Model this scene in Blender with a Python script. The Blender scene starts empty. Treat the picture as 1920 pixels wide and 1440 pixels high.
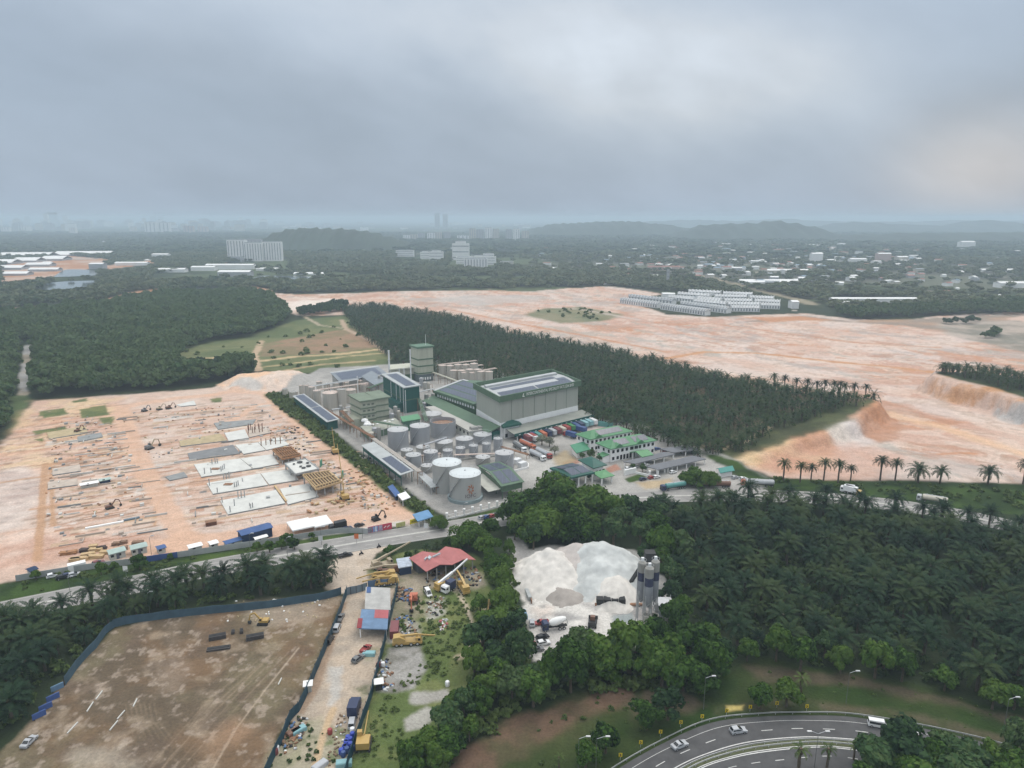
import bpy, math, random
import numpy as np
from mathutils import Vector
random.seed(7); RNG = np.random.default_rng(7)
PI = math.pi; R = math.radians
sc = bpy.context.scene; COL = sc.collection
# ------------------------------------------------------------------ camera
F, HOR, CAMH = 1333.0, 408.0, 120.0
PITCH = math.atan((720 - HOR) / F)
cd = bpy.data.cameras.new('camera'); cam = bpy.data.objects.new('camera', cd); COL.objects.link(cam)
cd.sensor_fit = 'HORIZONTAL'; cd.sensor_width = 36; cd.lens = 36 * F / 1920; cd.clip_start = 1; cd.clip_end = 120000
cam.location = (0, 0, CAMH); cam.rotation_euler = (PI / 2 - PITCH, 0, 0); sc.camera = cam
sc.view_settings.view_transform = 'Standard'; sc.view_settings.look = 'None'; sc.view_settings.exposure = 0.0; sc.view_settings.gamma = 1
sc.view_settings.use_curve_mapping = False
sc.cycles.use_denoising = True
sc.cycles.max_bounces = 5; sc.cycles.diffuse_bounces = 3; sc.cycles.volume_bounces = 1
# ------------------------------------------------------------------ sky
SUN_EL, SUN_ROT = R(58), R(30)
w = bpy.data.worlds.new('World'); sc.world = w; w.use_nodes = True
nt = w.node_tree; nt.nodes.clear(); NL = nt.links.new
def N(t, **k):
    n = nt.nodes.new(t)
    for a, b in k.items(): setattr(n, a, b)
    return n
def M(op, a, b=None, c=None):
    n = N('ShaderNodeMath', operation=op)
    for i, v in enumerate((a, b, c)):
        if v is None: continue
        if isinstance(v, (int, float)): n.inputs[i].default_value = v
        else: NL(v, n.inputs[i])
    return n.outputs[0]
def mixc(f, a, b):
    n = N('ShaderNodeMix', data_type='RGBA')
    for s, v in ((n.inputs[0], f), (n.inputs[6], a), (n.inputs[7], b)):
        if isinstance(v, (int, float)): s.default_value = v
        elif isinstance(v, tuple): s.default_value = (*v, 1)
        else: NL(v, s)
    return n.outputs[2]
wo = N('ShaderNodeOutputWorld'); bg = N('ShaderNodeBackground'); bg.inputs[1].default_value = 0.1
sky = N('ShaderNodeTexSky', sky_type='NISHITA', sun_disc=False, sun_elevation=SUN_EL, sun_rotation=SUN_ROT, air_density=1.5, dust_density=3)
tc = N('ShaderNodeTexCoord'); sp = N('ShaderNodeSeparateXYZ'); NL(tc.outputs['Generated'], sp.inputs[0])
az = M('ARCTAN2', sp.outputs[0], sp.outputs[1]); el = M('ARCSINE', sp.outputs[2])
zc = M('MAXIMUM', sp.outputs[2], 0.0)
def pix_dir(px, py):
    u, v = (px - 960) / F, (720 - py) / F
    c, s = math.cos(PITCH), math.sin(PITCH)
    d = Vector((u, c + v * s, -s + v * c)).normalized()
    return math.atan2(d.x, d.y), math.asin(d.z)
def blob(px, py, wa, we, tilt=0.0):          # a soft patch of cloud at one place of the sky
    a0, e0 = pix_dir(px, py)
    da, de = M('SUBTRACT', az, a0), M('SUBTRACT', el, e0)
    ct, st = math.cos(tilt), math.sin(tilt)
    p = M('ADD', M('MULTIPLY', da, ct), M('MULTIPLY', de, st)); q = M('SUBTRACT', M('MULTIPLY', de, ct), M('MULTIPLY', da, st))
    e = M('ADD', M('POWER', M('ABSOLUTE', M('DIVIDE', p, wa)), 2.0), M('POWER', M('ABSOLUTE', M('DIVIDE', q, we)), 2.0))
    return M('EXPONENT', M('MULTIPLY', e, -1.0))
cp = N('ShaderNodeCombineXYZ'); zz = M('ADD', zc, 0.5)
NL(M('DIVIDE', M('ADD', sp.outputs[0], M('MULTIPLY', sp.outputs[2], .9)), zz), cp.inputs[0]); NL(M('DIVIDE', sp.outputs[1], zz), cp.inputs[1])
def cloud_noise(scale, detail, off):
    m = N('ShaderNodeMapping'); m.inputs[1].default_value = off; NL(cp.outputs[0], m.inputs[0])
    n = N('ShaderNodeTexNoise'); n.inputs['Scale'].default_value = scale; n.inputs['Detail'].default_value = detail
    n.inputs['Roughness'].default_value = .5; NL(m.outputs[0], n.inputs['Vector']); return n.outputs[0]
n1 = cloud_noise(1.6, 4, (3, 1, 0)); n2 = cloud_noise(4.0, 6, (0, 7, 2))
SKYV = M('ADD', M('MULTIPLY', M('SUBTRACT', n1, .5), .17), M('MULTIPLY', M('SUBTRACT', n2, .5), .13))
wob = M('MULTIPLY', M('SUBTRACT', n2, .5), 1.0)
br = M('ADD', blob(1280, 150, .21, .075, -.05), M('MULTIPLY', blob(1120, 120, .05, .05, 0), .45))
br = M('ADD', br, M('MULTIPLY', blob(1840, 310, .075, .055), .75))
br = M('ADD', br, M('MULTIPLY', blob(800, 10, .45, .10, -.1), .75))
br = M('MULTIPLY', br, M('ADD', 1.0, M('MULTIPLY', wob, 1.8)))
dk = M('ADD', blob(500, 150, .3, .045, -.16), M('MULTIPLY', blob(1860, 190, .1, .03, .35), .8))
dk = M('ADD', dk, M('MULTIPLY', blob(650, 330, .3, .05), .35))
val = M('ADD', M('ADD', .488, SKYV), M('SUBTRACT', M('MULTIPLY', br, .17), M('MULTIPLY', dk, .07)))
# an overcast sky is brighter towards the zenith
zen = M('MULTIPLY', M('SMOOTH_MIN', M('MAXIMUM', M('SUBTRACT', zc, .30), 0.0), 0.6, .05), 2.1)
val = M('ADD', val, M('MULTIPLY', M('MINIMUM', M('MAXIMUM', M('SUBTRACT', zc, .12), 0.0), .2), .45))
val = M('MULTIPLY', M('ADD', val, zen), 10.0)
tint = mixc(M('MINIMUM', br, 1.0), (.80, .972, 1.20), (.90, .99, 1.10))
warm = mixc(M('MULTIPLY', blob(1850, 320, .1, .06), .8), tint, (1.0, .97, .98))
warm = mixc(M('MINIMUM', M('MULTIPLY', zen, 1.6), 1.0), warm, (.985, 1.0, 1.0))   # neutral tint added overhead, out of view, to make the light less blue
vm = N('ShaderNodeVectorMath', operation='SCALE'); NL(warm, vm.inputs[0]); NL(val, vm.inputs['Scale'])
NL(mixc(.92, sky.outputs[0], vm.outputs[0]), bg.inputs[0]); NL(bg.outputs[0], wo.inputs[0])
# ------------------------------------------------------------------ sun (veiled by the overcast)
sl = bpy.data.lights.new('sun', 'SUN'); sl.energy = .9; sl.angle = R(18); sl.color = (1, .93, .84)
so = bpy.data.objects.new('sun', sl); COL.objects.link(so)
so.rotation_euler = Vector((-math.sin(SUN_ROT) * math.cos(SUN_EL), -math.cos(SUN_ROT) * math.cos(SUN_EL), -math.sin(SUN_EL))).to_track_quat('-Z', 'Y').to_euler()

# ------------------------------------------------------------------ materials
MATS = {}
def mat(name, rgb, rough=.75, var=.12, scale=.35, spec=.25, metal=0, streak=False, rib=0, grid=None):
    if name in MATS: return MATS[name]
    m = bpy.data.materials.new(name); m.use_nodes = True; t = m.node_tree; b = t.nodes['Principled BSDF']; L = t.links.new
    b.inputs['Roughness'].default_value = rough; b.inputs['Metallic'].default_value = metal
    b.inputs['Specular IOR Level'].default_value = spec
    c = t.nodes.new('ShaderNodeTexCoord'); mp = t.nodes.new('ShaderNodeMapping'); L(c.outputs['Object'], mp.inputs[0])
    if streak: mp.inputs['Scale'].default_value = (2.2, 2.2, .18)
    n = t.nodes.new('ShaderNodeTexNoise'); n.inputs['Scale'].default_value = scale; n.inputs['Detail'].default_value = 6; n.inputs['Roughness'].default_value = .65
    L(mp.outputs[0], n.inputs['Vector'])
    r = t.nodes.new('ShaderNodeMapRange'); r.inputs[1].default_value = .3; r.inputs[2].default_value = .7; r.inputs[3].default_value = 1 - var; r.inputs[4].default_value = 1 + var
    L(n.outputs[0], r.inputs[0])
    s = t.nodes.new('ShaderNodeVectorMath'); s.operation = 'SCALE'; s.inputs[0].default_value = rgb; L(r.outputs[0], s.inputs['Scale'])
    out = s.outputs[0]
    if grid:                                        # panel joints
        br_ = t.nodes.new('ShaderNodeTexBrick'); br_.offset = 0; br_.inputs['Scale'].default_value = 1
        br_.inputs['Brick Width'].default_value = grid[0]; br_.inputs['Row Height'].default_value = grid[1]; br_.inputs['Mortar Size'].default_value = grid[2]
        br_.inputs['Color1'].default_value = (1, 1, 1, 1); br_.inputs['Color2'].default_value = (.86, .86, .9, 1); br_.inputs['Mortar'].default_value = (*grid[3], 1)
        L(c.outputs['Object'], br_.inputs['Vector'])
        mx = t.nodes.new('ShaderNodeMix'); mx.data_type = 'RGBA'; mx.blend_type = 'MULTIPLY'; mx.inputs[0].default_value = 1
        L(out, mx.inputs[6]); L(br_.outputs[0], mx.inputs[7]); out = mx.outputs[2]
    L(out, b.inputs['Base Color'])
    if rib:
        wv = t.nodes.new('ShaderNodeTexWave'); wv.inputs['Scale'].default_value = rib; L(c.outputs['Object'], wv.inputs['Vector'])
        bp = t.nodes.new('ShaderNodeBump'); bp.inputs['Strength'].default_value = .5; bp.inputs['Distance'].default_value = .1
        L(wv.outputs['Fac'], bp.inputs['Height']); L(bp.outputs[0], b.inputs['Normal'])
    MATS[name] = m; return m
def leafmat(name, c0, c1, nscale=.12, c2=None):
    if name in MATS: return MATS[name]
    m = bpy.data.materials.new(name); m.use_nodes = True; t = m.node_tree; b = t.nodes['Principled BSDF']; L = t.links.new
    b.inputs['Roughness'].default_value = .65; b.inputs['Specular IOR Level'].default_value = .12
    g = t.nodes.new('ShaderNodeNewGeometry'); n = t.nodes.new('ShaderNodeTexNoise'); n.inputs['Scale'].default_value = nscale; n.inputs['Detail'].default_value = 2
    L(g.outputs['Position'], n.inputs['Vector'])
    oi = t.nodes.new('ShaderNodeObjectInfo')
    a = t.nodes.new('ShaderNodeMath'); a.operation = 'ADD'; L(n.outputs[0], a.inputs[0])
    a2 = t.nodes.new('ShaderNodeMath'); a2.operation = 'MULTIPLY_ADD'; L(g.outputs['Random Per Island'], a2.inputs[0]); a2.inputs[1].default_value = .5; a2.inputs[2].default_value = -.27
    L(a2.outputs[0], a.inputs[1])
    a3 = t.nodes.new('ShaderNodeMath'); a3.operation = 'MULTIPLY_ADD'; L(oi.outputs['Random'], a3.inputs[0]); a3.inputs[1].default_value = .62; L(a.outputs[0], a3.inputs[2])
    rp = t.nodes.new('ShaderNodeValToRGB'); rp.color_ramp.elements[0].position = .3; rp.color_ramp.elements[0].color = (*c0, 1)
    rp.color_ramp.elements[1].position = .95; rp.color_ramp.elements[1].color = (*c1, 1)
    if c2: e = rp.color_ramp.elements.new(1.0); e.color = (*c2, 1); rp.color_ramp.elements[1].position = .8
    L(a3.outputs[0], rp.inputs[0]); L(rp.outputs[0], b.inputs['Base Color'])
    tr = t.nodes.new('ShaderNodeBsdfTranslucent'); L(rp.outputs[0], tr.inputs[0])
    ms = t.nodes.new('ShaderNodeMixShader'); ms.inputs[0].default_value = .25; L(b.outputs[0], ms.inputs[1]); L(tr.outputs[0], ms.inputs[2])
    L(ms.outputs[0], t.nodes['Material Output'].inputs[0])
    MATS[name] = m; return m

# ------------------------------------------------------------------ pixel of the photograph -> place in the world
def P(px, py, z=0.0):
    u, v = (px - 960) / F, (720 - py) / F
    c, s = math.cos(PITCH), math.sin(PITCH)
    t = (z - CAMH) / (-s + v * c)
    return Vector((u * t, (c + v * s) * t, z))
def PP(l, z=0.0): return np.array([[*P(a[0], a[1], z)[:2]] for a in l])
def ppm(px, py, z=0.0):                             # photo pixels per metre there
    p = P(px, py, z); return F / (p.y * math.cos(PITCH) + (CAMH - z) * math.sin(PITCH))
# ------------------------------------------------------------------ numpy fields
def _h(ix, iy, s):
    n = (ix.astype(np.int64) * 374761393 + iy.astype(np.int64) * 668265263 + s * 974711) & 0xffffffff
    n = ((n ^ (n >> 13)) * 1274126177) & 0xffffffff
    return ((n ^ (n >> 16)) & 0xffffff) / float(0xffffff)
def vnoise(x, y, s=0):
    ix, iy = np.floor(x), np.floor(y); fx, fy = x - ix, y - iy
    fx = fx * fx * (3 - 2 * fx); fy = fy * fy * (3 - 2 * fy)
    a = _h(ix, iy, s) * (1 - fx) + _h(ix + 1, iy, s) * fx; b = _h(ix, iy + 1, s) * (1 - fx) + _h(ix + 1, iy + 1, s) * fx
    return a * (1 - fy) + b * fy
def fbm(x, y, s=0, o=4):
    r = 0; a = .5; t = 0
    for i in range(o): r = r + a * vnoise(x, y, s + i); t += a; x = x * 2.03 + 7.1; y = y * 2.03 + 3.7; a *= .55
    return r / t
def seg_d(X, Y, a, b):
    dx, dy = b[0] - a[0], b[1] - a[1]; l2 = dx * dx + dy * dy + 1e-9
    t = np.clip(((X - a[0]) * dx + (Y - a[1]) * dy) / l2, 0, 1)
    return np.hypot(X - a[0] - t * dx, Y - a[1] - t * dy)
def sdist(X, Y, poly):                              # signed distance, positive inside
    d = np.full(X.shape, 1e9); ins = np.zeros(X.shape, bool); n = len(poly)
    for i in range(n):
        a, b = poly[i], poly[(i + 1) % n]
        d = np.minimum(d, seg_d(X, Y, a, b))
        c = (a[1] > Y) != (b[1] > Y)
        ins ^= c & (X < (b[0] - a[0]) * (Y - a[1]) / (b[1] - a[1] + 1e-12) + a[0])
    return np.where(ins, d, -d)
def sstep(a, b, x): t = np.clip((x - a) / (b - a), 0, 1); return t * t * (3 - 2 * t)
# ------------------------------------------------------------------ terrain height
WEDGE = [(640, 572), (700, 566), (780, 578), (860, 590), (950, 615), (1130, 645), (1330, 690), (1480, 728), (1590, 745), (1631, 745), (1646, 758), (1590, 788), (1567, 794), (1462, 820), (1357, 844), (1300, 842), (1235, 815), (1170, 800), (1100, 770), (1040, 745), (960, 715), (860, 700), (790, 690), (740, 670), (700, 640), (660, 605)]
_W = PP(WEDGE, 6.0)
_tip = PP([(1646, 758), (1590, 788), (1462, 820), (1357, 844), (1330, 800), (1330, 700), (1480, 728), (1590, 745), (1631, 745)], 9.0)
_hill = PP([(1751, 707), (1800, 721), (1860, 734), (1920, 754), (2050, 790), (2150, 760), (1920, 712), (1850, 700), (1760, 696)], 11.0)
_mnd = PP([(405, 722), (440, 712), (500, 706), (560, 702), (592, 708), (570, 722), (500, 730), (430, 733)], 0.0)
def H(X, Y):
    X = np.asarray(X, float); Y = np.asarray(Y, float); z = np.zeros(X.shape)
    m = (X > 60) & (X < 420) & (Y > 280) & (Y < 650)
    if m.any():
        x, y = X[m], Y[m]; nz = (fbm(x * .12, y * .12, 5) - .5) * 6 + (fbm(x * .45, y * .45, 6) - .5) * 4.5
        a = sstep(-9, 1, sdist(x, y, _tip) + nz) * np.clip((x - 95) / 130, 0, 1) * 9.5
        b = sstep(-10, 1, sdist(x, y, _hill) + nz * 1.3) * 11.5
        z[m] = np.maximum(a, b)
    m = (X > -260) & (X < -120) & (Y > 440) & (Y < 640)
    if m.any():
        x, y = X[m], Y[m]; z[m] = np.maximum(z[m], sstep(-4, 14, sdist(x, y, _mnd) + (fbm(x * .1, y * .1, 9) - .5) * 10) * 6.5)
    return z
def Hs(x, y): return float(H(np.array([x]), np.array([y]))[0])
def G(px, py):                                      # ground point under a pixel, terrain included
    z = 0.0
    for _ in range(5):
        p = P(px, py, z); z = Hs(p.x, p.y)
    return Vector((p.x, p.y, z))

# ------------------------------------------------------------------ objects
def tag(o, label=None, cat=None, group=None, kind=None):
    if label: o['label'] = label
    if cat: o['category'] = cat
    if group: o['group'] = group
    if kind: o['kind'] = kind
    return o
def thing(name, label, cat, loc=(0, 0, 0), rz=0.0, group=None):
    o = bpy.data.objects.new(name, None); COL.objects.link(o); o.empty_display_size = .5
    o.location = loc; o.rotation_euler = (0, 0, rz); return tag(o, label, cat, group)
def link(name, me, parent=None, loc=None):
    o = bpy.data.objects.new(name, me); COL.objects.link(o)
    if parent is not None: o.parent = parent
    if loc is not None: o.location = loc
    return o
def npmesh(name, V, Q, mats, mi=None, smooth=False, col=None):
    me = bpy.data.meshes.new(name); V = np.asarray(V, np.float32); Q = np.asarray(Q, np.int32); k = Q.shape[1]
    me.vertices.add(len(V)); me.vertices.foreach_set('co', V.ravel())
    me.loops.add(Q.size); me.loops.foreach_set('vertex_index', Q.ravel())
    me.polygons.add(len(Q)); me.polygons.foreach_set('loop_start', np.arange(0, Q.size, k, dtype=np.int32))
    for m in mats: me.materials.append(m)
    if mi is not None: me.polygons.foreach_set('material_index', np.asarray(mi, np.int32))
    me.update(calc_edges=True)
    me.polygons.foreach_set('use_smooth', np.full(len(Q), smooth))
    if col is not None:
        a = me.color_attributes.new('Col', 'FLOAT_COLOR', 'POINT'); c = np.ones((len(V), 4), np.float32); c[:, :3] = col
        a.data.foreach_set('color', c.ravel())
    return me
class Fr:                                           # a building's own axes: origin corner, u along the front, v along the side
    def __init__(s, o, pu, pv, z=0.0):
        s.o = Vector((o[0], o[1], z)); du = Vector((pu[0] - o[0], pu[1] - o[1])); dv = Vector((pv[0] - o[0], pv[1] - o[1]))
        s.L, s.W = du.length, dv.length; s.u, s.v = du.normalized(), dv.normalized()
    def __call__(s, a, b, c): return (s.u.x * a + s.v.x * b, s.u.y * a + s.v.y * b, c)
    def world(s, a, b, c=0): q = s(a, b, c); return (s.o.x + q[0], s.o.y + q[1], s.o.z + c)
def frpx(p0, pu, pv, z=0.0): return Fr(P(*p0, z), P(*pu, z), P(*pv, z))
class MB:
    def __init__(s, T=None): s.v = []; s.f = []; s.T = T or (lambda a, b, c: (a, b, c)); s.mi = []; s.cur = 0
    def add(s, vs, fs):
        n = len(s.v); s.v += [s.T(*p) for p in vs]
        for f in fs: s.f.append([n + i for i in f]); s.mi.append(s.cur)
        return s
    def box(s, a0, a1, b0, b1, c0, c1, t=0.0):      # t pulls the top in
        return s.add([(a0, b0, c0), (a1, b0, c0), (a1, b1, c0), (a0, b1, c0), (a0 + t, b0 + t, c1), (a1 - t, b0 + t, c1), (a1 - t, b1 - t, c1), (a0 + t, b1 - t, c1)],
                     [(0, 3, 2, 1), (4, 5, 6, 7), (0, 1, 5, 4), (1, 2, 6, 5), (2, 3, 7, 6), (3, 0, 4, 7)])
    def prism(s, pts, c0, c1):
        n = len(pts)
        return s.add([(p[0], p[1], c0) for p in pts] + [(p[0], p[1], c1) for p in pts], [tuple(range(n))[::-1], tuple(range(n, 2 * n))] + [(i, (i + 1) % n, n + (i + 1) % n, n + i) for i in range(n)])
    def side(s, pts, b0, b1):                       # outline in the a-c plane, thickness along b
        n = len(pts)
        return s.add([(p[0], b0, p[1]) for p in pts] + [(p[0], b1, p[1]) for p in pts], [tuple(range(n)), tuple(range(n, 2 * n))[::-1]] + [((i + 1) % n, i, n + i, n + (i + 1) % n) for i in range(n)])
    def front(s, pts, a0, a1):                      # outline in the b-c plane, thickness along a
        n = len(pts)
        return s.add([(a0, p[0], p[1]) for p in pts] + [(a1, p[0], p[1]) for p in pts], [tuple(range(n))[::-1], tuple(range(n, 2 * n))] + [(i, (i + 1) % n, n + (i + 1) % n, n + i) for i in range(n)])
    def lathe(s, prof, cx=0, cy=0, n=28):           # (radius, height) rings about the vertical
        vs = [(cx + r * math.cos(2 * PI * i / n), cy + r * math.sin(2 * PI * i / n), z) for r, z in prof for i in range(n)]
        fs = [(k * n + i, k * n + (i + 1) % n, (k + 1) * n + (i + 1) % n, (k + 1) * n + i) for k in range(len(prof) - 1) for i in range(n)]
        fs += [tuple(range(n))[::-1], tuple(range((len(prof) - 1) * n, len(prof) * n))]
        return s.add(vs, fs)
    def tube(s, pts, r, n=8, r1=None):
        pts = [Vector(p) for p in pts]; vs = []; m = len(pts)
        for k, p in enumerate(pts):
            d = (pts[min(k + 1, m - 1)] - pts[max(k - 1, 0)]).normalized(); a = d.orthogonal().normalized() if abs(d.z) > .95 else d.cross(Vector((0, 0, 1))).normalized(); b = d.cross(a)
            rr = r if r1 is None else r + (r1 - r) * k / (m - 1)
            vs += [tuple(p + a * rr * math.cos(2 * PI * i / n) + b * rr * math.sin(2 * PI * i / n)) for i in range(n)]
        fs = [(k * n + i, k * n + (i + 1) % n, (k + 1) * n + (i + 1) % n, (k + 1) * n + i) for k in range(m - 1) for i in range(n)] + [tuple(range(n))[::-1], tuple(range((m - 1) * n, m * n))]
        return s.add(vs, fs)
    def bar(s, p, q, w_, h_=None):
        h_ = h_ or w_; p, q = Vector(p), Vector(q); d = (q - p).normalized(); a = Vector((1, 0, 0)) if abs(d.z) > .95 else d.cross(Vector((0, 0, 1))).normalized(); b = a.cross(d)
        vs = [tuple(o + a * x * w_ / 2 + b * y * h_ / 2) for o in (p, q) for x, y in ((-1, -1), (1, -1), (1, 1), (-1, 1))]
        return s.add(vs, [(3, 2, 1, 0), (4, 5, 6, 7), (0, 1, 5, 4), (1, 2, 6, 5), (2, 3, 7, 6), (3, 0, 4, 7)])
    def gable(s, a0, a1, b0, b1, z0, zr, ov=.6, th=.25):   # ridge along a
        bm = (b0 + b1) / 2; A0, A1, B0, B1 = a0 - ov, a1 + ov, b0 - ov, b1 + ov; zo = z0 - (zr - z0) * ov / (bm - b0)
        return s.add([(A0, B0, zo), (A1, B0, zo), (A1, bm, zr), (A0, bm, zr), (A0, B1, zo), (A1, B1, zo), (A0, B0, zo - th), (A1, B0, zo - th), (A1, bm, zr - th), (A0, bm, zr - th), (A0, B1, zo - th), (A1, B1, zo - th)],
                     [(0, 1, 2, 3), (3, 2, 5, 4), (0, 6, 7, 1), (4, 5, 11, 10), (0, 3, 9, 6), (3, 4, 10, 9), (1, 7, 8, 2), (2, 8, 11, 5), (7, 6, 9, 8), (8, 9, 10, 11)])
    def hip(s, a0, a1, b0, b1, z0, zr, ov=.8, th=.3, inset=None):
        A0, A1, B0, B1 = a0 - ov, a1 + ov, b0 - ov, b1 + ov; bm = (b0 + b1) / 2; i = (B1 - B0) / 2 if inset is None else inset
        i = min(i, (A1 - A0) / 2 - .05)
        return s.add([(A0, B0, z0), (A1, B0, z0), (A1, B1, z0), (A0, B1, z0), (A0 + i, bm, zr), (A1 - i, bm, zr), (A0, B0, z0 - th), (A1, B0, z0 - th), (A1, B1, z0 - th), (A0, B1, z0 - th)],
                     [(0, 1, 5, 4), (1, 2, 5), (2, 3, 4, 5), (3, 0, 4), (0, 6, 7, 1), (1, 7, 8, 2), (2, 8, 9, 3), (3, 9, 6, 0), (6, 9, 8, 7)])
    def slab(s, q, th):                             # a sheet through four given corners, th thick
        return s.add([tuple(p) for p in q] + [(p[0], p[1], p[2] - th) for p in q], [(0, 1, 2, 3), (7, 6, 5, 4)] + [(i, 4 + i, 4 + (i + 1) % 4, (i + 1) % 4) for i in range(4)])
    def mesh(s, name, m, smooth=False):
        me = bpy.data.meshes.new(name); me.from_pydata(s.v, [], s.f)
        for x in (m if isinstance(m, (list, tuple)) else [m]): me.materials.append(x)
        if any(s.mi): me.polygons.foreach_set('material_index', s.mi)
        import bmesh
        bm = bmesh.new(); bm.from_mesh(me); bmesh.ops.recalc_face_normals(bm, faces=bm.faces); bm.to_mesh(me); bm.free()
        if smooth:
            for p in me.polygons: p.use_smooth = len(p.vertices) == 4
            me.set_sharp_from_angle(angle=R(40))
        return me
    def obj(s, name, m, parent=None, label=None, smooth=False, loc=None):
        o = link(name, s.mesh(name, m, smooth), parent, loc)
        if label: o['label'] = label
        return o
def copy_tree(o, label=None, loc=None, rz=None, group=None, scale=None):
    c = o.copy(); COL.objects.link(c)
    if label: c['label'] = label
    if group: c['group'] = group
    if loc is not None: c.location = loc
    if rz is not None: c.rotation_euler = (0, 0, rz)
    if scale: c.scale = (scale,) * 3
    for ch in list(o.children):
        d = ch.copy(); COL.objects.link(d); d.parent = c
        for g in list(ch.children): e = g.copy(); COL.objects.link(e); e.parent = d
    return c
# ================================================================== GROUND
ang = np.concatenate([np.arange(-180, -46, 6.), np.arange(-43, 43.001, .08), np.arange(48, 180, 6.)])
dep = np.concatenate([[89, 80, 70, 60, 52, 47], np.arange(44, 1.5, -.07), np.arange(1.5, .15, -.045)])
rad = CAMH / np.tan(np.radians(dep)); A_ = np.radians(ang)
gx = np.outer(rad, np.sin(A_)).ravel(); gy = np.outer(rad, np.cos(A_)).ravel(); gz = H(gx, gy)
NA, NR = len(ang), len(rad)
DARK = np.array((.030, .042, .020))
n_a = fbm(gx * .01, gy * .01, 1); n_b = fbm(gx * .08, gy * .08, 2)
gc = DARK[None] * (.65 + .7 * n_b[:, None]) * (np.array((1, 1, 1))[None] + (n_a[:, None] - .5) * np.array((.7, .35, .3))[None])
_f = (gy > 1050) & (gy < 9000); _k = sstep(.50, .62, fbm(gx * .0035, gy * .0035, 88))[:, None] * _f[:, None]; gc = gc * (1 - _k * .8) + np.array((.085, .11, .05))[None] * _k * .8
zone = np.zeros(len(gx), np.int32); ZN = ['ground']
def paint(px, c, soft=1.5, namp=2.0, nsc=.12, alpha=1.0, c2=None, tsc=.1, zn=None, z=0, sel=None, world=False):
    poly = np.array(px) if world else PP(px, z)
    m = 3 + soft + namp
    idx = np.nonzero((gx > poly[:, 0].min() - m) & (gx < poly[:, 0].max() + m) & (gy > poly[:, 1].min() - m) & (gy < poly[:, 1].max() + m))[0]
    if not len(idx): return
    x, y = gx[idx], gy[idx]
    d = sdist(x, y, poly) + (fbm(x * nsc, y * nsc, 11) - .5) * 2 * namp
    a = sstep(-soft, soft, d) * alpha
    if sel is not None: a = a * sel(x, y)
    col = np.array(c)[None]
    if c2 is not None:
        f = sstep(.35, .65, fbm(x * tsc, y * tsc, 21))[:, None]; col = col * (1 - f) + np.array(c2)[None] * f
    gc[idx] = gc[idx] * (1 - a[:, None]) + col * a[:, None]
    if zn:
        if zn not in ZN: ZN.append(zn)
        zone[idx[a > .5]] = ZN.index(zn)
def line(px, wd, c, soft=.8, namp=.6, alpha=1.0, z=0, world=False):
    pl = np.array(px) if world else PP(px, z); m = wd + soft + 3
    idx = np.nonzero((gx > pl[:, 0].min() - m) & (gx < pl[:, 0].max() + m) & (gy > pl[:, 1].min() - m) & (gy < pl[:, 1].max() + m))[0]
    if not len(idx): return
    x, y = gx[idx], gy[idx]; d = np.full(x.shape, 1e9)
    for i in range(len(pl) - 1): d = np.minimum(d, seg_d(x, y, pl[i], pl[i + 1]))
    d = wd / 2 - d + (fbm(x * .15, y * .15, 31) - .5) * 2 * namp
    a = (sstep(-soft, soft, d) * alpha)[:, None]
    gc[idx] = gc[idx] * (1 - a) + np.array(c)[None] * a
PINK, PALE, ORNG, WHIT, GREY = (.50, .315, .24), (.55, .395, .32), (.47, .225, .115), (.57, .475, .425), (.38, .33, .30)
REDB, YELL, BEIG, BRWN = (.42, .23, .15), (.60, .43, .23), (.45, .365, .285), (.175, .115, .070)
GRSS, GRS2, GRSD = (.046, .080, .020), (.085, .125, .030), (.026, .046, .015)
# --- far country: patches of clearing, fields
for q in ([(0, 498), (120, 478), (200, 486), (190, 500), (90, 520), (0, 530)], [(180, 500), (280, 488), (300, 492), (205, 505)], [(330, 490), (425, 487), (425, 494), (335, 497)],
          [(180, 566), (240, 548), (298, 541), (303, 546), (270, 560)], [(0, 578), (80, 574), (80, 580), (0, 584)], [(10, 540), (30, 527), (80, 526), (70, 536)], [(472, 536), (516, 545), (500, 550), (470, 540)]):
    paint(q, PALE, 4, 6, .03, .85, ORNG, .02, 'bare_earth')
paint([(1000, 495), (1300, 480), (1900, 500), (1920, 545), (1500, 530), (1300, 520), (1050, 510)], (.16, .15, .13), 30, 60, .012, .45)
line([(1290, 513), (1330, 520), (1420, 543), (1500, 562), (1520, 570)], 22, (.33, .28, .2), 6, 5, .8)
for i in range(46):                                                  # plots and lanes in the far towns
    px, py = random.uniform(900, 1920), random.uniform(452, 560)
    if 1040 < px < 1540 and py > 532: continue
    l = random.uniform(8, 34); paint([(px, py), (px + l, py - .6), (px + l * .9, py + 1.6), (px - 3, py + 2)], random.choice([(.3, .29, .27), (.36, .3, .24), (.12, .16, .07)]), 4, 8, .03, .6)
for i in range(30):
    px, py = random.uniform(-20, 820), random.uniform(450, 520); l = random.uniform(10, 50)
    paint([(px, py), (px + l, py - .6), (px + l * .9, py + 1.4), (px - 3, py + 2)], random.choice([(.3, .29, .27), (.10, .15, .07), (.14, .16, .1)]), 5, 9, .03, .55)
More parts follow.
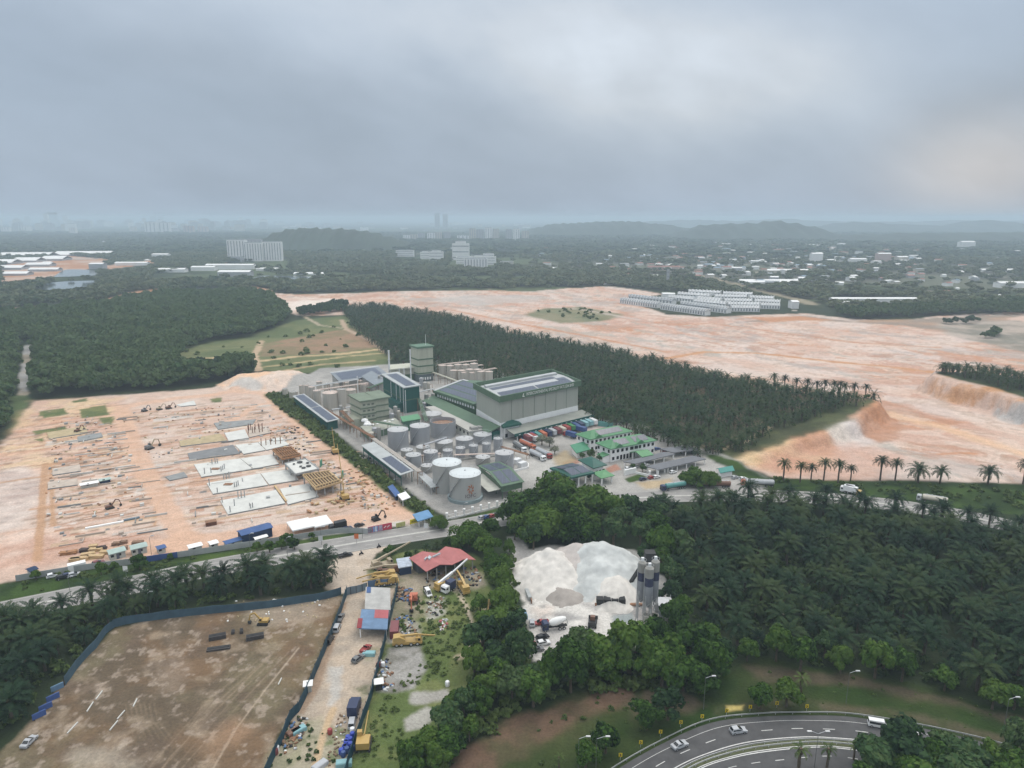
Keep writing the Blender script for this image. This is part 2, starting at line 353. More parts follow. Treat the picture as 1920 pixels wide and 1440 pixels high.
# --- the quarry: a wide levelled field of bare laterite
Q = [(470, 545), (560, 553), (700, 548), (760, 546), (900, 545), (1000, 546), (1060, 541), (1140, 537), (1200, 544), (1245, 552), (1170, 562), (1250, 590), (1330, 594), (1510, 588), (1600, 598), (1690, 602), (1760, 592), (1920, 585), (2150, 590), (2400, 700), (2400, 960), (1920, 905), (1650, 900), (1480, 902), (1440, 892), (1390, 868), (1330, 852), (1290, 800), (900, 650), (650, 590), (560, 592)]
paint(Q, PINK, 4, 5, .05, 1, PALE, .012, 'bare_earth')
_d = PP([(1250, 640), (1880, 760)]); _u = (_d[1] - _d[0]) / np.linalg.norm(_d[1] - _d[0])
def streak(x, y, s, la, lb):
    wx, wy = (fbm(x * .012, y * .012, s + 500) - .5) * 90, (fbm(x * .012, y * .012, s + 600) - .5) * 90
    x, y = x + wx, y + wy
    return fbm((x * _u[0] + y * _u[1]) / la, (-x * _u[1] + y * _u[0]) / lb, s, 6)
for s, c, lo, hi, la, lb, al in ((41, WHIT, .47, .62, 80, 40, .8), (43, ORNG, .56, .66, 70, 34, .6), (47, GREY, .52, .66, 60, 26, .75), (53, REDB, .58, .66, 40, 18, .6), (57, (.64, .52, .44), .52, .6, 24, 12, .5), (59, (.40, .29, .22), .6, .68, 12, 6, .5), (62, (.36, .35, .31), .66, .74, 50, 22, .6)):
    paint(Q, c, 4, 5, .05, al, sel=lambda x, y: sstep(lo, hi, streak(x, y, s, la, lb)))
qr = random.Random(3)
for i in range(90):                                                  # haul ruts, small spoil lines and wet patches on the quarry floor
    px, py = qr.uniform(760, 1920), qr.uniform(560, 900)
    if sdist(np.array([P(px, py).x]), np.array([P(px, py).y]), PP(WEDGE, 5))[0] > -6 or py < 700 and px < 900: continue
    l = qr.uniform(10, 70); sl_ = qr.uniform(-.05, .22); k = (py - 400) / 300
    if qr.random() < .6: line([(px, py), (px + l * .5, py + l * sl_ * .5 * k + qr.uniform(-1, 1)), (px + l, py + l * sl_ * k)], qr.uniform(1, 3.5), qr.choice([(.62, .52, .44), (.45, .29, .19), (.38, .27, .2), WHIT, ORNG]), .8, 1.2, .75)
    else: paint([(px, py), (px + l * .4, py - .6 * k), (px + l * .5, py + 1.6 * k), (px + l * .1, py + 2 * k)], qr.choice([(.40, .37, .34), (.46, .27, .17), WHIT, (.33, .29, .25)]), 1.5, 3, .12, .7)
paint([(1380, 604), (1500, 600), (1690, 610), (1760, 622), (1920, 640), (2100, 650), (2100, 592), (1920, 588), (1760, 596), (1600, 602), (1510, 592)], (.25, .205, .165), 5, 10, .03, .92, (.38, .25, .17), .02)
paint([(1760, 606), (1920, 600), (2050, 612), (2050, 668), (1920, 662), (1830, 640), (1770, 625)], (.20, .19, .155), 5, 10, .03, .9, (.40, .34, .29), .03)
paint([(1880, 598), (1920, 592), (2050, 596), (1920, 603)], PALE, 3, 5); paint([(1400, 596), (1500, 592), (1560, 600), (1450, 604)], ORNG, 4, 8, .03, .8)
line([(1255, 610), (1330, 606), (1450, 622), (1600, 642), (1760, 652)], 6, ORNG, 3, 3, .7)
paint([(985, 590), (1020, 577), (1090, 575), (1170, 590), (1130, 602), (1050, 606)], (.13, .15, .075), 6, 10, .03, .9, (.2, .19, .11), .03)
paint([(800, 560), (900, 553), (1020, 556), (1010, 566), (880, 572)], (.44, .41, .38), 8, 14, .02, .6)
line([(850, 582), (920, 596), (1000, 612), (1120, 634), (1250, 660)], 7, ORNG, 3, 3, .8)
line([(900, 580), (1010, 575), (1090, 580), (1200, 600)], 6, WHIT, 3, 3, .7); line([(1030, 640), (1180, 610), (1340, 600)], 5, (.4, .3, .24), 3, 4, .6)
line([(1250, 672), (1320, 660), (1420, 662), (1560, 678), (1690, 690), (1760, 700)], 7, (.50, .27, .14), 2, 2, .95)
line([(1420, 690), (1560, 700), (1740, 704)], 5, WHIT, 3, 3, .6); line([(1640, 770), (1760, 800), (1920, 850), (2050, 900)], 12, (.66, .44, .28), 5, 5, .7)
paint([(1700, 725), (1760, 745), (1860, 782), (1920, 800), (2050, 850), (2050, 800), (1920, 760), (1800, 725)], (.40, .395, .385), 5, 6, .05, .85, PALE, .08)
paint([(1620, 765), (1648, 760), (1690, 800), (1680, 824), (1630, 830), (1600, 800)], (.40, .19, .10), 3, 5, .12, .7, REDB, .15)
paint([(1590, 770), (1640, 770), (1676, 800), (1672, 826), (1620, 828), (1580, 812)], REDB, 5, 5, .08, .55, ORNG, .06)
paint([(1340, 850), (1460, 822), (1560, 812), (1600, 830), (1560, 870), (1480, 890), (1420, 880)], YELL, 8, 8, .05, .75, ORNG, .05)
paint([(1530, 818), (1600, 808), (1640, 830), (1580, 842)], (.6, .56, .54), 3, 4, .08, .7)
paint([(1420, 872), (1480, 850), (1600, 830), (1700, 860), (1660, 900), (1470, 898)], (.50, .295, .215), 8, 12, .06, .6); paint([(1640, 880), (1780, 858), (1850, 880), (1800, 902), (1650, 900)], WHIT, 6, 8, .05, .45, GREY, .04)
# --- oil palm wedge on its raised ground
paint(WEDGE, (.05, .065, .03), 2, 3, .1, 1, (.14, .10, .07), .06, 'ground', z=5)
paint([(1590, 788), (1567, 794), (1462, 820), (1357, 844), (1300, 842), (1380, 800), (1480, 770), (1560, 758), (1646, 759)], (.085, .10, .045), 3, 4, .1, .9, (.05, .06, .03), .08, z=7)
line([(1340, 842), (1400, 828), (1440, 806), (1420, 800)], 4, (.42, .33, .22), 1.5, 1, .9, z=2)
_hp = [(1751, 704), (1800, 717), (1860, 730), (1920, 750), (2050, 786), (2150, 756), (1920, 708), (1850, 696), (1760, 692)]
paint(_hp, (.05, .065, .03), 1.5, 2, .1, 1, None, .1, 'ground', z=11.5)
paint([(1735, 715), (1751, 708), (1800, 722), (1860, 736), (1920, 757), (1920, 764), (1850, 745), (1780, 733)], (.50, .27, .14), 2, 2, .1, .9, PALE, .1, z=8)
# --- fields north of the site
paint([(320, 655), (400, 632), (470, 625), (560, 600), (650, 592), (700, 640), (735, 668), (700, 695), (560, 700), (440, 690), (330, 690)], (.10, .125, .055), 4, 6, .05, 1, (.15, .16, .075), .03, 'grass_field')
paint([(490, 668), (488, 645), (560, 632), (660, 615), (712, 650), (650, 660)], (.30, .19, .125), 4, 4, .05, .9, (.22, .17, .1), .05, 'bare_earth')
for l_, w_, c_ in (([(330, 674), (400, 671), (480, 678), (560, 668), (640, 664), (718, 654)], 7, (.55, .40, .24)), ([(480, 690), (560, 680), (650, 668), (722, 662)], 4, (.5, .38, .22)), ([(500, 700), (600, 684), (700, 676)], 5, (.45, .33, .2)), ([(640, 600), (650, 618), (700, 640), (722, 660)], 6, (.45, .33, .24)), ([(490, 640), (478, 665), (485, 695)], 6, (.5, .36, .25)), ([(520, 565), (600, 610), (640, 615)], 5, (.4, .33, .24)), ([(340, 660), (470, 650), (560, 640)], 3, (.2, .2, .1))):
    line(l_, w_, c_, 1.5, 2, .85)
paint([(500, 556), (560, 558), (635, 560), (640, 570), (585, 580), (548, 588), (520, 572)], (.70, .60, .53), 4, 4, .04, 1, PALE, .03, 'bare_earth')
paint([(45, 648), (60, 646), (56, 700), (52, 742), (32, 745), (37, 700)], (.36, .35, .34), 1.5, 2, .08, 1, (.3, .26, .2), .05, 'dirt_track'); paint([(18, 742), (54, 742), (50, 800), (22, 812)], (.085, .12, .05), 3, 4)
# --- building site
S_ = [(62, 752), (200, 742), (330, 733), (400, 727), (430, 712), (500, 704), (560, 700), (598, 708), (560, 728), (500, 738), (530, 770), (600, 825), (680, 890), (752, 945), (780, 968), (768, 985), (640, 992), (450, 1020), (300, 1046), (165, 1064), (40, 1086), (-60, 1105), (-330, 1000), (-60, 870), (0, 850), (20, 815)]
paint(S_, (.53, .385, .31), 2, 2.5, .1, 1, (.57, .455, .385), .04, 'building_site')
paint([(60, 752), (230, 742), (245, 790), (250, 850), (120, 870), (0, 880), (-40, 880), (20, 812)], YELL, 5, 6, .06, .65, PINK, .05)
du = PP([(399.4, 927.5), (555, 905)]); du = (du[1] - du[0]) / np.linalg.norm(du[1] - du[0])
def rowstreak(x, y, s, la, lb): return fbm((x * du[0] + y * du[1]) / la, (-x * du[1] + y * du[0]) / lb, s)
L_ = [(75, 765), (235, 752), (262, 840), (300, 960), (290, 1010), (130, 1040), (-60, 1080), (-80, 900)]
for s, c, lo, hi, la, lb, al in ((61, REDB, .52, .66, 26, 3.2, .75), (63, WHIT, .55, .72, 22, 3.2, .6), (67, (.30, .21, .15), .58, .66, 15, 1.6, .75), (69, (.66, .42, .3), .5, .7, 40, 5, .5)):
    paint(L_, c, 4, 3, .1, al, sel=lambda x, y: sstep(lo, hi, rowstreak(x, y, s, la, lb)))
M_ = [(240, 770), (470, 745), (640, 855), (735, 950), (450, 1000), (300, 1000)]
for s, c, lo, hi, la, lb, al in ((71, REDB, .56, .68, 24, 3.4, .6), (73, WHIT, .55, .7, 18, 4, .5), (77, (.34, .25, .18), .6, .7, 9, 2.2, .65), (79, ORNG, .6, .75, 30, 6, .4)):
    paint(M_, c, 4, 3, .1, al, sel=lambda x, y: sstep(lo, hi, rowstreak(x, y, s, la, lb)))
paint([(0, 880), (48, 872), (75, 905), (72, 960), (40, 990), (-60, 1020), (-80, 930)], (.60, .52, .47), 4, 5, .08, .7, (.45, .38, .35), .1)
paint([(0, 1000), (180, 985), (290, 1010), (120, 1050), (-40, 1085)], (.70, .54, .45), 5, 5, .06, .8, PINK, .06)
for q in ([(72, 772), (118, 765), (122, 774), (76, 780)], [(148, 768), (196, 759), (206, 778), (150, 785)], [(78, 778), (120, 770), (128, 776), (80, 784)], [(62, 808), (122, 799), (128, 806), (66, 815)], [(135, 752), (160, 747), (165, 752), (138, 756)], [(54, 824), (85, 820), (80, 828)], [(395, 748), (416, 745), (414, 754), (398, 754)], [(185, 783), (215, 780), (212, 796), (195, 796)]):
    paint(q, (.085, .12, .045), .8, 1.5, .2, .95, (.14, .16, .06), .2)
for l_, w_ in (([(262, 848), (258, 870), (275, 890), (305, 905), (310, 920), (292, 950), (290, 985)], 1.5), ([(85, 870), (75, 1000), (70, 1050)], 3), ([(95, 870), (100, 985)], 2), ([(0, 905), (240, 870)], 2), ([(60, 955), (260, 925)], 1.5), ([(85, 1000), (300, 968)], 1.2), ([(340, 910), (390, 895)], 1.2)):
    line(l_, w_, (.45, .27, .16), .7, .8, .85)
paint([(405, 722), (440, 712), (500, 706), (560, 702), (592, 708), (570, 722), (500, 732), (430, 734)], (.68, .45, .30), 2, 3, .1, 1, (.62, .5, .42), .08, 'earth_mound')
paint([(430, 728), (470, 722), (495, 730), (460, 737)], (.5, .47, .44), 1.5, 2, .1, .9)
dv = np.array((-du[1], du[0])); sr = random.Random(11); O_ = PP([(75, 1010)])[0]
def rowrect(c0, l, w_, c, al=.9, soft=.25, namp=.3): a = np.array(c0); paint([a, a + du * l, a + du * l + dv * w_, a + dv * w_], c, soft, namp, .4, al, world=True)
_lm = PP([(80, 800), (235, 778), (262, 850), (290, 960), (280, 1005), (75, 1040), (78, 900)]); _mm = PP([(270, 780), (470, 752), (640, 860), (720, 935), (450, 992), (340, 990), (290, 860)])
for poly, nn, sp_ in ((_lm, 26, 3.3), (_mm, 22, 3.6)):                # foundation rows: trenches, pads and spoil, all along one direction
    b0 = float(np.min(poly @ dv)); b1 = float(np.max(poly @ dv)); a0 = float(np.min(poly @ du)); a1 = float(np.max(poly @ du)); b = b0
    while b < b1:
        a = a0 + sr.uniform(0, 8)
        while a < a1:
            l = sr.uniform(5, 26); p = du * a + dv * b
            if sdist(np.array([p[0]]), np.array([p[1]]), poly)[0] > 1:
                k = sr.random(); wd = sr.uniform(.5, 1.3)
                if k < .45: rowrect(p, l, wd, sr.choice([(.24, .15, .10), (.30, .20, .14), (.36, .19, .12)]))
                elif k < .62: rowrect(p, l, sr.uniform(1.5, 3.4), sr.choice([(.38, .21, .14), (.34, .25, .19), (.46, .33, .22)]), .8)
                elif k < .84: rowrect(p, l, sr.uniform(1.8, 4.6), sr.choice([(.62, .54, .47), (.50, .46, .42), (.60, .47, .36)]), .8); rowrect(p - dv * .5, l, .5, (.28, .19, .14), .8)
                else: rowrect(p, sr.uniform(1, 3), sr.uniform(.8, 2), sr.choice([(.62, .62, .6), (.2, .19, .18), (.3, .32, .33)]), 1)
            a += l + sr.uniform(1, 10)
        b += sp_ * sr.uniform(.55, 1.25)
for i in range(60):                                                    # ruts, spoil and small stains on the site
    px, py = random.uniform(30, 700), random.uniform(760, 1010)
    if py < 735 + max(0, px - 500) * .85: continue
    l = random.uniform(3, 14); paint([(px, py), (px + l, py - l * .12), (px + l + 2, py + 1.5), (px + 1, py + 2)], random.choice([(.35, .26, .2), (.66, .6, .55), (.5, .33, .22), (.27, .24, .21)]), .6, 1.2, .3, .75)
paint([(620, 988), (740, 968), (756, 984), (690, 996), (620, 1003)], (.52, .49, .45), 1.5, 2); paint([(565, 1000), (640, 988), (650, 996), (570, 1010)], (.6, .57, .53), 1.5, 2)
for l_, w_ in (([(395, 741), (330, 747), (262, 757), (228, 765), (238, 800), (252, 840), (275, 890), (310, 950), (345, 1010)], 9.5), ([(500, 738), (440, 733), (395, 741)], 9), ([(505, 742), (560, 790), (620, 838), (690, 900), (745, 955)], 11), ([(755, 962), (680, 975), (560, 990), (440, 1008), (330, 1022), (200, 1035)], 14), ([(345, 1010), (310, 1030)], 14), ([(565, 745), (480, 760), (420, 800)], 5)):
    line(l_, w_, (.59, .385, .275), 1.4, 1.2, .8)
# --- factory yard, strip of scrub beside it
paint([(520, 735), (545, 722), (600, 690), (720, 684), (860, 672), (960, 705), (1050, 750), (1120, 784), (1200, 795), (1260, 822), (1345, 852), (1400, 876), (1440, 895), (1440, 920), (1240, 925), (1120, 935), (960, 945), (848, 972), (800, 945), (660, 835), (560, 760)], (.37, .355, .335), 1.5, 1.5, .1, 1, (.29, .28, .265), .05, 'factory_yard')
paint([(950, 830), (1040, 845), (1060, 880), (1000, 900), (940, 880)], (.45, .435, .41), 3, 3, .05, .7); paint([(1090, 790), (1180, 800), (1200, 818), (1100, 830)], (.45, .38, .34), 3, 3, .05, .7)
paint([(1052, 868), (1075, 858), (1090, 866), (1060, 880)], (.33, .19, .14), 1, 1); paint([(1135, 878), (1155, 870), (1165, 880), (1140, 888)], (.36, .2, .15), 1, 1); paint([(1035, 855), (1060, 845), (1085, 860), (1045, 878)], (.36, .28, .17), 2, 2, .1, .8)
paint([(1170, 898), (1200, 888), (1215, 896), (1180, 905)], GRSS, .8, .8); paint([(1195, 905), (1260, 895), (1265, 910), (1210, 918)], (.42, .33, .22), 2, 2)
paint([(495, 738), (535, 734), (600, 795), (680, 860), (760, 925), (820, 965), (850, 985), (800, 985), (745, 940), (670, 878), (590, 815), (525, 765)], (.07, .10, .038), 1.5, 2, .15, 1, (.11, .13, .05), .1, 'grass_verge')
paint([(540, 770), (570, 775), (590, 795), (560, 795)], (.3, .2, .13), 2, 3, .1, .8)
# --- verges along the main road
paint([(-80, 1110), (40, 1090), (165, 1070), (300, 1052), (450, 1030), (640, 1000), (745, 992), (755, 1006), (700, 1018), (520, 1052), (380, 1080), (110, 1120), (-80, 1160)], GRSS, 1.5, 2, .15, 1, GRSD, .1, 'grass_verge')
paint([(300, 1056), (450, 1034), (640, 1004), (740, 998), (640, 1024), (520, 1046)], GRS2, 2, 3, .1, .5)
paint([(800, 985), (850, 978), (945, 950), (1000, 935), (1000, 948), (905, 972), (850, 990)], GRSS, 1, 1, .1, 1, None, .1, 'grass_verge')
paint([(1320, 850), (1390, 872), (1440, 895), (1540, 900), (1700, 902), (1920, 908), (2050, 915), (2050, 985), (1920, 965), (1800, 955), (1640, 932), (1440, 915), (1380, 895)], GRSS, 2, 3, .1, 1, GRSD, .08, 'grass_verge')
paint([(755, 990), (785, 975), (800, 978), (808, 990), (840, 1000), (760, 1012)], (.45, .41, .36), 1, 1, .1, 1, None, .1, 'dirt_track'); paint([(752, 990), (775, 988), (780, 1005), (756, 1010)], (.22, .215, .21), .8, .5)
# --- dirt lot inside the hoarding
LOT = [(215, 1178), (400, 1142), (615, 1116), (640, 1120), (620, 1185), (585, 1260), (555, 1335), (528, 1368), (492, 1450), (460, 1520), (-80, 1520), (-20, 1430), (30, 1385), (110, 1290), (155, 1240)]
paint(LOT, BRWN, 1, 1, .2, 1, (.125, .095, .065), .07, 'dirt_lot')
for s, c, sc_, lo, hi, al in ((81, (.30, .235, .17), .16, .54, .72, .7), (83, (.19, .165, .10), .05, .5, .7, .55), (85, (.13, .095, .07), .1, .58, .72, .6), (87, (.38, .31, .25), .45, .60, .74, .6)):
    paint(LOT, c, 1, 1, .2, al, sel=lambda x, y: sstep(lo, hi, fbm(x * sc_, y * sc_, s)))
paint([(330, 1170), (345, 1250), (335, 1300), (300, 1290), (315, 1200)], (.34, .27, .21), 3, 4, .1, .35); paint([(450, 1130), (610, 1118), (600, 1160), (480, 1180)], (.38, .31, .24), 3, 3, .1, .6)
for i in range(9):                                                    # wheel tracks
    x0 = 560 - i * 11; line([(x0 + random.uniform(-8, 8), 1220 + i * 2), (x0 - 90, 1310), (x0 - 190 + random.uniform(-9, 9), 1420), (x0 - 240, 1480)], .35, random.choice([(.28, .21, .15), (.12, .085, .06), (.32, .24, .17)]), .25, .3, .45)
for i in range(7):
    x0 = 235 + i * 9; line([(x0, 1320), (x0 + 6, 1350), (x0 + 16 + i * 3, 1385)], .3, (.26, .2, .14), .25, .2, .4)
line([(400, 1440), (440, 1370), (500, 1290), (560, 1215)], .4, (.42, .34, .26), .25, .2, .7)
paint([(370, 1390), (440, 1350), (470, 1370), (400, 1430)], (.38, .24, .15), 3, 3, .1, .5); paint([(140, 1410), (230, 1395), (260, 1440), (130, 1450)], (.42, .37, .3), 3, 3, .2, .5)
# --- lane between the hoardings, junk yard, grass
paint([(600, 1070), (640, 1038), (690, 1028), (735, 1020), (700, 1045), (690, 1075), (705, 1100), (640, 1112), (632, 1108), (600, 1100)], (.50, .42, .345), 1, 1.5, .2, 1, BEIG, .15, 'dirt_track')
LANE = [(648, 1108), (742, 1102), (722, 1200), (702, 1275), (682, 1350), (655, 1430), (640, 1500), (470, 1500), (498, 1448), (535, 1366), (560, 1335), (592, 1262), (628, 1182)]
paint(LANE, BEIG, .6, .5, .2, 1, (.38, .32, .26), .2, 'dirt_track')
for q, c in (([(530, 1368), (600, 1350), (640, 1372), (650, 1440), (500, 1450)], (.24, .24, .15)), ([(665, 1290), (700, 1280), (690, 1320), (660, 1320)], GRSS), ([(610, 1370), (660, 1365), (650, 1430), (606, 1430)], (.13, .16, .07)), ([(575, 1365), (592, 1362), (590, 1385), (570, 1385)], GRSS), ([(690, 1220), (705, 1215), (700, 1240), (684, 1240)], (.2, .22, .1))):
    paint(q, c, 1.5, 3, .2, .75, (.33, .3, .22), .3)
line([(625, 1330), (612, 1360), (600, 1400), (588, 1445)], 1.8, (.52, .38, .24), .5, .4, .9); paint([(615, 1250), (640, 1250), (640, 1310), (620, 1320)], (.46, .45, .43), 1, 1.5, .3, .7)
paint([(545, 1330), (570, 1310), (625, 1185), (640, 1130), (650, 1130), (600, 1290), (570, 1340)], (.30, .19, .12), .6, .8, .3, .6)
YARD = [(745, 1100), (700, 1092), (690, 1070), (725, 1045), (780, 1030), (890, 1040), (920, 1060), (925, 1180), (900, 1260), (850, 1330), (800, 1390), (760, 1440), (640, 1500), (660, 1430), (684, 1352), (704, 1277), (724, 1202)]
paint(YARD, (.10, .135, .045), 1, 1.5, .2, 1, (.15, .17, .065), .1, 'grass_field')
for q in ([(690, 1072), (780, 1060), (900, 1075), (905, 1105), (860, 1110), (800, 1105), (750, 1098), (700, 1092)], [(745, 1100), (800, 1105), (790, 1150), (740, 1200), (730, 1200)]): paint(q, (.36, .30, .24), 2, 3, .15, .85, (.22, .2, .14), .2)
paint([(728, 1215), (790, 1212), (800, 1250), (775, 1290), (735, 1300), (708, 1295), (715, 1250)], (.33, .315, .30), 1, 1.5, .2, .95, (.2, .19, .17), .25); paint([(775, 1300), (840, 1290), (848, 1312), (800, 1322), (772, 1318)], (.36, .34, .32), 1, 1.5, .2, .9); paint([(760, 1350), (800, 1322), (820, 1330), (795, 1365), (765, 1368)], (.40, .38, .35), .8, 1, .2, .9)
paint([(730, 1165), (790, 1165), (785, 1205), (728, 1205)], (.3, .27, .23), 1.5, 2, .2, .8, (.45, .43, .4), .4); paint([(800, 1125), (835, 1120), (838, 1150), (800, 1165)], (.34, .32, .28), 1.5, 2, .2, .8, (.5, .48, .45), .5)
line([(862, 1115), (875, 1140), (884, 1165), (884, 1200), (876, 1225)], 1.6, (.50, .42, .32), .6, .7, .9); line([(876, 1225), (860, 1232)], 2.5, (.46, .38, .28), .8, .8, .9)
# --- batching plant yard
paint([(952, 1008), (985, 1008), (990, 1030), (1030, 1022), (1190, 1030), (1250, 1085), (1252, 1165), (1235, 1205), (1200, 1215), (1110, 1195), (1065, 1240), (1000, 1240), (985, 1172), (972, 1100), (958, 1050)], (.60, .575, .54), 1, 1.5, .2, 1, (.47, .45, .43), .08, 'gravel_yard')
line([(968, 1015), (985, 1060), (1020, 1100), (1070, 1125), (1120, 1140), (1190, 1135)], 3.5, (.36, .34, .33), 2, 1.5, .7); paint([(1130, 1112), (1230, 1108), (1232, 1155), (1150, 1160)], (.27, .255, .245), 2, 2, .2, .8); paint([(1025, 1150), (1060, 1150), (1100, 1160), (1060, 1165)], (.33, .32, .31), 1.5, 1.5)
paint([(1150, 1155), (1185, 1150), (1190, 1168), (1150, 1170)], (.30, .33, .33), 1, 1); paint([(1000, 1140), (1040, 1135), (1040, 1155), (1005, 1160)], (.56, .46, .4), 2, 2, .2, .6)
for i in range(14): px, py = random.uniform(990, 1060), random.uniform(1120, 1235); paint([(px, py), (px + 9, py - 1), (px + 8, py + 3), (px, py + 3)], (.3, .29, .28), .6, 1, .3, .6)
# --- slopes along the expressway
paint([(760, 1500), (850, 1430), (960, 1350), (1060, 1300), (1200, 1285), (1320, 1270), (1420, 1235), (1700, 1275), (1920, 1335), (2100, 1400), (2100, 1600), (900, 1600)], (.028, .052, .013), 2, 3, .12, 1, (.040, .058, .018), .06, 'grass_verge')
paint([(760, 1500), (830, 1435), (960, 1352), (1060, 1302), (1200, 1287), (1170, 1330), (1040, 1395), (930, 1450), (860, 1510)], (.15, .095, .066), 2, 4, .12, .95, (.085, .075, .04), .08)
paint([(1000, 1400), (1100, 1340), (1200, 1335), (1150, 1370), (1060, 1420)], (.055, .07, .025), 3, 5, .1, .8)
paint([(1200, 1290), (1300, 1300), (1340, 1325), (1240, 1350), (1180, 1350)], (.14, .105, .075), 2, 4, .12, .8, (.07, .07, .035), .12)
paint([(1400, 1252), (1480, 1258), (1600, 1270), (1800, 1310), (1960, 1370), (1960, 1385), (1800, 1325), (1600, 1282), (1420, 1268)], (.115, .088, .062), 2, 3, .12, .8); paint([(1330, 1315), (1500, 1312), (1640, 1325), (1780, 1350), (1920, 1395), (1920, 1405), (1700, 1348), (1500, 1330), (1340, 1338)], (.12, .095, .065), 1.5, 2, .12, .7, (.06, .07, .03), .15)
paint([(1360, 1322), (1395, 1322), (1392, 1332), (1365, 1334)], (.5, .40, .15), .6, .6)
# --- build the ground as one sheet, cut along the kinds of surface so each can be pointed at
gmat = bpy.data.materials.new('ground'); gmat.use_nodes = True; t = gmat.node_tree; L = t.links.new; b = t.nodes['Principled BSDF']
b.inputs['Roughness'].default_value = .95; b.inputs['Specular IOR Level'].default_value = .08
at = t.nodes.new('ShaderNodeAttribute'); at.attribute_name = 'Col'; ge = t.nodes.new('ShaderNodeNewGeometry')
facs = []
for scl, lo, hi in ((.22, .86, 1.14), (1.3, .8, 1.2), (6, .88, 1.12)):
    n = t.nodes.new('ShaderNodeTexNoise'); n.inputs['Scale'].default_value = scl; n.inputs['Detail'].default_value = 5; n.inputs['Roughness'].default_value = .65; L(ge.outputs['Position'], n.inputs['Vector'])
    r = t.nodes.new('ShaderNodeMapRange'); r.inputs[1].default_value = .3; r.inputs[2].default_value = .7; r.inputs[3].default_value = lo; r.inputs[4].default_value = hi; L(n.outputs[0], r.inputs[0]); facs.append((r.outputs[0], n.outputs[0]))
m1 = t.nodes.new('ShaderNodeMath'); m1.operation = 'MULTIPLY'; L(facs[0][0], m1.inputs[0]); L(facs[1][0], m1.inputs[1])
m2 = t.nodes.new('ShaderNodeMath'); m2.operation = 'MULTIPLY'; L(m1.outputs[0], m2.inputs[0]); L(facs[2][0], m2.inputs[1])
s = t.nodes.new('ShaderNodeVectorMath'); s.operation = 'SCALE'; L(at.outputs['Color'], s.inputs[0]); L(m2.outputs[0], s.inputs['Scale']); L(s.outputs[0], b.inputs['Base Color'])
bp = t.nodes.new('ShaderNodeBump'); bp.inputs['Strength'].default_value = .7; bp.inputs['Distance'].default_value = .5; L(facs[1][1], bp.inputs['Height']); L(bp.outputs[0], b.inputs['Normal'])
gc = np.clip(gc, .01, .85)
GV = np.stack([gx, gy, gz], 1)
ii, jj = np.meshgrid(np.arange(NR - 1), np.arange(NA), indexing='ij'); j2 = (jj + 1) % NA
GQ = np.stack([ii * NA + jj, (ii + 1) * NA + jj, (ii + 1) * NA + j2, ii * NA + j2], -1).reshape(-1, 4)
fz = zone[GQ[:, 0]]
for k, zn in enumerate(ZN):
    q = GQ[fz == k]
    if not len(q): continue
    u_, inv = np.unique(q.ravel(), return_inverse=True)
    o = link(zn, npmesh(zn, GV[u_], inv.reshape(-1, 4), [gmat], smooth=True, col=gc[u_])); tag(o, kind='structure')
# ------------------------------------------------------------------ roads
def resample(pts, step):
    pts = [Vector((p[0], p[1])) for p in pts]; out = []
    for i in range(len(pts) - 1):                    # Catmull-Rom
        p0, p1, p2, p3 = pts[max(i - 1, 0)], pts[i], pts[i + 1], pts[min(i + 2, len(pts) - 1)]
        n = max(2, int((p2 - p1).length / step))
        for k in range(n):
            s_ = k / n; out.append(.5 * ((2 * p1) + (p2 - p0) * s_ + (2 * p0 - 5 * p1 + 4 * p2 - p3) * s_ ** 2 + (3 * p1 - p0 - 3 * p2 + p3) * s_ ** 3))
    return out + [pts[-1]]
def normals(c):
    r = []
    for i in range(len(c)): d = (c[min(i + 1, len(c) - 1)] - c[max(i - 1, 0)]).normalized(); r.append(Vector((-d.y, d.x)))
    return r
def strip(mb, c, o0, o1, z, dash=None):               # a band between two offsets of a centre line
    nr = normals(c); acc = 0
    for i in range(len(c) - 1):
        l = (c[i + 1] - c[i]).length; on = dash is None or (acc % (dash[0] + dash[1])) < dash[0]; acc += l
        if not on: continue
        q = [c[i] + nr[i] * o0, c[i] + nr[i] * o1, c[i + 1] + nr[i + 1] * o1, c[i + 1] + nr[i + 1] * o0]
        mb.add([(p.x, p.y, z) for p in q], [(3, 2, 1, 0)])
asph = mat('asphalt', (.085, .084, .086), .9, .22, .25); worn = mat('worn asphalt', (.27, .26, .25), .9, .16, .2); paintw = mat('road paint', (.62, .62, .6), .7, .2, 1.5)
# main road past the factory
mr = resample([P(*p)[:2] for p in ((-160, 1180), (110, 1124), (250, 1096), (380, 1068), (520, 1043), (620, 1026), (760, 1003), (860, 988), (940, 973), (1030, 957), (1150, 938), (1300, 929), (1500, 932), (1650, 944), (1800, 966), (1960, 1003), (2150, 1060))], 3)
m_ = MB(); strip(m_, mr, -7, 7, .06); road = m_.obj('road', worn); tag(road, kind='structure')
m_ = MB(); strip(m_, mr, -.6, .6, .09); strip(m_, mr, 6.2, 6.5, .09); strip(m_, mr, -6.5, -6.2, .09); strip(m_, mr, 3.2, 3.4, .09, (3, 6)); strip(m_, mr, -3.4, -3.2, .09, (3, 6)); m_.obj('road_marking', mat('faded road paint', (.46, .45, .42), .8, .2, 1), road)
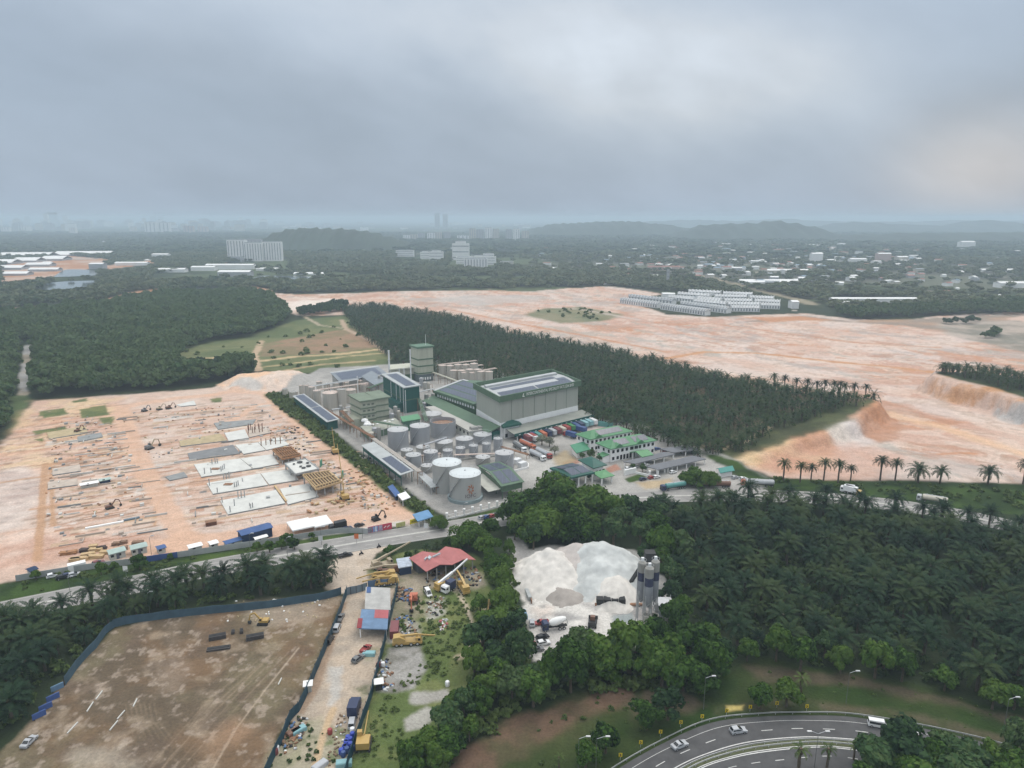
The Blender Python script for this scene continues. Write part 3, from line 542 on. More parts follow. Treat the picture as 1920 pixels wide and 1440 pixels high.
# expressway on its curve: two carriageways
OUT = [P(*p) for p in ((1085, 1500), (1158, 1446), (1240, 1399), (1335, 1358), (1431, 1346), (1515, 1344), (1599, 1347), (1719, 1366), (1834, 1392), (1920, 1419), (2050, 1470))]
INN = [P(*p) for p in ((1180, 1500), (1268, 1440), (1335, 1411), (1407, 1392), (1503, 1383), (1570, 1385), (1637, 1392), (1740, 1410), (1830, 1440), (1920, 1490), (2000, 1540))]
oc, ic = resample([p[:2] for p in OUT], 1.5), resample([p[:2] for p in INN], 1.5)
def even(c, n):
    L0 = [0]
    for i in range(len(c) - 1): L0.append(L0[-1] + (c[i + 1] - c[i]).length)
    xs = np.linspace(0, L0[-1], n); return [Vector((float(np.interp(x, L0, [p.x for p in c])), float(np.interp(x, L0, [p.y for p in c])))) for x in xs]
oc, ic = even(oc, 120), even(ic, 120)
def between(mb, f0, f1, z, dash=None):
    for i in range(len(oc) - 1):
        if dash and (i % (dash[0] + dash[1])) >= dash[0]: continue
        g = lambda k, f: ic[k].lerp(oc[k], f)
        q = [g(i, f0), g(i + 1, f0), g(i + 1, f1), g(i, f1)]; mb.add([(p.x, p.y, z) for p in q], [(0, 1, 2, 3)])
m_ = MB(); between(m_, -.08, 1.06, .06); hw = m_.obj('highway', asph); tag(hw, kind='structure')
m_ = MB(); between(m_, .0, .035, .085); between(m_, .80, .815, .085); between(m_, .40, .425, .085, (3, 5)); m_.obj('road_marking', paintw, hw)
m_ = MB(); between(m_, -.36, -.08, .05); md = m_.obj('road_median', mat('median grass', (.10, .11, .055), .9, .3, .4)); tag(md, kind='structure')
m_ = MB(); between(m_, -1.5, -.36, .06); hw2 = m_.obj('highway', asph); tag(hw2, kind='structure')
m_ = MB(); between(m_, -.47, -.435, .085); between(m_, -.40, -.37, .085); between(m_, -.86, -.835, .085, (3, 5)); m_.obj('road_marking', paintw, hw2)
def rail(f, label, offs=0):
    t_ = thing('guardrail', label, 'guardrail', (*ic[60].lerp(oc[60], f), 0)); o3 = Vector((t_.location.x, t_.location.y, 0))
    pts = [Vector((*ic[i].lerp(oc[i], f), 0)) - o3 for i in range(len(ic))]
    mb = MB(); mp = MB()
    for i in range(len(pts) - 1): mb.bar(pts[i] + Vector((0, 0, .62)), pts[i + 1] + Vector((0, 0, .62)), .08, .34)
    st = mat('galvanised steel', (.50, .51, .52), .45, .15, .5, .5, .5); mb.obj('rail', st, t_); 
    for i in range(4, len(pts), 4): mp = MB(); mp.bar(pts[i] + Vector((0, 0, -.1)), pts[i] + Vector((0, 0, .8)), .12); mp.obj('post', st, t_)
    
rail(1.13, 'galvanised guardrail along the outer grass edge of the curving expressway'); rail(-.16, 'galvanised guardrail in the expressway median nearest the upper carriageway'); rail(-.29, 'galvanised guardrail in the expressway median nearest the lower carriageway')
# ponds far off
wat = mat('water', (.10, .125, .13), .12, .1, .02, .5)
for q in ([(100, 520), (125, 506), (180, 508), (185, 516)], [(62, 545), (100, 530), (190, 527), (150, 540)], [(318, 553), (340, 541), (400, 540), (428, 546), (380, 552)], [(930, 473), (935, 467), (985, 467), (975, 472)], [(470, 524), (500, 517), (600, 520), (560, 526)]):
    w_ = PP(q); mb = MB(); mb.add([(x, y, .5) for x, y in resample([*w_, w_[0]], 8)[:-1]], [tuple(range(len(resample([*w_, w_[0]], 8)) - 1))]); tag(mb.obj('pond', wat), kind='structure')
# ================================================================== VEHICLES (length along +x, ground at z = 0)
rubber = mat('rubber', (.018, .018, .018), .9, .1); glass = mat('dark glass', (.015, .018, .022), .08, .05, .5, .6); chrome = mat('light metal', (.55, .56, .57), .35, .1, .5, .5, .6)
white_p = mat('white paint', (.72, .73, .74), .4, .06, .6, .4); steel = MATS['galvanised steel']; grime = mat('grimy chassis', (.035, .035, .036), .8, .3, .8)
VC = {'white': (.74, .75, .76), 'silver': (.42, .44, .47), 'black': (.018, .018, .02), 'red': (.36, .035, .03), 'blue': (.03, .08, .26), 'navy': (.02, .035, .10), 'grey': (.16, .165, .17), 'orange': (.55, .12, .035),
      'yellow': (.48, .29, .035), 'teal': (.06, .30, .28), 'green': (.03, .25, .07), 'maroon': (.22, .045, .05), 'cyan': (.18, .42, .46), 'cream': (.55, .5, .4), 'brown': (.2, .09, .05), 'royal': (.02, .06, .45), 'beige': (.42, .33, .20)}
VC = {k: tuple(x * .78 + .22 * (.3 * v[0] + .6 * v[1] + .1 * v[2]) for x in v) for k, v in VC.items()}
def paintm(c): return mat(c + ' vehicle paint', VC[c], .38, .1, .7, .45)
def wheel(mb, x, y, r, w_): mb.T = lambda a, b, c: (x + a, y + b, r + c); mb.v_ = 0; n = 14; mb.add([(r * math.cos(2 * PI * i / n), s_ * w_ / 2, r * math.sin(2 * PI * i / n)) for s_ in (-1, 1) for i in range(n)], [tuple(range(n)), tuple(range(n, 2 * n))[::-1]] + [((i + 1) % n, i, n + i, n + (i + 1) % n) for i in range(n)])
def wheels(t, spots, r, w_):
    for x, y in spots:
        mb = MB(); wheel(mb, x, y, r, w_); o = mb.obj('wheel', rubber, t)
        mb = MB(); wheel(mb, x, y + math.copysign(w_ * .1, y), r, w_); mb.v = [(x + (a - x) * .55, b, r + (c - r) * .55) for a, b, c in mb.v]; mb.obj('rim', chrome, o)
def at2(a, b):                                       # rear and front pixel -> place and heading
    p, q = G(*a), G(*b); return ((p + q) / 2, math.atan2(q.y - p.y, q.x - p.x), (q - p).length)
def car(label, a, b, c, kind='hatch', group=None, length=4.1):
    loc, rz, _ = at2(a, b); l = length / 2; t = thing('pickup_truck' if kind == 'pickup' else 'van' if kind == 'van' else 'car', label, 'pickup truck' if kind == 'pickup' else 'van' if kind == 'van' else 'car', loc, rz, group)
    w_ = .85; body = paintm(c)
    low = [(-l, .35), (-l, .85), (-l + .15, .95), (l - 1.1, .95), (l - .1, .75), (l, .55), (l, .35)]
    top = {'hatch': [(-l + .1, .93), (-l + .45, 1.5), (l - 2.2, 1.52), (l - 1.15, .93)], 'sedan': [(-l + .7, .93), (-l + 1.3, 1.42), (l - 2.1, 1.44), (l - 1.2, .93)], 'van': [(-l + .03, .93), (-l + .1, 1.85), (l - 1.5, 1.88), (l - .5, .93)], 'pickup': [(-l + 1.9, .93), (-l + 2.0, 1.6), (l - 2.2, 1.62), (l - 1.3, .93)]}[kind]
    mb = MB(); mb.side(low, -w_, w_)
    n0 = len(mb.v); mb.side(top, -w_ + .05, w_ - .05)
    for i in range(n0, len(mb.v)):
        x, y, z = mb.v[i]
        if z > 1.2: mb.v[i] = (x, y * .84, z)
    if kind == 'pickup': mb.box(-l + .05, -l + 1.9, -w_, -w_ + .08, .9, 1.15).box(-l + .05, -l + 1.9, w_ - .08, w_, .9, 1.15).box(-l, -l + .08, -w_, w_, .9, 1.15)
    mb.obj('body', body, t)
    (x0, z0), (x1, z1), (x2, z2), (x3, z3) = top
    f = lambda u, v: (u[0] + (v[0] - u[0]) * .18, u[1] + (v[1] - u[1]) * .18)
    mb = MB()
    for sg in (-1, 1):
        yl, yh = sg * (w_ - .035), sg * (w_ * .8)
        mb.add([(x0 + .2, yl, z0 + .08), (x3 - .2, yl, z0 + .08), (x2 - .05, yh, z1 - .1), (x1 + .1, yh, z1 - .1), (x0 + .2, yl - sg * .04, z0 + .08), (x3 - .2, yl - sg * .04, z0 + .08), (x2 - .05, yh - sg * .04, z1 - .1), (x1 + .1, yh - sg * .04, z1 - .1)], [(0, 1, 2, 3), (4, 7, 6, 5), (0, 4, 5, 1), (1, 5, 6, 2), (2, 6, 7, 3), (3, 7, 4, 0)])
    mb.obj('side_window', glass, t)
    mb = MB(); mb.slab([(x3 + .0, -w_ * .78, z3 + .05), (x3 + .0, w_ * .78, z3 + .05), (x2 + .06, w_ * .68, z2 - .05), (x2 + .06, -w_ * .68, z2 - .05)], -.03); mb.obj('windscreen', glass, t)
    mb = MB(); mb.slab([(x0 - .02, w_ * .75, z0 + .1), (x0 - .02, -w_ * .75, z0 + .1), (x1 - .05, -w_ * .66, z1 - .06), (x1 - .05, w_ * .66, z1 - .06)], -.03); mb.obj('rear_window', glass, t)
    for sg in (-1, 1): mb = MB(); mb.box(l - .12, l + .02, sg * .62 - .16, sg * .62 + .16, .55, .72); mb.obj('headlight', white_p, t)
    wheels(t, [(x, y) for x in (-l + .75, l - .8) for y in (-.78, .78)], .31, .2)
    return t
def cab(t, x, c, h=2.7, w_=1.22, ln=1.9):            # truck cab, its back at x
    mb = MB(); mb.side([(x, .6), (x, h), (x + ln - .45, h), (x + ln - .08, h - .45), (x + ln, 1.5), (x + ln, .6)], -w_, w_); cb = mb.obj('cab', paintm(c), t)
    mb = MB(); mb.slab([(x + ln + .0, -w_ * .88, 1.55), (x + ln + .0, w_ * .88, 1.55), (x + ln - .07, w_ * .86, h - .48), (x + ln - .07, -w_ * .86, h - .48)], -.04); mb.obj('windscreen', glass, cb)
    for sg in (-1, 1): mb = MB(); mb.box(x + .7, x + ln - .35, sg * w_ - .02, sg * w_ + .02, 1.6, 2.3); mb.obj('side_window', glass, cb)
    return cb
def axles(t, xs, r=.5, w_=.32, y=1.0): wheels(t, [(x, s_ * y) for x in xs for s_ in (-1, 1)], r, w_)
def tanker(label, a, b, cabc, tankc, group=None, length=13.0):
    loc, rz, _ = at2(a, b); t = thing('tanker_truck', label, 'tanker truck', loc, rz, group); l = length / 2
    mb = MB(); mb.box(-l, l - .3, -.45, .45, .75, 1.05); mb.obj('chassis', grime, t)
    n = 18; mb = MB(); prof = [(-l, .85), (-l + .25, 1.15), (l - 2.75, 1.15), (l - 2.5, .85)]
    vs = [(x, r * 1.05 * math.cos(2 * PI * i / n), 2.15 + r * math.sin(2 * PI * i / n)) for x, r in prof for i in range(n)]
    fs = [(k * n + i, k * n + (i + 1) % n, (k + 1) * n + (i + 1) % n, (k + 1) * n + i) for k in range(3) for i in range(n)] + [tuple(range(n)), tuple(range(3 * n, 4 * n))[::-1]]
    mb.add(vs, fs); tk = mb.obj('tank', paintm(tankc), t, smooth=True)
    mb = MB(); mb.box(-l + .6, l - 3.2, -.3, .3, 3.27, 3.36); mb.obj('walkway', steel, tk)
    for x in (-l + 2, 0, l - 4.2): mb = MB(); mb.lathe([(.3, 3.3), (.3, 3.5), (.22, 3.56)], x, 0, 12); mb.obj('hatch', chrome, tk)
    cab(t, l - 2.2, cabc); axles(t, (-l + .9, -l + 2.1, -l + 3.3, l - 3.6, l - 1.1)); return t
def box_truck(label, a, b, cabc, boxc, group=None, length=10.0, name='box_truck', cat='truck'):
    loc, rz, _ = at2(a, b); t = thing(name, label, cat, loc, rz, group); l = length / 2
    mb = MB(); mb.box(-l, l - .3, -.45, .45, .75, 1.05); mb.obj('chassis', grime, t)
    mb = MB(); mb.box(-l, l - 2.4, -1.22, 1.22, 1.15, 3.6); bx = mb.obj('cargo_box', paintm(boxc), t)
    mb = MB(); mb.box(-l - .04, -l, -1.1, 1.1, 1.25, 3.5); mb.obj('rear_door', paintm(boxc), bx)
    cab(t, l - 2.1, cabc); axles(t, (-l + 1, -l + 2.2, l - 1.1)); return t
CONT = {}
def container(label, a, b, c, z=0.0, group=None, length=6.1):
    loc, rz, _ = (Vector((a[0], a[1], 0)), math.atan2(-WH.v.y, -WH.v.x), 0) if b is None else at2(a, b); loc = loc.copy(); loc.z += z; t = thing('shipping_container', label, 'container', loc, rz, group); l = length / 2
    mb = MB(); pts = []
    n = int(length / .3)
    for i in range(n): x = -l + i * length / n; pts += [(x, 1.18), (x + .1, 1.22), (x + .2, 1.22), (x + .28, 1.18)]
    pts += [(l, 1.18)]
    mb.prism(pts + [(x, -y) for x, y in reversed(pts)], .15, 2.5); mb.obj('wall', paintm(c), t)
    mb = MB()
    for x in (-l, l - .12):
        for y in (-1.22, 1.1): mb.box(x, x + .12, y, y + .12, 0, 2.59)
    for z0 in (.0, 2.47):
        for y in (-1.22, 1.1): mb.box(-l + .12, l - .12, y, y + .12, z0, z0 + .12)
    mb.obj('frame', paintm(c), t)
    mb = MB(); mb.box(-l + .06, l - .06, -1.1, 1.1, 2.47, 2.56); mb.obj('roof', paintm(c), t)
    mb = MB(); mb.box(l, l + .05, -1.1, -.02, .15, 2.45).box(l, l + .05, .02, 1.1, .15, 2.45); mb.obj('door', paintm(c), t); return t
# ================================================================== FACTORY
def zat(py, y): return CAMH - y * math.tan(PITCH + math.atan((py - 720) / F))
sage = mat('sage cladding', (.40, .41, .36), .6, .08, .12, .3, streak=True, rib=3); sage2 = mat('pale sage panel', (.42, .43, .34), .7, .12, .2, streak=True)
gfas = mat('green fascia', (.095, .155, .10), .55, .12, .3); dgrn = mat('dark green cladding', (.012, .10, .082), .5, .12, .3, .3, streak=True, rib=3); drf = mat('dark green roof', (.02, .095, .075), .45, .15, .25)
gryroof = mat('grey metal roof', (.40, .42, .42), .5, .15, .15, .3); ltroof = mat('light metal roof', (.42, .435, .44), .5, .12, .15, .3); whw = mat('white wall', (.80, .80, .79), .7, .06, .3); concw = mat('concrete', (.34, .335, .315), .85, .18, .2)
solar = mat('solar panel', (.05, .06, .09), .28, .15, .1, .5, grid=(2.0, 1.0, .05, (2.2, 2.2, 2.2))); dark = mat('dark opening', (.012, .013, .014), .9, .2); okgreen = mat('office green roof', (.085, .23, .115), .5, .16, .25); olive = mat('olive roof', (.17, .21, .155), .6, .15, .2)
rust = mat('rusty steel', (.25, .14, .085), .8, .35, .5); pinkroof = mat('faded tank roof', (.52, .43, .38), .7, .22, .3); beige_m = mat('beige render', (.47, .46, .38), .7, .12, .2)
# --- the big warehouse
f_ = frpx((938, 753), (1084, 723), (893, 728.5), 21.0); f_.o.z = 0; WH = f_; L_, W_ = f_.L, f_.W
t = thing('warehouse', 'big sage green clad warehouse with white base band, green parapet and company lettering', 'warehouse', f_.o)
m = MB(f_); m.box(0, L_, 0, W_, 8.6, 21.2); m.obj('wall', sage, t)
m = MB(f_); m.box(-.12, L_ + .12, -.12, W_ + .12, 0, 8.6); m.obj('base_wall', whw, t)
m = MB(f_); z0, z1 = 21.0, 24.4
m.box(-1.6, L_ + 1.6, -1.6, -.9, z0, z1).box(-1.6, L_ + 1.6, W_ + .9, W_ + 1.6, z0, z1).box(-1.6, -.9, -.9, W_ + .9, z0, z1).box(L_ + .9, L_ + 1.6, -.9, W_ + .9, z0, z1).box(-.9, L_ + .9, -.9, W_ + .9, z0, z0 + .3); m.obj('parapet', gfas, t)
m = MB(f_); n = 14; A = []
for i in range(n + 1): b = -.8 + (W_ + 1.6) * i / n; A.append((b, 22.0 + 1.5 * math.sin(PI * i / n)))
m.front([(A[0][0], 21.3)] + A + [(A[-1][0], 21.3)], -.8, L_ + .8); rf = m.obj('roof', ltroof, t)
def on(b): return 22.0 + 1.5 * math.sin(PI * (b + .8) / (W_ + 1.6)) + .08
for b0, b1, a0, a1 in ((.5, .30 * W_, 3, .50 * L_), (.5, .30 * W_, .52 * L_, L_ - 2), (.47 * W_, .62 * W_, 3, L_ - 8), (.30 * W_, .44 * W_, L_ - 9, L_ - 2)):
    m = MB(f_); b0_ = b0
    while b0_ < b1 - .5: c = min(b0_ + 1.6, b1); m.slab([(a0, b0_, on(b0_) + .1), (a1, b0_, on(b0_) + .1), (a1, c, on(c) + .1), (a0, c, on(c) + .1)], .08); b0_ = c
    m.obj('solar_panel', solar, rf)
m = MB(f_); m.box(2, L_ - 2, .68 * W_, .78 * W_, on(.7 * W_) - .3, on(.7 * W_) + 1.2); m.obj('ridge_vent', ltroof, rf)
for a in (8, 16.5, 25, 33.5, 42, 50.5): m = MB(f_); m.box(a, a + .18, -.1, 0, 8.7, 20.9); m.obj('downpipe', gfas, t)
m = MB(f_); m.add([(2, -.9, 5.6), (L_ + 3, -.9, 5.6), (L_ + 6, -11, 4.4), (4, -11, 4.4), (2, -.9, 5.3), (L_ + 3, -.9, 5.3), (L_ + 6, -11, 4.1), (4, -11, 4.1)], [(0, 3, 2, 1), (4, 5, 6, 7), (0, 4, 7, 3), (1, 2, 6, 5), (2, 3, 7, 6), (0, 1, 5, 4)])
cn = m.obj('loading_canopy', mat('weathered canopy roof', (.27, .28, .25), .75, .15, .15), t)
m = MB(f_); m.add([(4, -11.05, 2.9), (L_ + 6, -11.05, 2.9), (L_ + 6, -11.05, 4.6), (4, -11.05, 4.6), (4, -11.3, 2.9), (L_ + 6, -11.3, 2.9), (L_ + 6, -11.3, 4.6), (4, -11.3, 4.6)], [(3, 2, 1, 0), (4, 5, 6, 7), (0, 1, 5, 4), (3, 7, 6, 2), (0, 4, 7, 3), (1, 2, 6, 5)]); m.obj('canopy_fascia', dgrn, cn)
for i in range(9): m = MB(f_); a = 6 + i * (L_ - 4) / 8; m.box(a, a + .35, -10.9, -10.55, 0, 4.2); m.obj('post', whw, cn)
for i in range(15): m = MB(f_); a = 7 + i * (L_ - 5) / 14; m.box(a, a + 1.2, -11.36, -11.3, 3.4, 3.75); m.obj('dock_sign', whw, cn)
def lettering(txt, size, mt, parent, place, ext=.03, name='lettering'):
    cu = bpy.data.curves.new('lettering', 'FONT'); cu.body = txt; cu.size = size; cu.extrude = ext; cu.align_x = 'LEFT'; cu.resolution_u = 2
    tmp = bpy.data.objects.new('lettering', cu); COL.objects.link(tmp); dg = bpy.context.evaluated_depsgraph_get(); me = bpy.data.meshes.new_from_object(tmp.evaluated_get(dg))
    bpy.data.objects.remove(tmp); wd = max(v.co.x for v in me.vertices)
    for v in me.vertices: v.co = place(v.co.x, v.co.y, v.co.z, wd)
    me.materials.clear(); me.materials.append(mt); return link(name, me, parent)
lettering('INTERCONTINENTAL SPECIALITY FATS SDN BHD', 2.5, mat('white lettering', (.8, .8, .76), .5, .03), t, lambda x, y, z, w_: Vector(f_(L_ * .30 + x * (L_ * .62 / w_), -1.66 - z, 21.9 + y)))
m = MB(f_); m.prism([(L_ * .255, -1.7), (L_ * .275, -1.7), (L_ * .275, -1.66), (L_ * .255, -1.66)], 21.7, 22.1); m.side([(L_ * .25, 21.6), (L_ * .262, 23.6), (L_ * .268, 23.4), (L_ * .258, 21.9), (L_ * .275, 21.9), (L_ * .278, 21.6)], -1.72, -1.64); m.obj('emblem', MATS['white lettering'], t)
# --- its long side annex with the solar roof
f_ = frpx((893, 757), (1020, 731), (815, 731), 11.0); f_.o.z = 0; L_, W_ = f_.L, f_.W; bl = WH.world(-1.8, W_ * 0)      # u to the right, v away
f_ = Fr(f_.o, Vector((f_.o.x + WH.u.x * 40, f_.o.y + WH.u.y * 40)), f_.world(0, W_)); L_, W_ = 40, f_.W
t = thing('factory_hall', 'green factory hall with low gabled solar roof and row of white vents', 'factory', f_.o)
m = MB(f_); m.box(0, L_, 1, W_, 0, 10.6); m.obj('wall', mat('green cladding', (.06, .12, .065), .6, .12, .2, rib=3), t)
m = MB(f_); m.add([(-1, .8, 10.8), (-1, W_ + .5, 10.8), (L_ * .55, W_ + .5, 14.6), (L_ * .55, .8, 14.6), (L_ + 1, W_ + .5, 11), (L_ + 1, .8, 11), (-1, .8, 9.2), (-1, W_ + .5, 9.2), (L_ + 1, W_ + .5, 9.2), (L_ + 1, .8, 9.2)], [(0, 3, 2, 1), (3, 5, 4, 2), (0, 1, 7, 6), (5, 9, 8, 4), (1, 2, 4, 8, 7), (0, 6, 9, 5, 3), (6, 7, 8, 9)]); rf = m.obj('roof', gfas, t)
def ra(a): return 10.8 + 3.8 * (a + 1) / (L_ * .55 + 1) + .12
for a0, a1 in ((1.5, 7), (8, 14), (15, 21)):
    m = MB(f_); m.slab([(a0, 3, ra(a0)), (a1, 3, ra(a1)), (a1, W_ - 3, ra(a1)), (a0, W_ - 3, ra(a0))], .06); m.obj('solar_panel', solar, rf)
m = MB(f_); m.slab([(-1, W_ - 2, 11.0), (21, W_ - 2, 14.75), (21, W_ + .4, 14.75), (-1, W_ + .4, 11.0)], .12); m.slab([(21.2, W_ - 6, 14.8), (23.4, W_ - 6, 14.8), (23.4, W_, 14.8), (21.2, W_, 14.8)], .12); m.obj('roof_edge', ltroof, rf)
for i in range(15): m = MB(f_); b = 2 + i * (W_ - 4) / 15; m.box(-.25, .0, b, b + 1.5, 7.2, 8.8); m.obj('vent', whw, t)
# lean-to along both
f2 = Fr(f_.world(-.3, W_ + 1), f_.world(-9, W_ + 1), WH.world(-.3, 0)); L2, W2 = f2.L, f2.W
t = thing('lean_to', 'long dark green lean-to along the left side of the factory hall and warehouse', 'lean-to', f2.o)
m = MB(f2); m.box(0, L2 - .6, 0, W2, 0, 4.4); m.obj('wall', dgrn, t)
m = MB(f2); m.slab([(-.2, -.5, 7.0), (-.2, W2 + .3, 7.0), (L2, W2 + .3, 5.0), (L2, -.5, 5.0)], .5); m.obj('roof', gfas, t)
for i in range(2): m = MB(f2); m.box(L2 - .62, L2 - .5, W2 - 7 - i * 4, W2 - 5.6 - i * 4, .3, 4.2); m.obj('door', whw, t)
m = MB(f2); m.box(L2 - .62, L2 - .5, W2 * .1, W2 * .55, .2, 1.4); m.obj('skirt', dark, t)
# --- flat concrete canopy block beside it
f_ = frpx((880, 809), (917, 804), (797, 763), 5.0); f_.o.z = 0; L_, W_ = f_.L, f_.W
t = thing('flat_roof_block', 'long flat grey concrete roofed block between the tanks and the lean-to', 'building', f_.o)
m = MB(f_); m.box(0, L_, 0, W_, 4.5, 5.1); m.obj('roof', mat('concrete roof', (.43, .42, .39), .85, .12, .12), t)
m = MB(f_); m.box(.5, L_ - .5, .5, W_ - .5, 0, 4.5); m.obj('wall', mat('cream wall', (.55, .55, .5), .8, .12, .2), t)
for i in range(12): m = MB(f_); b = 2 + i * (W_ - 4) / 12; m.box(.42, .5, b, b + 1.8, 2.0, 3.6); m.obj('window', dark, t)
m = MB(f_); m.box(2, 6, 1, 4, 5.1, 6.6); m.box(7, 9, 2, 5, 5.1, 6.2); m.obj('rooftop_unit', concw, t)
# --- dark green roofed gate tower
f_ = frpx((944.5, 800), (975.6, 794), (933.5, 790.5), 7.2); f_.o.z = 0; L_, W_ = f_.L, f_.W
t = thing('dock_office', 'small white dock office with dark green hipped roof at the warehouse corner', 'office', f_.o)
m = MB(f_); m.box(.5, L_ - .5, .5, W_ - .5, 0, 6.8); m.obj('wall', whw, t)
m = MB(f_); m.hip(0, L_, 0, W_, 7.4, 9.6, .6, 1.0); m.obj('roof', drf, t)
for i in range(3): m = MB(f_); m.box(1.2 + i * 2.6, 2.8 + i * 2.6, .42, .5, .4 if i == 0 else 3.6, 2.6 if i == 0 else 5.4); m.obj('window', dark, t)
m = MB(f_); m.box(L_ - 4, L_ - 1, .40, .5, .4, 4.4); m.obj('door', mat('grey shutter', (.45, .45, .43), .6, .15, .3), t)
container('royal blue container beside the white dock office', (922, 815), (938, 811), 'royal', length=6.1)
# --- dark green process building
f_ = frpx((758, 726), (786, 721.5), (718, 705.5), 16.9); f_.o.z = 0; L_, W_ = f_.L, f_.W
t = thing('process_building', 'tall dark green clad process building with grey solar roof and white pipes on its side', 'factory', f_.o)
m = MB(f_); m.box(0, L_, 0, W_, 0, 16.4); m.obj('wall', dgrn, t)
m = MB(f_); m.slab([(-1, -1, 16.9), (L_ + 1, -1, 16.9), (L_ + 1, W_ + 1, 18.4), (-1, W_ + 1, 18.4)], .6); rf = m.obj('roof', gryroof, t)
m = MB(f_); zz_ = lambda b: 16.9 + 1.5 * (b + 1) / (W_ + 2) + .12; m.slab([(1.8, 1.5, zz_(1.5)), (L_ - 1.8, 1.5, zz_(1.5)), (L_ - 1.8, W_ - 3, zz_(W_ - 3)), (1.8, W_ - 3, zz_(W_ - 3))], .08); m.obj('solar_panel', solar, rf)
for b in (1.2, 6.5, 13, 22): m = MB(f_); m.box(-.4, -.05, b, b + .35, 0, 16.2); m.obj('pipe', white_p, t)
m = MB(f_); m.box(.3, .65, -.4, -.05, 0, 15); m.obj('pipe', white_p, t)
m = MB(f_); m.box(-.25, L_ + .2, -.2, 0, 8.0, 8.6).box(-.25, -.02, 0, W_, 8.0, 8.6); m.obj('floor_band', gfas, t)
m = MB(f_); m.box(-3.2, 0, 3, W_ - 4, 0, 6.0); m.obj('side_block', dgrn, t)
# --- pale sage twin blocks
f_ = frpx((676, 751), (704, 747), (656, 741.5), 16.0); f_.o.z = 0; L_, W_ = f_.L, f_.W
t = thing('plant_building', 'pale sage four storey plant building of two joined blocks with flat olive roofs', 'factory', f_.o)
L2 = L_ + ppm(730, 750) and L_ + 28 / ppm(715, 800)
m = MB(f_); m.box(0, L_, 0, W_, 0, 15.6); m.obj('wall', sage2, t); m = MB(f_); m.box(L_ + .3, L2, 1.5, W_ - 1, 0, 15.2); m.obj('wall', sage2, t)
m = MB(f_); m.slab([(-1, -1, 15.9), (L_ + .2, -1, 15.9), (L_ + .2, W_ + 1, 16.6), (-1, W_ + 1, 16.6)], .9); m.obj('roof', olive, t); m = MB(f_); m.slab([(L_ + .3, .3, 15.7), (L2 + 1, .3, 15.7), (L2 + 1, W_, 16.9), (L_ + .3, W_, 16.9)], .9); m.obj('roof', olive, t)
for z0 in (3.4, 7.0, 10.6): m = MB(f_); m.box(-.5, L_ - .1, -.5, 0, z0, z0 + .8).box(-.5, 0, 0, W_, z0, z0 + .8).box(L_ + .35, L2 + .3, 1.1, 1.5, z0, z0 + .8); m.obj('floor_band', olive, t)
for z0 in (5.2, 8.8, 12.4):
    for a in (1.2, 4.0, 6.6): m = MB(f_); m.box(a, a + 1.6, -.06, 0, z0, z0 + 1.1); m.obj('louvre', mat('louvre', (.16, .18, .15), .7, .1), t)
m = MB(f_); m.box(-6, 0.0, 1, W_ - 1, 0, 4.8); m.obj('side_block', sage2, t)
# --- tall tower with bands
f_ = frpx((783, 655), (811.7, 652.3), (776.7, 653), 25.0); f_.o.z = 0
yb = f_.o.y; f_.W = 11
t = thing('process_tower', 'tall pale sage process tower with green bands and a mast on its roof', 'tower', f_.o); L_, W_ = f_.L, 11
m = MB(f_); m.box(0, L_, 0, W_, 5.5, 25.6); m.obj('wall', sage2, t); m = MB(f_); m.box(.2, L_ - .2, .2, W_ - .2, 0, 5.5); m.obj('base_wall', mat('slate wall', (.12, .15, .16), .7, .15), t)
for z0 in (6.0, 11.5, 16.6): m = MB(f_); m.box(-.35, L_ + .35, -.35, W_ + .35, z0, z0 + .9); m.obj('floor_band', gfas, t)
m = MB(f_); m.box(-.8, L_ + .8, -.8, W_ + .8, 25.6, 26.9); m.obj('roof', mat('tower cap', (.11, .19, .13), .6, .1), t)
m = MB(f_); m.tube([(L_ * .7, 4, 26.9), (L_ * .7, 4, 35)], .14); m.obj('mast', white_p, t)
for i in range(5): m = MB(f_); m.box(1 + i * 2, 2.1 + i * 2, .1, .2, 1.2, 3.2); m.obj('window', whw, t)
f2 = frpx((733, 703), (776, 699), (733, 691), 6.0); f2.o.z = 0; f2.W = 16; L_, W_ = f2.L, 16
t = thing('boiler_house', 'low beige boiler house with open columned storey, left of the tall process tower', 'building', f2.o)
m = MB(f2); m.box(0, L_, 0, W_, 0, 5.2); m.obj('wall', gfas, t); m = MB(f2); m.box(0, L_, .8, W_, 5.2, 9); m.obj('upper_wall', beige_m, t); m = MB(f2); m.box(-.8, L_ + .5, -.5, W_ + .6, 9.6, 10.4); m.obj('roof', mat('cream roof', (.5, .5, .42), .7, .1), t)
for i in range(5): m = MB(f2); a = .3 + i * (L_ - .8) / 4; m.box(a, a + .5, -.2, .3, 5.2, 9.6); m.obj('column', beige_m, t)
def chimney(px, top, base, label, r=.7):
    p = P(px, base); z1 = zat(top, p.y); t = thing('chimney', label, 'chimney', p); m = MB(); m.lathe([(r, 0), (r * .85, z1 - .5), (r * .95, z1 - .5), (r * .95, z1)], n=14); m.obj('stack', white_p, t, smooth=True)
    m = MB()
    for z0 in (z1 * .35, z1 * .7): m.lathe([(r * 1.5, z0), (r * 1.5, z0 + .15)], n=14)
    m.obj('platform', steel, t)
chimney(731, 657, 716, 'thicker pale steel chimney left of the beige boiler house'); chimney(771, 655, 722, 'slimmer white steel chimney standing against the tall process tower', .5); chimney(749.5, 690, 722, 'short white vent stack in front of the beige boiler house', .35); chimney(758.5, 690, 724, 'short grey vent stack close to the tower, before the boiler house', .35)
chimney(672, 705, 752, 'thin red and white flue behind the pale sage twin blocks', .28)
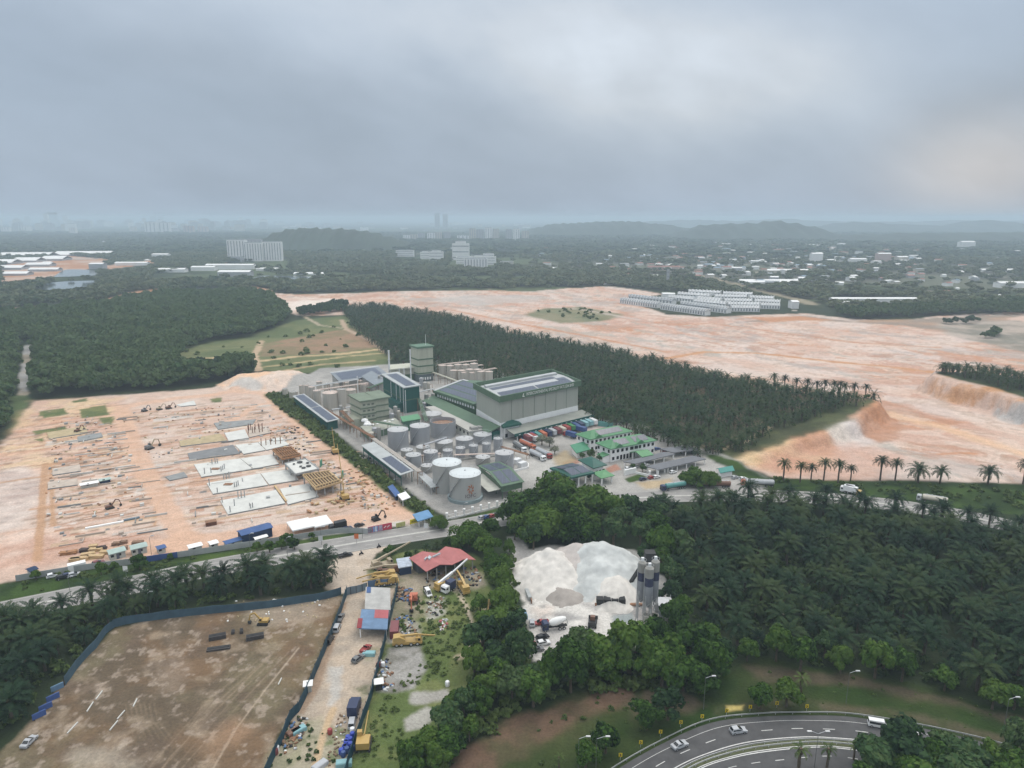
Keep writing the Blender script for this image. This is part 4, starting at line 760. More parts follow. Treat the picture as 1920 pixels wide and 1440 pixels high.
# --- grey roofed sheds behind
def shed(label, name, p0, pu, pv, z, zr, roofm, wallm, sol=None, ov=.8, cat='shed', openside=False, gab=True, post=None):
    f_ = frpx(p0, pu, pv, z); f_.o.z = 0; L_, W_ = f_.L, f_.W; t = thing(name, label, cat, f_.o)
    m = MB(f_)
    if gab: m.gable(0, L_, 0, W_, z, zr, ov)
    else: m.slab([(-ov, -ov, z), (L_ + ov, -ov, z), (L_ + ov, W_ + ov, zr), (-ov, W_ + ov, zr)], .35)
    r_ = m.obj('roof', roofm, t)
    if not openside: m = MB(f_); m.box(.2, L_ - .2, .2, W_ - .2, 0, z - .2); m.obj('wall', wallm, t)
    else:
        n = max(2, int(max(L_, W_) / 6))
        for i in range(n + 1):
            for e in (0, 1):
                m = MB(f_); a, b = (i * (L_ - .3) / n, e * (W_ - .3)) if L_ > W_ else (e * (L_ - .3), i * (W_ - .3) / n); m.box(a, a + .3, b, b + .3, 0, z - .1); m.obj('post', post or whw, t)
    return t, f_, r_
def panel(f_, r_, a0, a1, b0, b1, z, zr, gab=True, ov=.8):
    L_, W_ = f_.L, f_.W
    hz = (lambda b: z + (zr - z) * (b / (W_ / 2) if b < W_ / 2 else (W_ - b) / (W_ / 2)) + .1) if gab else (lambda b: z + (zr - z) * (b + ov) / (W_ + 2 * ov) + .1)
    m = MB(f_); m.slab([(a0, b0, hz(b0)), (a1, b0, hz(b0)), (a1, b1, hz(b1)), (a0, b1, hz(b1))], .07); m.obj('solar_panel', solar, r_)
slate = mat('slate blue metal roof', (.20, .225, .25), .45, .12, .15, .35)
t, f_, r_ = shed('wide slate grey roofed store at the far back corner of the factory', 'storage_shed', (637, 714), (725, 701), (622, 702.5), 8, 9.5, slate, concw, gab=False, cat='shed'); panel(f_, r_, 2, f_.L - 3, 1.5, f_.W - 3, 8, 9.5, False); m = MB(f_); m.slab([(-1, f_.W - 1, 9.5), (f_.L + .8, f_.W - 1, 9.5), (f_.L + .8, f_.W + 1.2, 9.7), (-1, f_.W + 1.2, 9.7)], .15); m.obj('roof_edge', ltroof, r_)
t, f_, r_ = shed('smaller slate grey roofed store before the wide store, behind the pipework', 'storage_shed', (705, 723), (723, 712), (679, 708), 8.5, 9.5, slate, concw, gab=False); 
t, f_, r_ = shed('long narrow shed with dark solar roof beside the scrub strip, dark green end wall', 'solar_shed', (614, 790), (633.5, 785.5), (551, 744.5), 5.6, 6.4, gryroof, dgrn, gab=False); panel(f_, r_, .8, f_.L - .4, 1, f_.W * .48, 5.6, 6.4, False); panel(f_, r_, .8, f_.L - .4, f_.W * .5, f_.W - 1, 5.6, 6.4, False)
t, f_, r_ = shed('long open shed half grey half dark solar roof beside the pipe rack', 'solar_shed', (751.5, 889), (772.5, 882), (680.5, 837), 5.6, 6.2, gryroof, dgrn, gab=False, openside=True, post=dgrn); panel(f_, r_, .6, f_.L - .4, .8, f_.W * .5, 5.6, 6.2, False)
m = MB(f_); m.box(-.1, .15, 0, f_.W, 3.4, 5.2); m.obj('side_wall', dgrn, t)
t, f_, r_ = shed('green roofed open loading shed with twin solar arrays behind the two biggest tanks', 'solar_shed', (941.5, 910), (979, 902), (899, 873), 6.5, 8.2, gfas, dgrn, openside=True, post=gfas); W__ = f_.W
f3 = f_
for a0, a1 in ((.3, f_.L / 2 - .6), (f_.L / 2 + .3, f_.L - .4)):
    pass
panel(f_, r_, .6, f_.L * .46, 1, f_.W * .47, 6.5, 8.2); panel(f_, r_, f_.L * .52, f_.L - .6, 1, f_.W * .47, 6.5, 8.2); panel(f_, r_, .6, f_.L * .46, f_.W * .53, f_.W - 1, 6.5, 8.2); panel(f_, r_, f_.L * .52, f_.L - .6, f_.W * .53, f_.W - 1, 6.5, 8.2)
m = MB(f_); m.slab([(-6, 2, 4.0), (-.4, 1, 4.6), (-.4, f_.W * .8, 4.6), (-6, f_.W * .8, 4.0)], .25); m.obj('side_canopy', mat('cream sheet roof', (.46, .46, .41), .7, .15), r_); m = MB(f_); m.box(-.3, 0, 0, f_.W, 3.5, 6.3).box(0, f_.L, -.3, 0, 3.5, 6.3); m.obj('wall', gfas, t)
t, f_, r_ = shed('small bright green roofed pump house between the tanks and the dark green building', 'pump_house', (756, 790), (788, 785), (751.5, 783), 6.2, 6.8, mat('pump house roof', (.11, .27, .15), .6, .1), mat('pump house wall', (.06, .15, .10), .6, .15), gab=False, ov=.4, cat='shed')
t, f_, r_ = shed('low green deck strewn with white sacks before the plant building', 'loading_deck', (690, 812), (755, 795), (676, 800), 4, 4.2, mat('dusty deck', (.33, .34, .29), .85, .25, .3), mat('deck side', (.13, .2, .14), .7, .2), gab=False, ov=.2, cat='deck')
for i, (px, py, r) in enumerate(((684, 790, 2.2), (689, 794, 1.8), (693, 797, 1.6), (686, 797, 1.5), (699, 797, 1.0), (708, 795, .8), (722, 790, 1.1), (736, 788, 1.0), (730, 791, .8))):
    p = P(px, py, 4.3); t = thing('sack_pile', ['white sack heap', 'pale plastic sack bundle'][i > 3] + [' tallest, beside the plant building', ' right below the tallest heap', ' at the front edge of the deck', ' on the left corner of the deck', ' in the middle of the deck', ' next to the deck front rail', ' near the sage wall', ' farthest right on the deck', ' low before the right block'][i], 'sacks', (p.x, p.y, 4.15))
    for k in range(4): m = MB(); a = k * 1.7; m.lathe([(.1, 0), (r * .5, .1), (r * .55, r * .4), (r * .3, r * .75), (.1, r * .8)], math.cos(a) * r * .4, math.sin(a) * r * .4, 9); m.obj('sack', whw, t, smooth=True)
# --- tanks
silver = mat('tank silver', (.34, .35, .37), .42, .10, .12, .4, .25, streak=True); silver2 = mat('weathered tank', (.33, .325, .305), .6, .16, .15, .3, .1, streak=True); troof = mat('tank roof', (.47, .475, .48), .5, .1, .2)
def tank(px, top, base, wpx, label, open_top=False, m_=None, rm=None, stair=True, group=None, z0=0.0, name='storage_tank', skirt=False):
    s_ = ppm(px, base); r = wpx / 2 / s_; p = P(px, base); c = Vector((p.x, p.y + r * .9, 0)); h = zat(top, c.y)
    t = thing(name, label, 'tank', c, 0, group); m_ = m_ or silver
    prof = [(r, 0)]
    k = max(2, int(h / 2.2))
    for i in range(1, k): zz = h * i / k; prof += [(r, zz - .06), (r + .05, zz - .03), (r + .05, zz + .03), (r, zz + .06)]
    prof += [(r, h - .2), (r + .12, h - .2), (r + .12, h)]
    m = MB(); m.lathe(prof + ([(r - .2, h), (r - .2, h - 2.0), (.1, h - 1.8)] if open_top else [(r - .1, h)]), n=40); m.obj('shell', m_, t, smooth=True)
    if open_top: m = MB(); m.lathe([(r - .4, h - 1.9), (r * .5, h - 1.4), (.2, h - 1.2)], n=30); m.obj('floating_roof', rust, t)
    else:
        m = MB(); m.lathe([(r + .02, h), (r * .6, h + r * .09), (.25, h + r * .14)], n=40); rr = m.obj('roof', rm or troof, t, smooth=True)
        m = MB(); m.lathe([(.35, h + r * .13), (.35, h + r * .13 + .5)], 0, 0, 10).lathe([(.28, h + .05), (.28, h + .7)], r * .6, -r * .3, 10).lathe([(.22, h + .05), (.22, h + .6)], -r * .5, -r * .45, 10); m.obj('vent', chrome, rr)
    if stair and r > 2.2:
        m = MB(); n = 16; a0 = random.uniform(3.3, 4.6)
        for i in range(n): a1_, a2_ = a0 + i * .07, a0 + (i + 1) * .07; m.bar(((r + .45) * math.cos(a1_), (r + .45) * math.sin(a1_), h * i / n), ((r + .45) * math.cos(a2_), (r + .45) * math.sin(a2_), h * (i + 1) / n), .7, .14)
        m.obj('stair', steel, t)
        m = MB()
        for z1 in (.55, 1.1): m.tube([((r - .15) * math.cos(2 * PI * i / 40), (r - .15) * math.sin(2 * PI * i / 40), h + z1) for i in range(41)], .035, 4)
        for i in range(20): a = 2 * PI * i / 20; m.tube([((r - .15) * math.cos(a), (r - .15) * math.sin(a), h), ((r - .15) * math.cos(a), (r - .15) * math.sin(a), h + 1.1)], .035, 4)
        m.obj('railing', steel, t)
    return t, r, h
for a in ((744.6, 804.6, 846, 39, 'tall silver tank leftmost of the three before the green pump house'), (786, 797.5, 836, 37.5, 'tall silver tank in the middle of the three behind the small tank rows'),
          (807.5, 775, 797, 39, 'low wide silver tank just right of the green pump house'), (904.5, 813.5, 833, 34.5, 'squat wide silver tank nearest the flat concrete block', ), (870, 821.5, 842, 33, 'squat silver tank in the middle of the wide tank row'),
          (831, 827, 849, 34, 'squat rust stained silver tank at the left of the wide tank row'), (933.7, 821.5, 847, 17, 'slim silver tank at the right end of the slim row, beside the parked tankers'), (912, 831, 855, 16, 'slim silver tank second from the right end of the slim row'),
          (887.6, 834.7, 857, 17, 'slim silver tank in the middle of the slim row'), (863, 839, 859, 18, 'slim silver tank left of the middle of the slim row'), (839, 843.6, 860, 18.6, 'slim short tank at the left end of the slim row'),
          (792.5, 837, 854, 27, 'low rusty topped tank between the two tall tanks and the left cluster'), (762, 842.7, 862, 23, 'low tank with pale valve gear at the foot of the leftmost tall tank'), (806.6, 846, 870, 27, 'medium silver tank in the left cluster, right one'),
          (774, 852, 878, 29, 'medium silver tank in the left cluster beside the pipe rack'), (945.6, 848, 884, 35.4, 'tall silver tank standing alone behind the green loading shed'), (905, 856, 873, 27.5, 'low grey tank behind the green loading shed'), (799.5, 872, 887, 23, 'small low tank left of the two biggest tanks')):
    tank(*a, m_=silver2 if 'rust' in a[4] or 'low' in a[4] else silver)
tank(829, 788, 823, 48.7, 'wide open topped silver tank with rusty floating roof', open_top=True)
tank(836.7, 866, 926, 55, 'big silver tank with white roof, behind the one with the emblem', rm=mat('white tank roof', (.60, .64, .65), .45, .06, .2), m_=mat('pale tank', (.40, .405, .39), .5, .10, .1, .3, .1, streak=True))
tb, rB, hB = tank(871, 886, 944, 60, 'biggest silver tank in front with orange emblem and lettering', rm=MATS['white tank roof'], m_=MATS['pale tank'])
m = MB(); m.lathe([(rB + .9, 0), (rB + .9, 1.4), (rB + .3, 1.5)], n=40); m.obj('plinth', mat('tank plinth', (.22, .27, .28), .7, .15), tb)
# emblem wrapped on the curved shell, facing down the road
def wrap(x, y, z): a = -PI / 2 + R(24) + x / rB; return Vector(((rB + .11 + z) * math.cos(a), (rB + .11 + z) * math.sin(a), y))
org = mat('faded orange paint', (.42, .17, .09), .6, .2, .6); m = MB()
for k in range(7):
    a = 2 * PI * k / 7; pts = []
    for j, (r_, da) in enumerate(((.55, -.25), (1.1, -.1), (1.75, .25), (2.1, .75), (1.6, .62), (1.0, .55))): pts.append(wrap(r_ * .8 * math.cos(a + da), hB * .55 + r_ * 1.15 * math.sin(a + da), 0))
    m.add([tuple(p) for p in pts], [tuple(range(6))])
m.obj('emblem', org, tb)
lettering('IOFC', 2.3, mat('faded dark lettering', (.13, .10, .11), .6, .2, .6), tb, lambda x, y, z, w_: wrap(-2.6 + x * 5.0 / w_, hB * .23 + y, z * .3), .02)
bt = mat('beige tank', (.45, .42, .37), .6, .15, .2, streak=True)
for i, (px, top, base, wd) in enumerate(((618, 735.5, 769, 29), (640.5, 729.5, 767, 16), (594, 732, 760, 14), (584, 725, 752, 12), (575.5, 722, 747, 10), (565, 722, 742, 9), (549, 734, 750, 16), (534, 729, 744, 10), (656, 730, 757, 20), (664, 722, 745, 14), (648, 716, 736, 12), (630, 718, 736, 12), (612, 720, 738, 12), (598, 715, 732, 11), (684, 721, 742, 13), (694, 717, 736, 12), (676, 713, 731, 11))):
    tank(px, top, base, wd, ('beige storage tank, ' + ['widest in the left tank farm', 'tallest slim one in the left tank farm', 'left neighbour of the widest in the left tank farm', 'second left of the widest', 'third left of the widest', 'fourth left of the widest', 'nearest the end of the long solar shed', 'outermost by the scrub strip', 'short one behind the tallest slim one', 'behind the short one near the red flue', 'under the far pipe bridge, right', 'under the far pipe bridge, middle', 'under the far pipe bridge, left', 'farthest back by the dirt mound', 'beside the smaller slate store, front', 'beside the smaller slate store, right', 'beside the smaller slate store, back'][i]), m_=bt, rm=pinkroof if i not in (1, 6, 7) else silver2, stair=False)
k = 0
for row, (x0, y0, n) in enumerate(((829, 690, 5), (851, 699, 4), (872, 703, 4))):
    for i in range(n):
        px = x0 + i * 15; k += 1
        tank(px, y0 - 5 - i * .9 + (i % 2), y0 + 21 + i * 2.2, 14, 'brown beige tank with pink roof in the farm behind the factory hall, %s row' % ['back', 'middle', 'front'][row], m_=bt, rm=pinkroof, stair=False, group='beige tanks behind the factory hall')
def platform(label, a, b, z, wd, mt=None, h=.5):
    p, q = P(*a, z), P(*b, z); t = thing('pipe_bridge', label, 'pipe bridge', (p.x, p.y, 0)); d = q - p; m = MB()
    nrm = Vector((-d.y, d.x, 0)).normalized()
    for k in range(3): o = nrm * (k - 1) * wd / 3; m.tube([(o.x, o.y, z), (d.x + o.x, d.y + o.y, z)], .28, 7)
    m.obj('pipe', mt or pinkroof, t); n = max(1, int(d.length / 9))
    for k in range(n + 1):
        m = MB(); c = d * (k / n)
        for e in (-1, 1): m.bar((c.x + nrm.x * wd / 2 * e, c.y + nrm.y * wd / 2 * e, 0), (c.x + nrm.x * wd / 2 * e, c.y + nrm.y * wd / 2 * e, z), .22)
        m.bar((c.x - nrm.x * wd / 2, c.y - nrm.y * wd / 2, z - .35), (c.x + nrm.x * wd / 2, c.y + nrm.y * wd / 2, z - .35), .22); m.obj('frame', rust, t)
platform('rust and white pipe bridge over the left tank farm, far one', (586, 724), (672, 711), 9.5, 3, ltroof); platform('rust pipe bridge over the left tank farm, near one', (590, 732), (690, 718), 8.5, 3)
platform('short pipe bridge before the widest beige tank', (622, 768), (657, 763), 5, 2, ltroof)
for i in range(3): platform('pink walkway over the %s row of tanks behind the factory hall' % ['back', 'middle', 'front'][i], ((822, 684), (852, 690), (880, 699))[i], ((893, 676), (905, 684), (930, 690))[i], 10.5 - i * 1.2, 3.5, pinkroof)
platform('pipe bridge from the tall tower to the tanks behind the hall', (812, 698), (862, 716), 7, 2, beige_m); platform('white pipe bridge between the dark green building and the factory hall', (785, 735), (813, 729), 7, 1.6, ltroof)
platform('long twin pipe rack running past the sheds, upper stretch', (600, 762), (700, 820), 5, 2.2, rust); platform('long twin pipe rack with bright new pipes, lower stretch', (700, 822), (787, 884), 6, 2.4, mat('pale pipe', (.55, .5, .45), .5, .12, .4))
platform('grey pipe rack end with platform beside the biggest tanks', (787, 884), (822, 912), 3.5, 2.2, steel); platform('small pipe line between the slim tanks and the lone tall tank', (852, 853), (940, 850), 3.2, 1.2, pinkroof); platform('pipe line feeding the medium tank pair', (757, 858), (826, 850), 4, 1.4, pinkroof); platform('inclined pipe line at the two tall silver tanks', (795, 834), (838, 820), 6, 1.2, silver); platform('pipe line along the yard to the parked tankers', (935, 836), (990, 852), 2.5, 1.8, rust)
t, f_, r_ = shed('slatted pipe platform with railings at the corner of the pipe rack', 'platform', (808, 914), (822, 911), (786, 893), 3.6, 3.7, mat('grating', (.4, .42, .42), .6, .2, 1), concw, gab=False, ov=.1, openside=True, cat='platform', post=steel)
# small process vessels and skids packed among the buildings
for i, (px, py, h, r_) in enumerate(((742, 788, 9, 1.3), (748, 790, 7, 1.1), (735, 792, 6, 1.5), (800, 760, 8, 1.4), (806, 764, 6, 1.8), (796, 768, 5, 1.6), (812, 756, 7, 1.2), (648, 786, 6, 1.4), (655, 792, 5, 1.7), (640, 780, 7, 1.1), (660, 800, 5, 1.5), (703, 820, 6, 1.6), (711, 826, 8, 1.2), (697, 826, 5, 1.4), (706, 735, 9, 1.2), (712, 732, 11, 1.0), (700, 738, 7, 1.6), (790, 728, 8, 1.3), (797, 731, 6, 1.6), (804, 735, 7, 1.1), (740, 714, 8, 1.3), (752, 717, 6, 1.6), (690, 708, 7, 1.4))):
    t = thing('process_vessel', 'small steel process vessel standing among the factory buildings', 'tank', P(px, py), 0, 'process vessels among the factory buildings'); m = MB(); m.lathe([(r_ * .6, .6), (r_, 1.2), (r_, h - .5), (r_ * .5, h)], n=14); m.obj('shell', [silver2, bt, silver][i % 3], t, smooth=True); m = MB(); m.tube([(r_, 0, h * .8), (r_ + 1.4, .4, h * .8), (r_ + 1.4, .4, 0)], .16, 6); m.obj('pipe', rust if i % 2 else steel, t)
    for a in range(3): m = MB(); m.bar((r_ * .8 * math.cos(a * 2.1), r_ * .8 * math.sin(a * 2.1), 0), (r_ * .8 * math.cos(a * 2.1), r_ * .8 * math.sin(a * 2.1), 1.4), .2); m.obj('leg', steel, t)
for a in (((700, 790), (760, 800), 7, 'green pipe bridge before the dark green building'), ((640, 770), (660, 790), 6, 'steel pipe bridge left of the plant building'), ((786, 748), (800, 790), 8, 'steel pipe bridge behind the pump house'), ((690, 728), (722, 716), 9, 'steel pipe bridge before the smaller slate store')): platform(a[3], a[0], a[1], a[2], 2.4, [gfas, steel, rust][len(a[3]) % 3])
# bund walls
def wall(label, pts, z, th, mt, name='wall', cat='wall', cap=None, close=False):
    q = [G(*p) for p in pts]; o = q[0]; t = thing(name, label, cat, o); m = MB()
    for i in range(len(q) - 1): a, b = q[i] - o, q[i + 1] - o; m.bar((a.x, a.y, a.z + z / 2), (b.x, b.y, b.z + z / 2), th, z)
    m.obj('panel', mt, t); return t, q
wall('low white kerb wall curving around the lone tall tank', [(958, 886), (990, 878), (991, 872), (980, 868), (966, 860)], .9, .4, whw); wall('low concrete bund wall before the slim tanks', [(842, 866), (930, 856), (952, 846)], .8, .3, concw)
for i, (a, b) in enumerate((((962, 872), (978, 866)), ((972, 878), (986, 873)))): container(['white pump cabinet nearest the lone tall tank', 'white pump cabinet outside by the yard kerb'][i], a, b, 'white', length=4.2)
# white fence to the road
t, q = wall('white painted front fence with capped posts between the tanks and the road', [(838, 974), (875, 966), (905, 958), (945, 948), (962, 944)], .6, .25, whw, 'fence', 'fence')
for i in range(9):
    p = Vector((*(q[0].lerp(q[-1], i / 8))[:2], 0)) - q[0]; m = MB(); m.box(p.x - .35, p.x + .35, p.y - .35, p.y + .35, 0, 2.6).box(p.x - .5, p.x + .5, p.y - .5, p.y + .5, 2.6, 2.9); m.obj('post', whw, t)
m = MB(); a, b = Vector((0, 0, 1.9)), q[-1] - q[0] + Vector((0, 0, 1.9)); m.bar(a, b, .1); m.obj('rail', whw, t)
# --- white offices with green roofs
def office(label, p0, pu, pv, z, zr, porch, sol, side):
    f_ = frpx(p0, pu, pv, z); f_.o.z = 0; L_, W_ = f_.L, f_.W; t = thing('office_building', label, 'office', f_.o)
    m = MB(f_); m.box(.6, L_ - .6, .6, W_ - .6, 0, z); m.obj('wall', whw, t)
    m = MB(f_); m.hip(.2, L_ - .2, .2, W_ - .2, z + .1, zr, .5, .35); r_ = m.obj('roof', okgreen, t)
    slope = (zr - z - .1) / (W_ / 2 + .3); hz = lambda b: z + .1 + slope * (b + .3) + .12
    for a0, a1 in sol: m = MB(f_); m.slab([(a0 * L_, W_ * .1, hz(W_ * .1)), (a1 * L_, W_ * .1, hz(W_ * .1)), (a1 * L_, W_ * .42, hz(W_ * .42)), (a0 * L_, W_ * .42, hz(W_ * .42))], .06); m.obj('solar_panel', solar, r_)
    for a in ((.1, .56) if porch else (.12,)):                        # little roof gables
        m = MB(f_); a_ = a * L_; m.add([(a_, -.1, hz(0)), (a_ + 5, -.1, hz(0)), (a_ + 2.5, -.1, hz(0) + 1.5), (a_ + 2.5, W_ * .3, hz(W_ * .3))], [(0, 1, 2), (0, 2, 3), (1, 3, 2), (0, 3, 1)]); m.obj('dormer', okgreen, r_)
    n = 10
    for fl in (0, 1):
        for i in range(n):
            a = 1.6 + i * (L_ - 4) / (n - 1) - .2
            if fl == 0 and porch and 2 <= i <= 6: continue
            m = MB(f_); z0 = .9 + fl * (z / 2); wd = 1.4 if not (fl and i in (4, 5) and porch) else 2.2; m.box(a, a + wd, .5, .6, z0, z0 + 1.6); wn = m.obj('window', dark, t)
            m = MB(f_); m.box(a - .12, a + wd + .12, .4, .5, z0 - .18, z0 - .02); m.obj('sill', whw, wn)
        for i in range(3): m = MB(f_); b = 1.6 + i * (W_ - 4) / 2; z0 = .9 + fl * (z / 2); m.box(.5, .6, b, b + 1.3, z0, z0 + 1.6); m.obj('window', dark, t)
    if porch:
        m = MB(f_); m.gable(L_ * .44, L_ * .66, -8, 0, 3.6, 5.0, .5, .4); m.obj('porch_roof', mat('porch green', (.11, .27, .13), .5, .1), t)
        for a in (.45, .65):
            for b in (-7.6, -1): m = MB(f_); m.box(a * L_ - .3, a * L_ + .3, b - .3, b + .3, 0, 3.5); m.obj('column', whw, t)
        for i in range(5): m = MB(f_); m.box(L_ * .22 + i * 2, L_ * .22 + i * 2 + 1.3, .5, .6, .3, 2.8); m.obj('door', dark, t)
    m = MB(f_); m.slab([(-4, 1, 3.5), (0, 1, 4.2), (0, W_ * .5, 4.2), (-4, W_ * .5, 3.5)], .3); m.obj('side_canopy', okgreen, t); m = MB(f_); m.box(-3.6, .4, 1.4, W_ * .5 - .4, 0, 3.4); m.obj('side_block', whw, t)
    return f_
office('white two storey office with green hipped roof and gabled porch, in front of its twin', (1145.5, 842), (1231, 825.5), (1117, 830.5), 7.2, 10.2, True, ((.16, .44), (.55, .66), (.68, .86)), 1)
office('white two storey office with green hipped roof and solar rows, behind its twin', (1106, 824), (1186, 808.5), (1080, 814), 7.2, 10.0, False, ((.25, .8),), 0)
t, f_, r_ = shed('green lean roofed white garage left of the offices', 'garage', (1082, 848), (1104, 842), (1072, 838), 3.4, 4.4, mat('bluish green roof', (.06, .22, .13), .5, .1), whw, gab=False, cat='garage')
f_ = frpx((1072, 894), (1112, 885), (1034, 877), 5.2); f_.o.z = 0; L_, W_ = f_.L, f_.W
t = thing('weighbridge_canopy', 'canopy with solar panels over the weighbridge, dark green edge', 'canopy', f_.o); m = MB(f_); m.hip(0, L_, 0, W_, 5.2, 6.6, .6, .8, 3); r_ = m.obj('roof', drf, t)
for a0, a1 in ((.06, .48), (.52, .94)): m = MB(f_); m.slab([(a0 * L_, W_ * .05, 5.55), (a1 * L_, W_ * .05, 5.55), (a1 * L_, W_ * .48, 6.66), (a0 * L_, W_ * .48, 6.66)], .08); m.obj('solar_panel', solar, r_); m = MB(f_); m.slab([(a0 * L_, W_ * .52, 6.66), (a1 * L_, W_ * .52, 6.66), (a1 * L_, W_ * .95, 5.55), (a0 * L_, W_ * .95, 5.55)], .08); m.obj('solar_panel', solar, r_)
for i in range(8): m = MB(f_); m.box((i % 4) * (L_ - .5) / 3, (i % 4) * (L_ - .5) / 3 + .5, (i // 4) * (W_ - .5), (i // 4) * (W_ - .5) + .5, 0, 5); m.obj('post', whw, t)
f_ = frpx((1113, 877), (1136, 871), (1086, 862), 5.0); f_.o.z = 0; L_, W_ = f_.L, f_.W
t = thing('guardhouse', 'white guardhouse under a broad dark green hipped roof behind the weighbridge canopy', 'guardhouse', f_.o); m = MB(f_); m.box(1, L_ - 1, 1, W_ - 1, 0, 4.8); m.obj('wall', whw, t); m = MB(f_); m.hip(0, L_, 0, W_, 5.0, 7.0, .5, .4); m.obj('roof', drf, t)
for i in range(3): m = MB(f_); m.box(2 + i * 2.2, 3.4 + i * 2.2, .9, 1, 1.2, 2.6); m.obj('window', dark, t)
f_ = frpx((1128, 896), (1150, 891), (1112, 886), 3.6); f_.o.z = 0; L_, W_ = f_.L, f_.W
t = thing('gate_porch', 'bright green hipped gate porch on white pillars', 'gate porch', f_.o); m = MB(f_); m.hip(0, L_, 0, W_, 3.6, 4.9, .5, .3); m.obj('roof', MATS['porch green'], t)
for a in (.3, L_ - .9):
    for b in (.3, W_ - .9): m = MB(f_); m.box(a, a + .6, b, b + .6, 0, 3.5); m.obj('pillar', whw, t)
cpr = mat('carport roof', (.14, .145, .16), .6, .12, .2)
for lb, p0, pu, pv in (('long dark carport roof nearest the front office', (1190, 869), (1264, 851), (1171, 866)), ('long dark carport roof nearest the road', (1235, 880), (1322, 860), (1213, 875)), ('dark carport roof behind, along the plantation', (1262, 848), (1310, 842), (1240, 842))):
    shed(lb, 'carport', p0, pu, pv, 2.9, 3.1, cpr, whw, gab=False, openside=True, ov=.4, cat='carport')
t, q = wall('white rectangular sign wall on grass before the carport', [(1170, 891), (1192, 886)], 2.6, .8, whw, 'sign_wall', 'sign wall'); t, q = wall('low white entrance wall running to the carport', [(1192, 888), (1216, 893), (1218, 890)], 1.0, .4, whw)
for i, (px, py) in enumerate(((1218, 893), (1232, 890), (1246, 886), (1260, 882))): p = P(px, py); t = thing('gate_pillar', 'white gate pillar, %s from the sign wall' % ['nearest', 'second', 'third', 'fourth'][i], 'pillar', p); m = MB(); m.box(-.35, .35, -.35, .35, 0, 2.4).box(-.5, .5, -.5, .5, 2.4, 2.7); m.obj('shaft', whw, t)
# --- vehicles in the yard
cs = ['maroon', 'red', 'teal', 'orange', 'navy', 'silver', 'maroon', 'cream', 'red', 'green', 'blue', 'navy', 'cyan', 'cyan', 'white']; nm = ['maroon', 'dull red', 'teal', 'orange red', 'navy', 'pale grey', 'dark maroon', 'cream', 'brick red', 'bright green', 'blue', 'dark navy', 'pale cyan', 'sea green', 'white']
for i in range(15):
    q_ = WH.world(11 + i * (WH.L - 9) / 14, -15.6); container('%s container %s in the row at the loading docks' % (nm[i], ['first', 'second', 'third', 'fourth', 'fifth', 'sixth', 'seventh', 'eighth', 'ninth', 'tenth', 'eleventh', 'twelfth', 'thirteenth', 'fourteenth', 'last'][i]), q_, None, cs[i], 1.1, 'containers at the loading docks', 6.5)
tanker('orange tanker parked second in the yard line', (976, 833), (1003, 845), 'orange', 'orange'); tanker('black tanker with white cab parked nearest the slim tanks', (962, 835), (987, 851), 'white', 'grey'); tanker('grey tanker with white cab parked foremost in the yard', (994, 852), (1022, 866), 'white', 'silver'); tanker('tanker with red cab parked behind the grey one', (1006, 848), (1034, 862), 'red', 'silver')
box_truck('blue truck with white curtain body before the dock office', (1003, 829), (984, 824), 'blue', 'white'); box_truck('white cab truck beside the blue truck by the containers', (1000, 822), (984, 818), 'white', 'blue', length=8)
box_truck('red cab lorry with blue container by the back office', (1078, 823), (1058, 817), 'red', 'blue', length=9); box_truck('blue lorry parked with a blue box behind the offices', (1095, 812), (1078, 808), 'blue', 'blue', length=9)
container('teal green container among the palms behind the offices', (1125, 798), (1146, 801), 'teal', length=9)
tanker('grey tanker leaving under the weighbridge canopy', (1030, 893), (1062, 905), 'red', 'silver')
tanker('dark blue cab tanker with teal tank on the road at the gate', (1278, 915), (1245, 920), 'navy', 'teal'); tanker('white cab tanker with brown tank on the road by the round tree', (1360, 914), (1312, 913), 'white', 'brown', length=16); tanker('orange front lorry with pale tank on the road', (1440, 912), (1398, 910), 'orange', 'silver', length=15)
box_truck('long white trailer on the road under the palms', (1600, 925), (1575, 921), 'white', 'white', length=6); tanker('white tanker on the far right of the road', (1770, 946), (1722, 938), 'silver', 'cream', length=12); box_truck('yellow cab lorry on the road under the palms', (1588, 924), (1610, 930), 'yellow', 'white', length=8)
for i, (px, py, c) in enumerate(((905, 973, 'silver'), (914, 972, 'blue'), (924, 970, 'red'), (935, 966, 'grey'))): car('%s car parked beside the road under the big tree' % c, (px - 4, py + 1), (px + 4, py - 2), c, group='cars parked under the big tree')
for i, (a, c, lb) in enumerate((((1178, 880), 'white', 'white car under the front carport, left'), ((1189, 877), 'silver', 'silver car under the front carport, middle'), ((1210, 873), 'white', 'white car by the tree at the front carport'), ((1232, 843), 'blue', 'blue car behind the front office, left one'), ((1245, 847), 'maroon', 'maroon car behind the front office, right one'), ((1290, 848), 'white', 'white car at the end of the carports'), ((1302, 850), 'black', 'black car beyond the carports'), ((1206, 900), 'navy', 'dark blue car on the entrance forecourt'), ((1222, 897), 'red', 'red car on the entrance forecourt'), ((1231, 896), 'white', 'white car on the entrance forecourt'), ((1262, 887), 'white', 'white car beside the white gate pillars'), ((1363, 890), 'white', 'white van by the teal hut'), ((1378, 897), 'silver', 'silver car near the teal hut'), ((1393, 899), 'white', 'white car on the verge near the teal hut'))):
    car(lb, (a[0] - 5, a[1] + 1.5), (a[0] + 5, a[1] - 1), c, 'van' if 'van' in lb else 'hatch')
shed('teal roofed hut beside the quarry edge', 'hut', (1352, 884), (1374, 880), (1346, 878), 3.2, 4.2, mat('teal roof', (.06, .25, .22), .5, .1), whw, cat='hut')
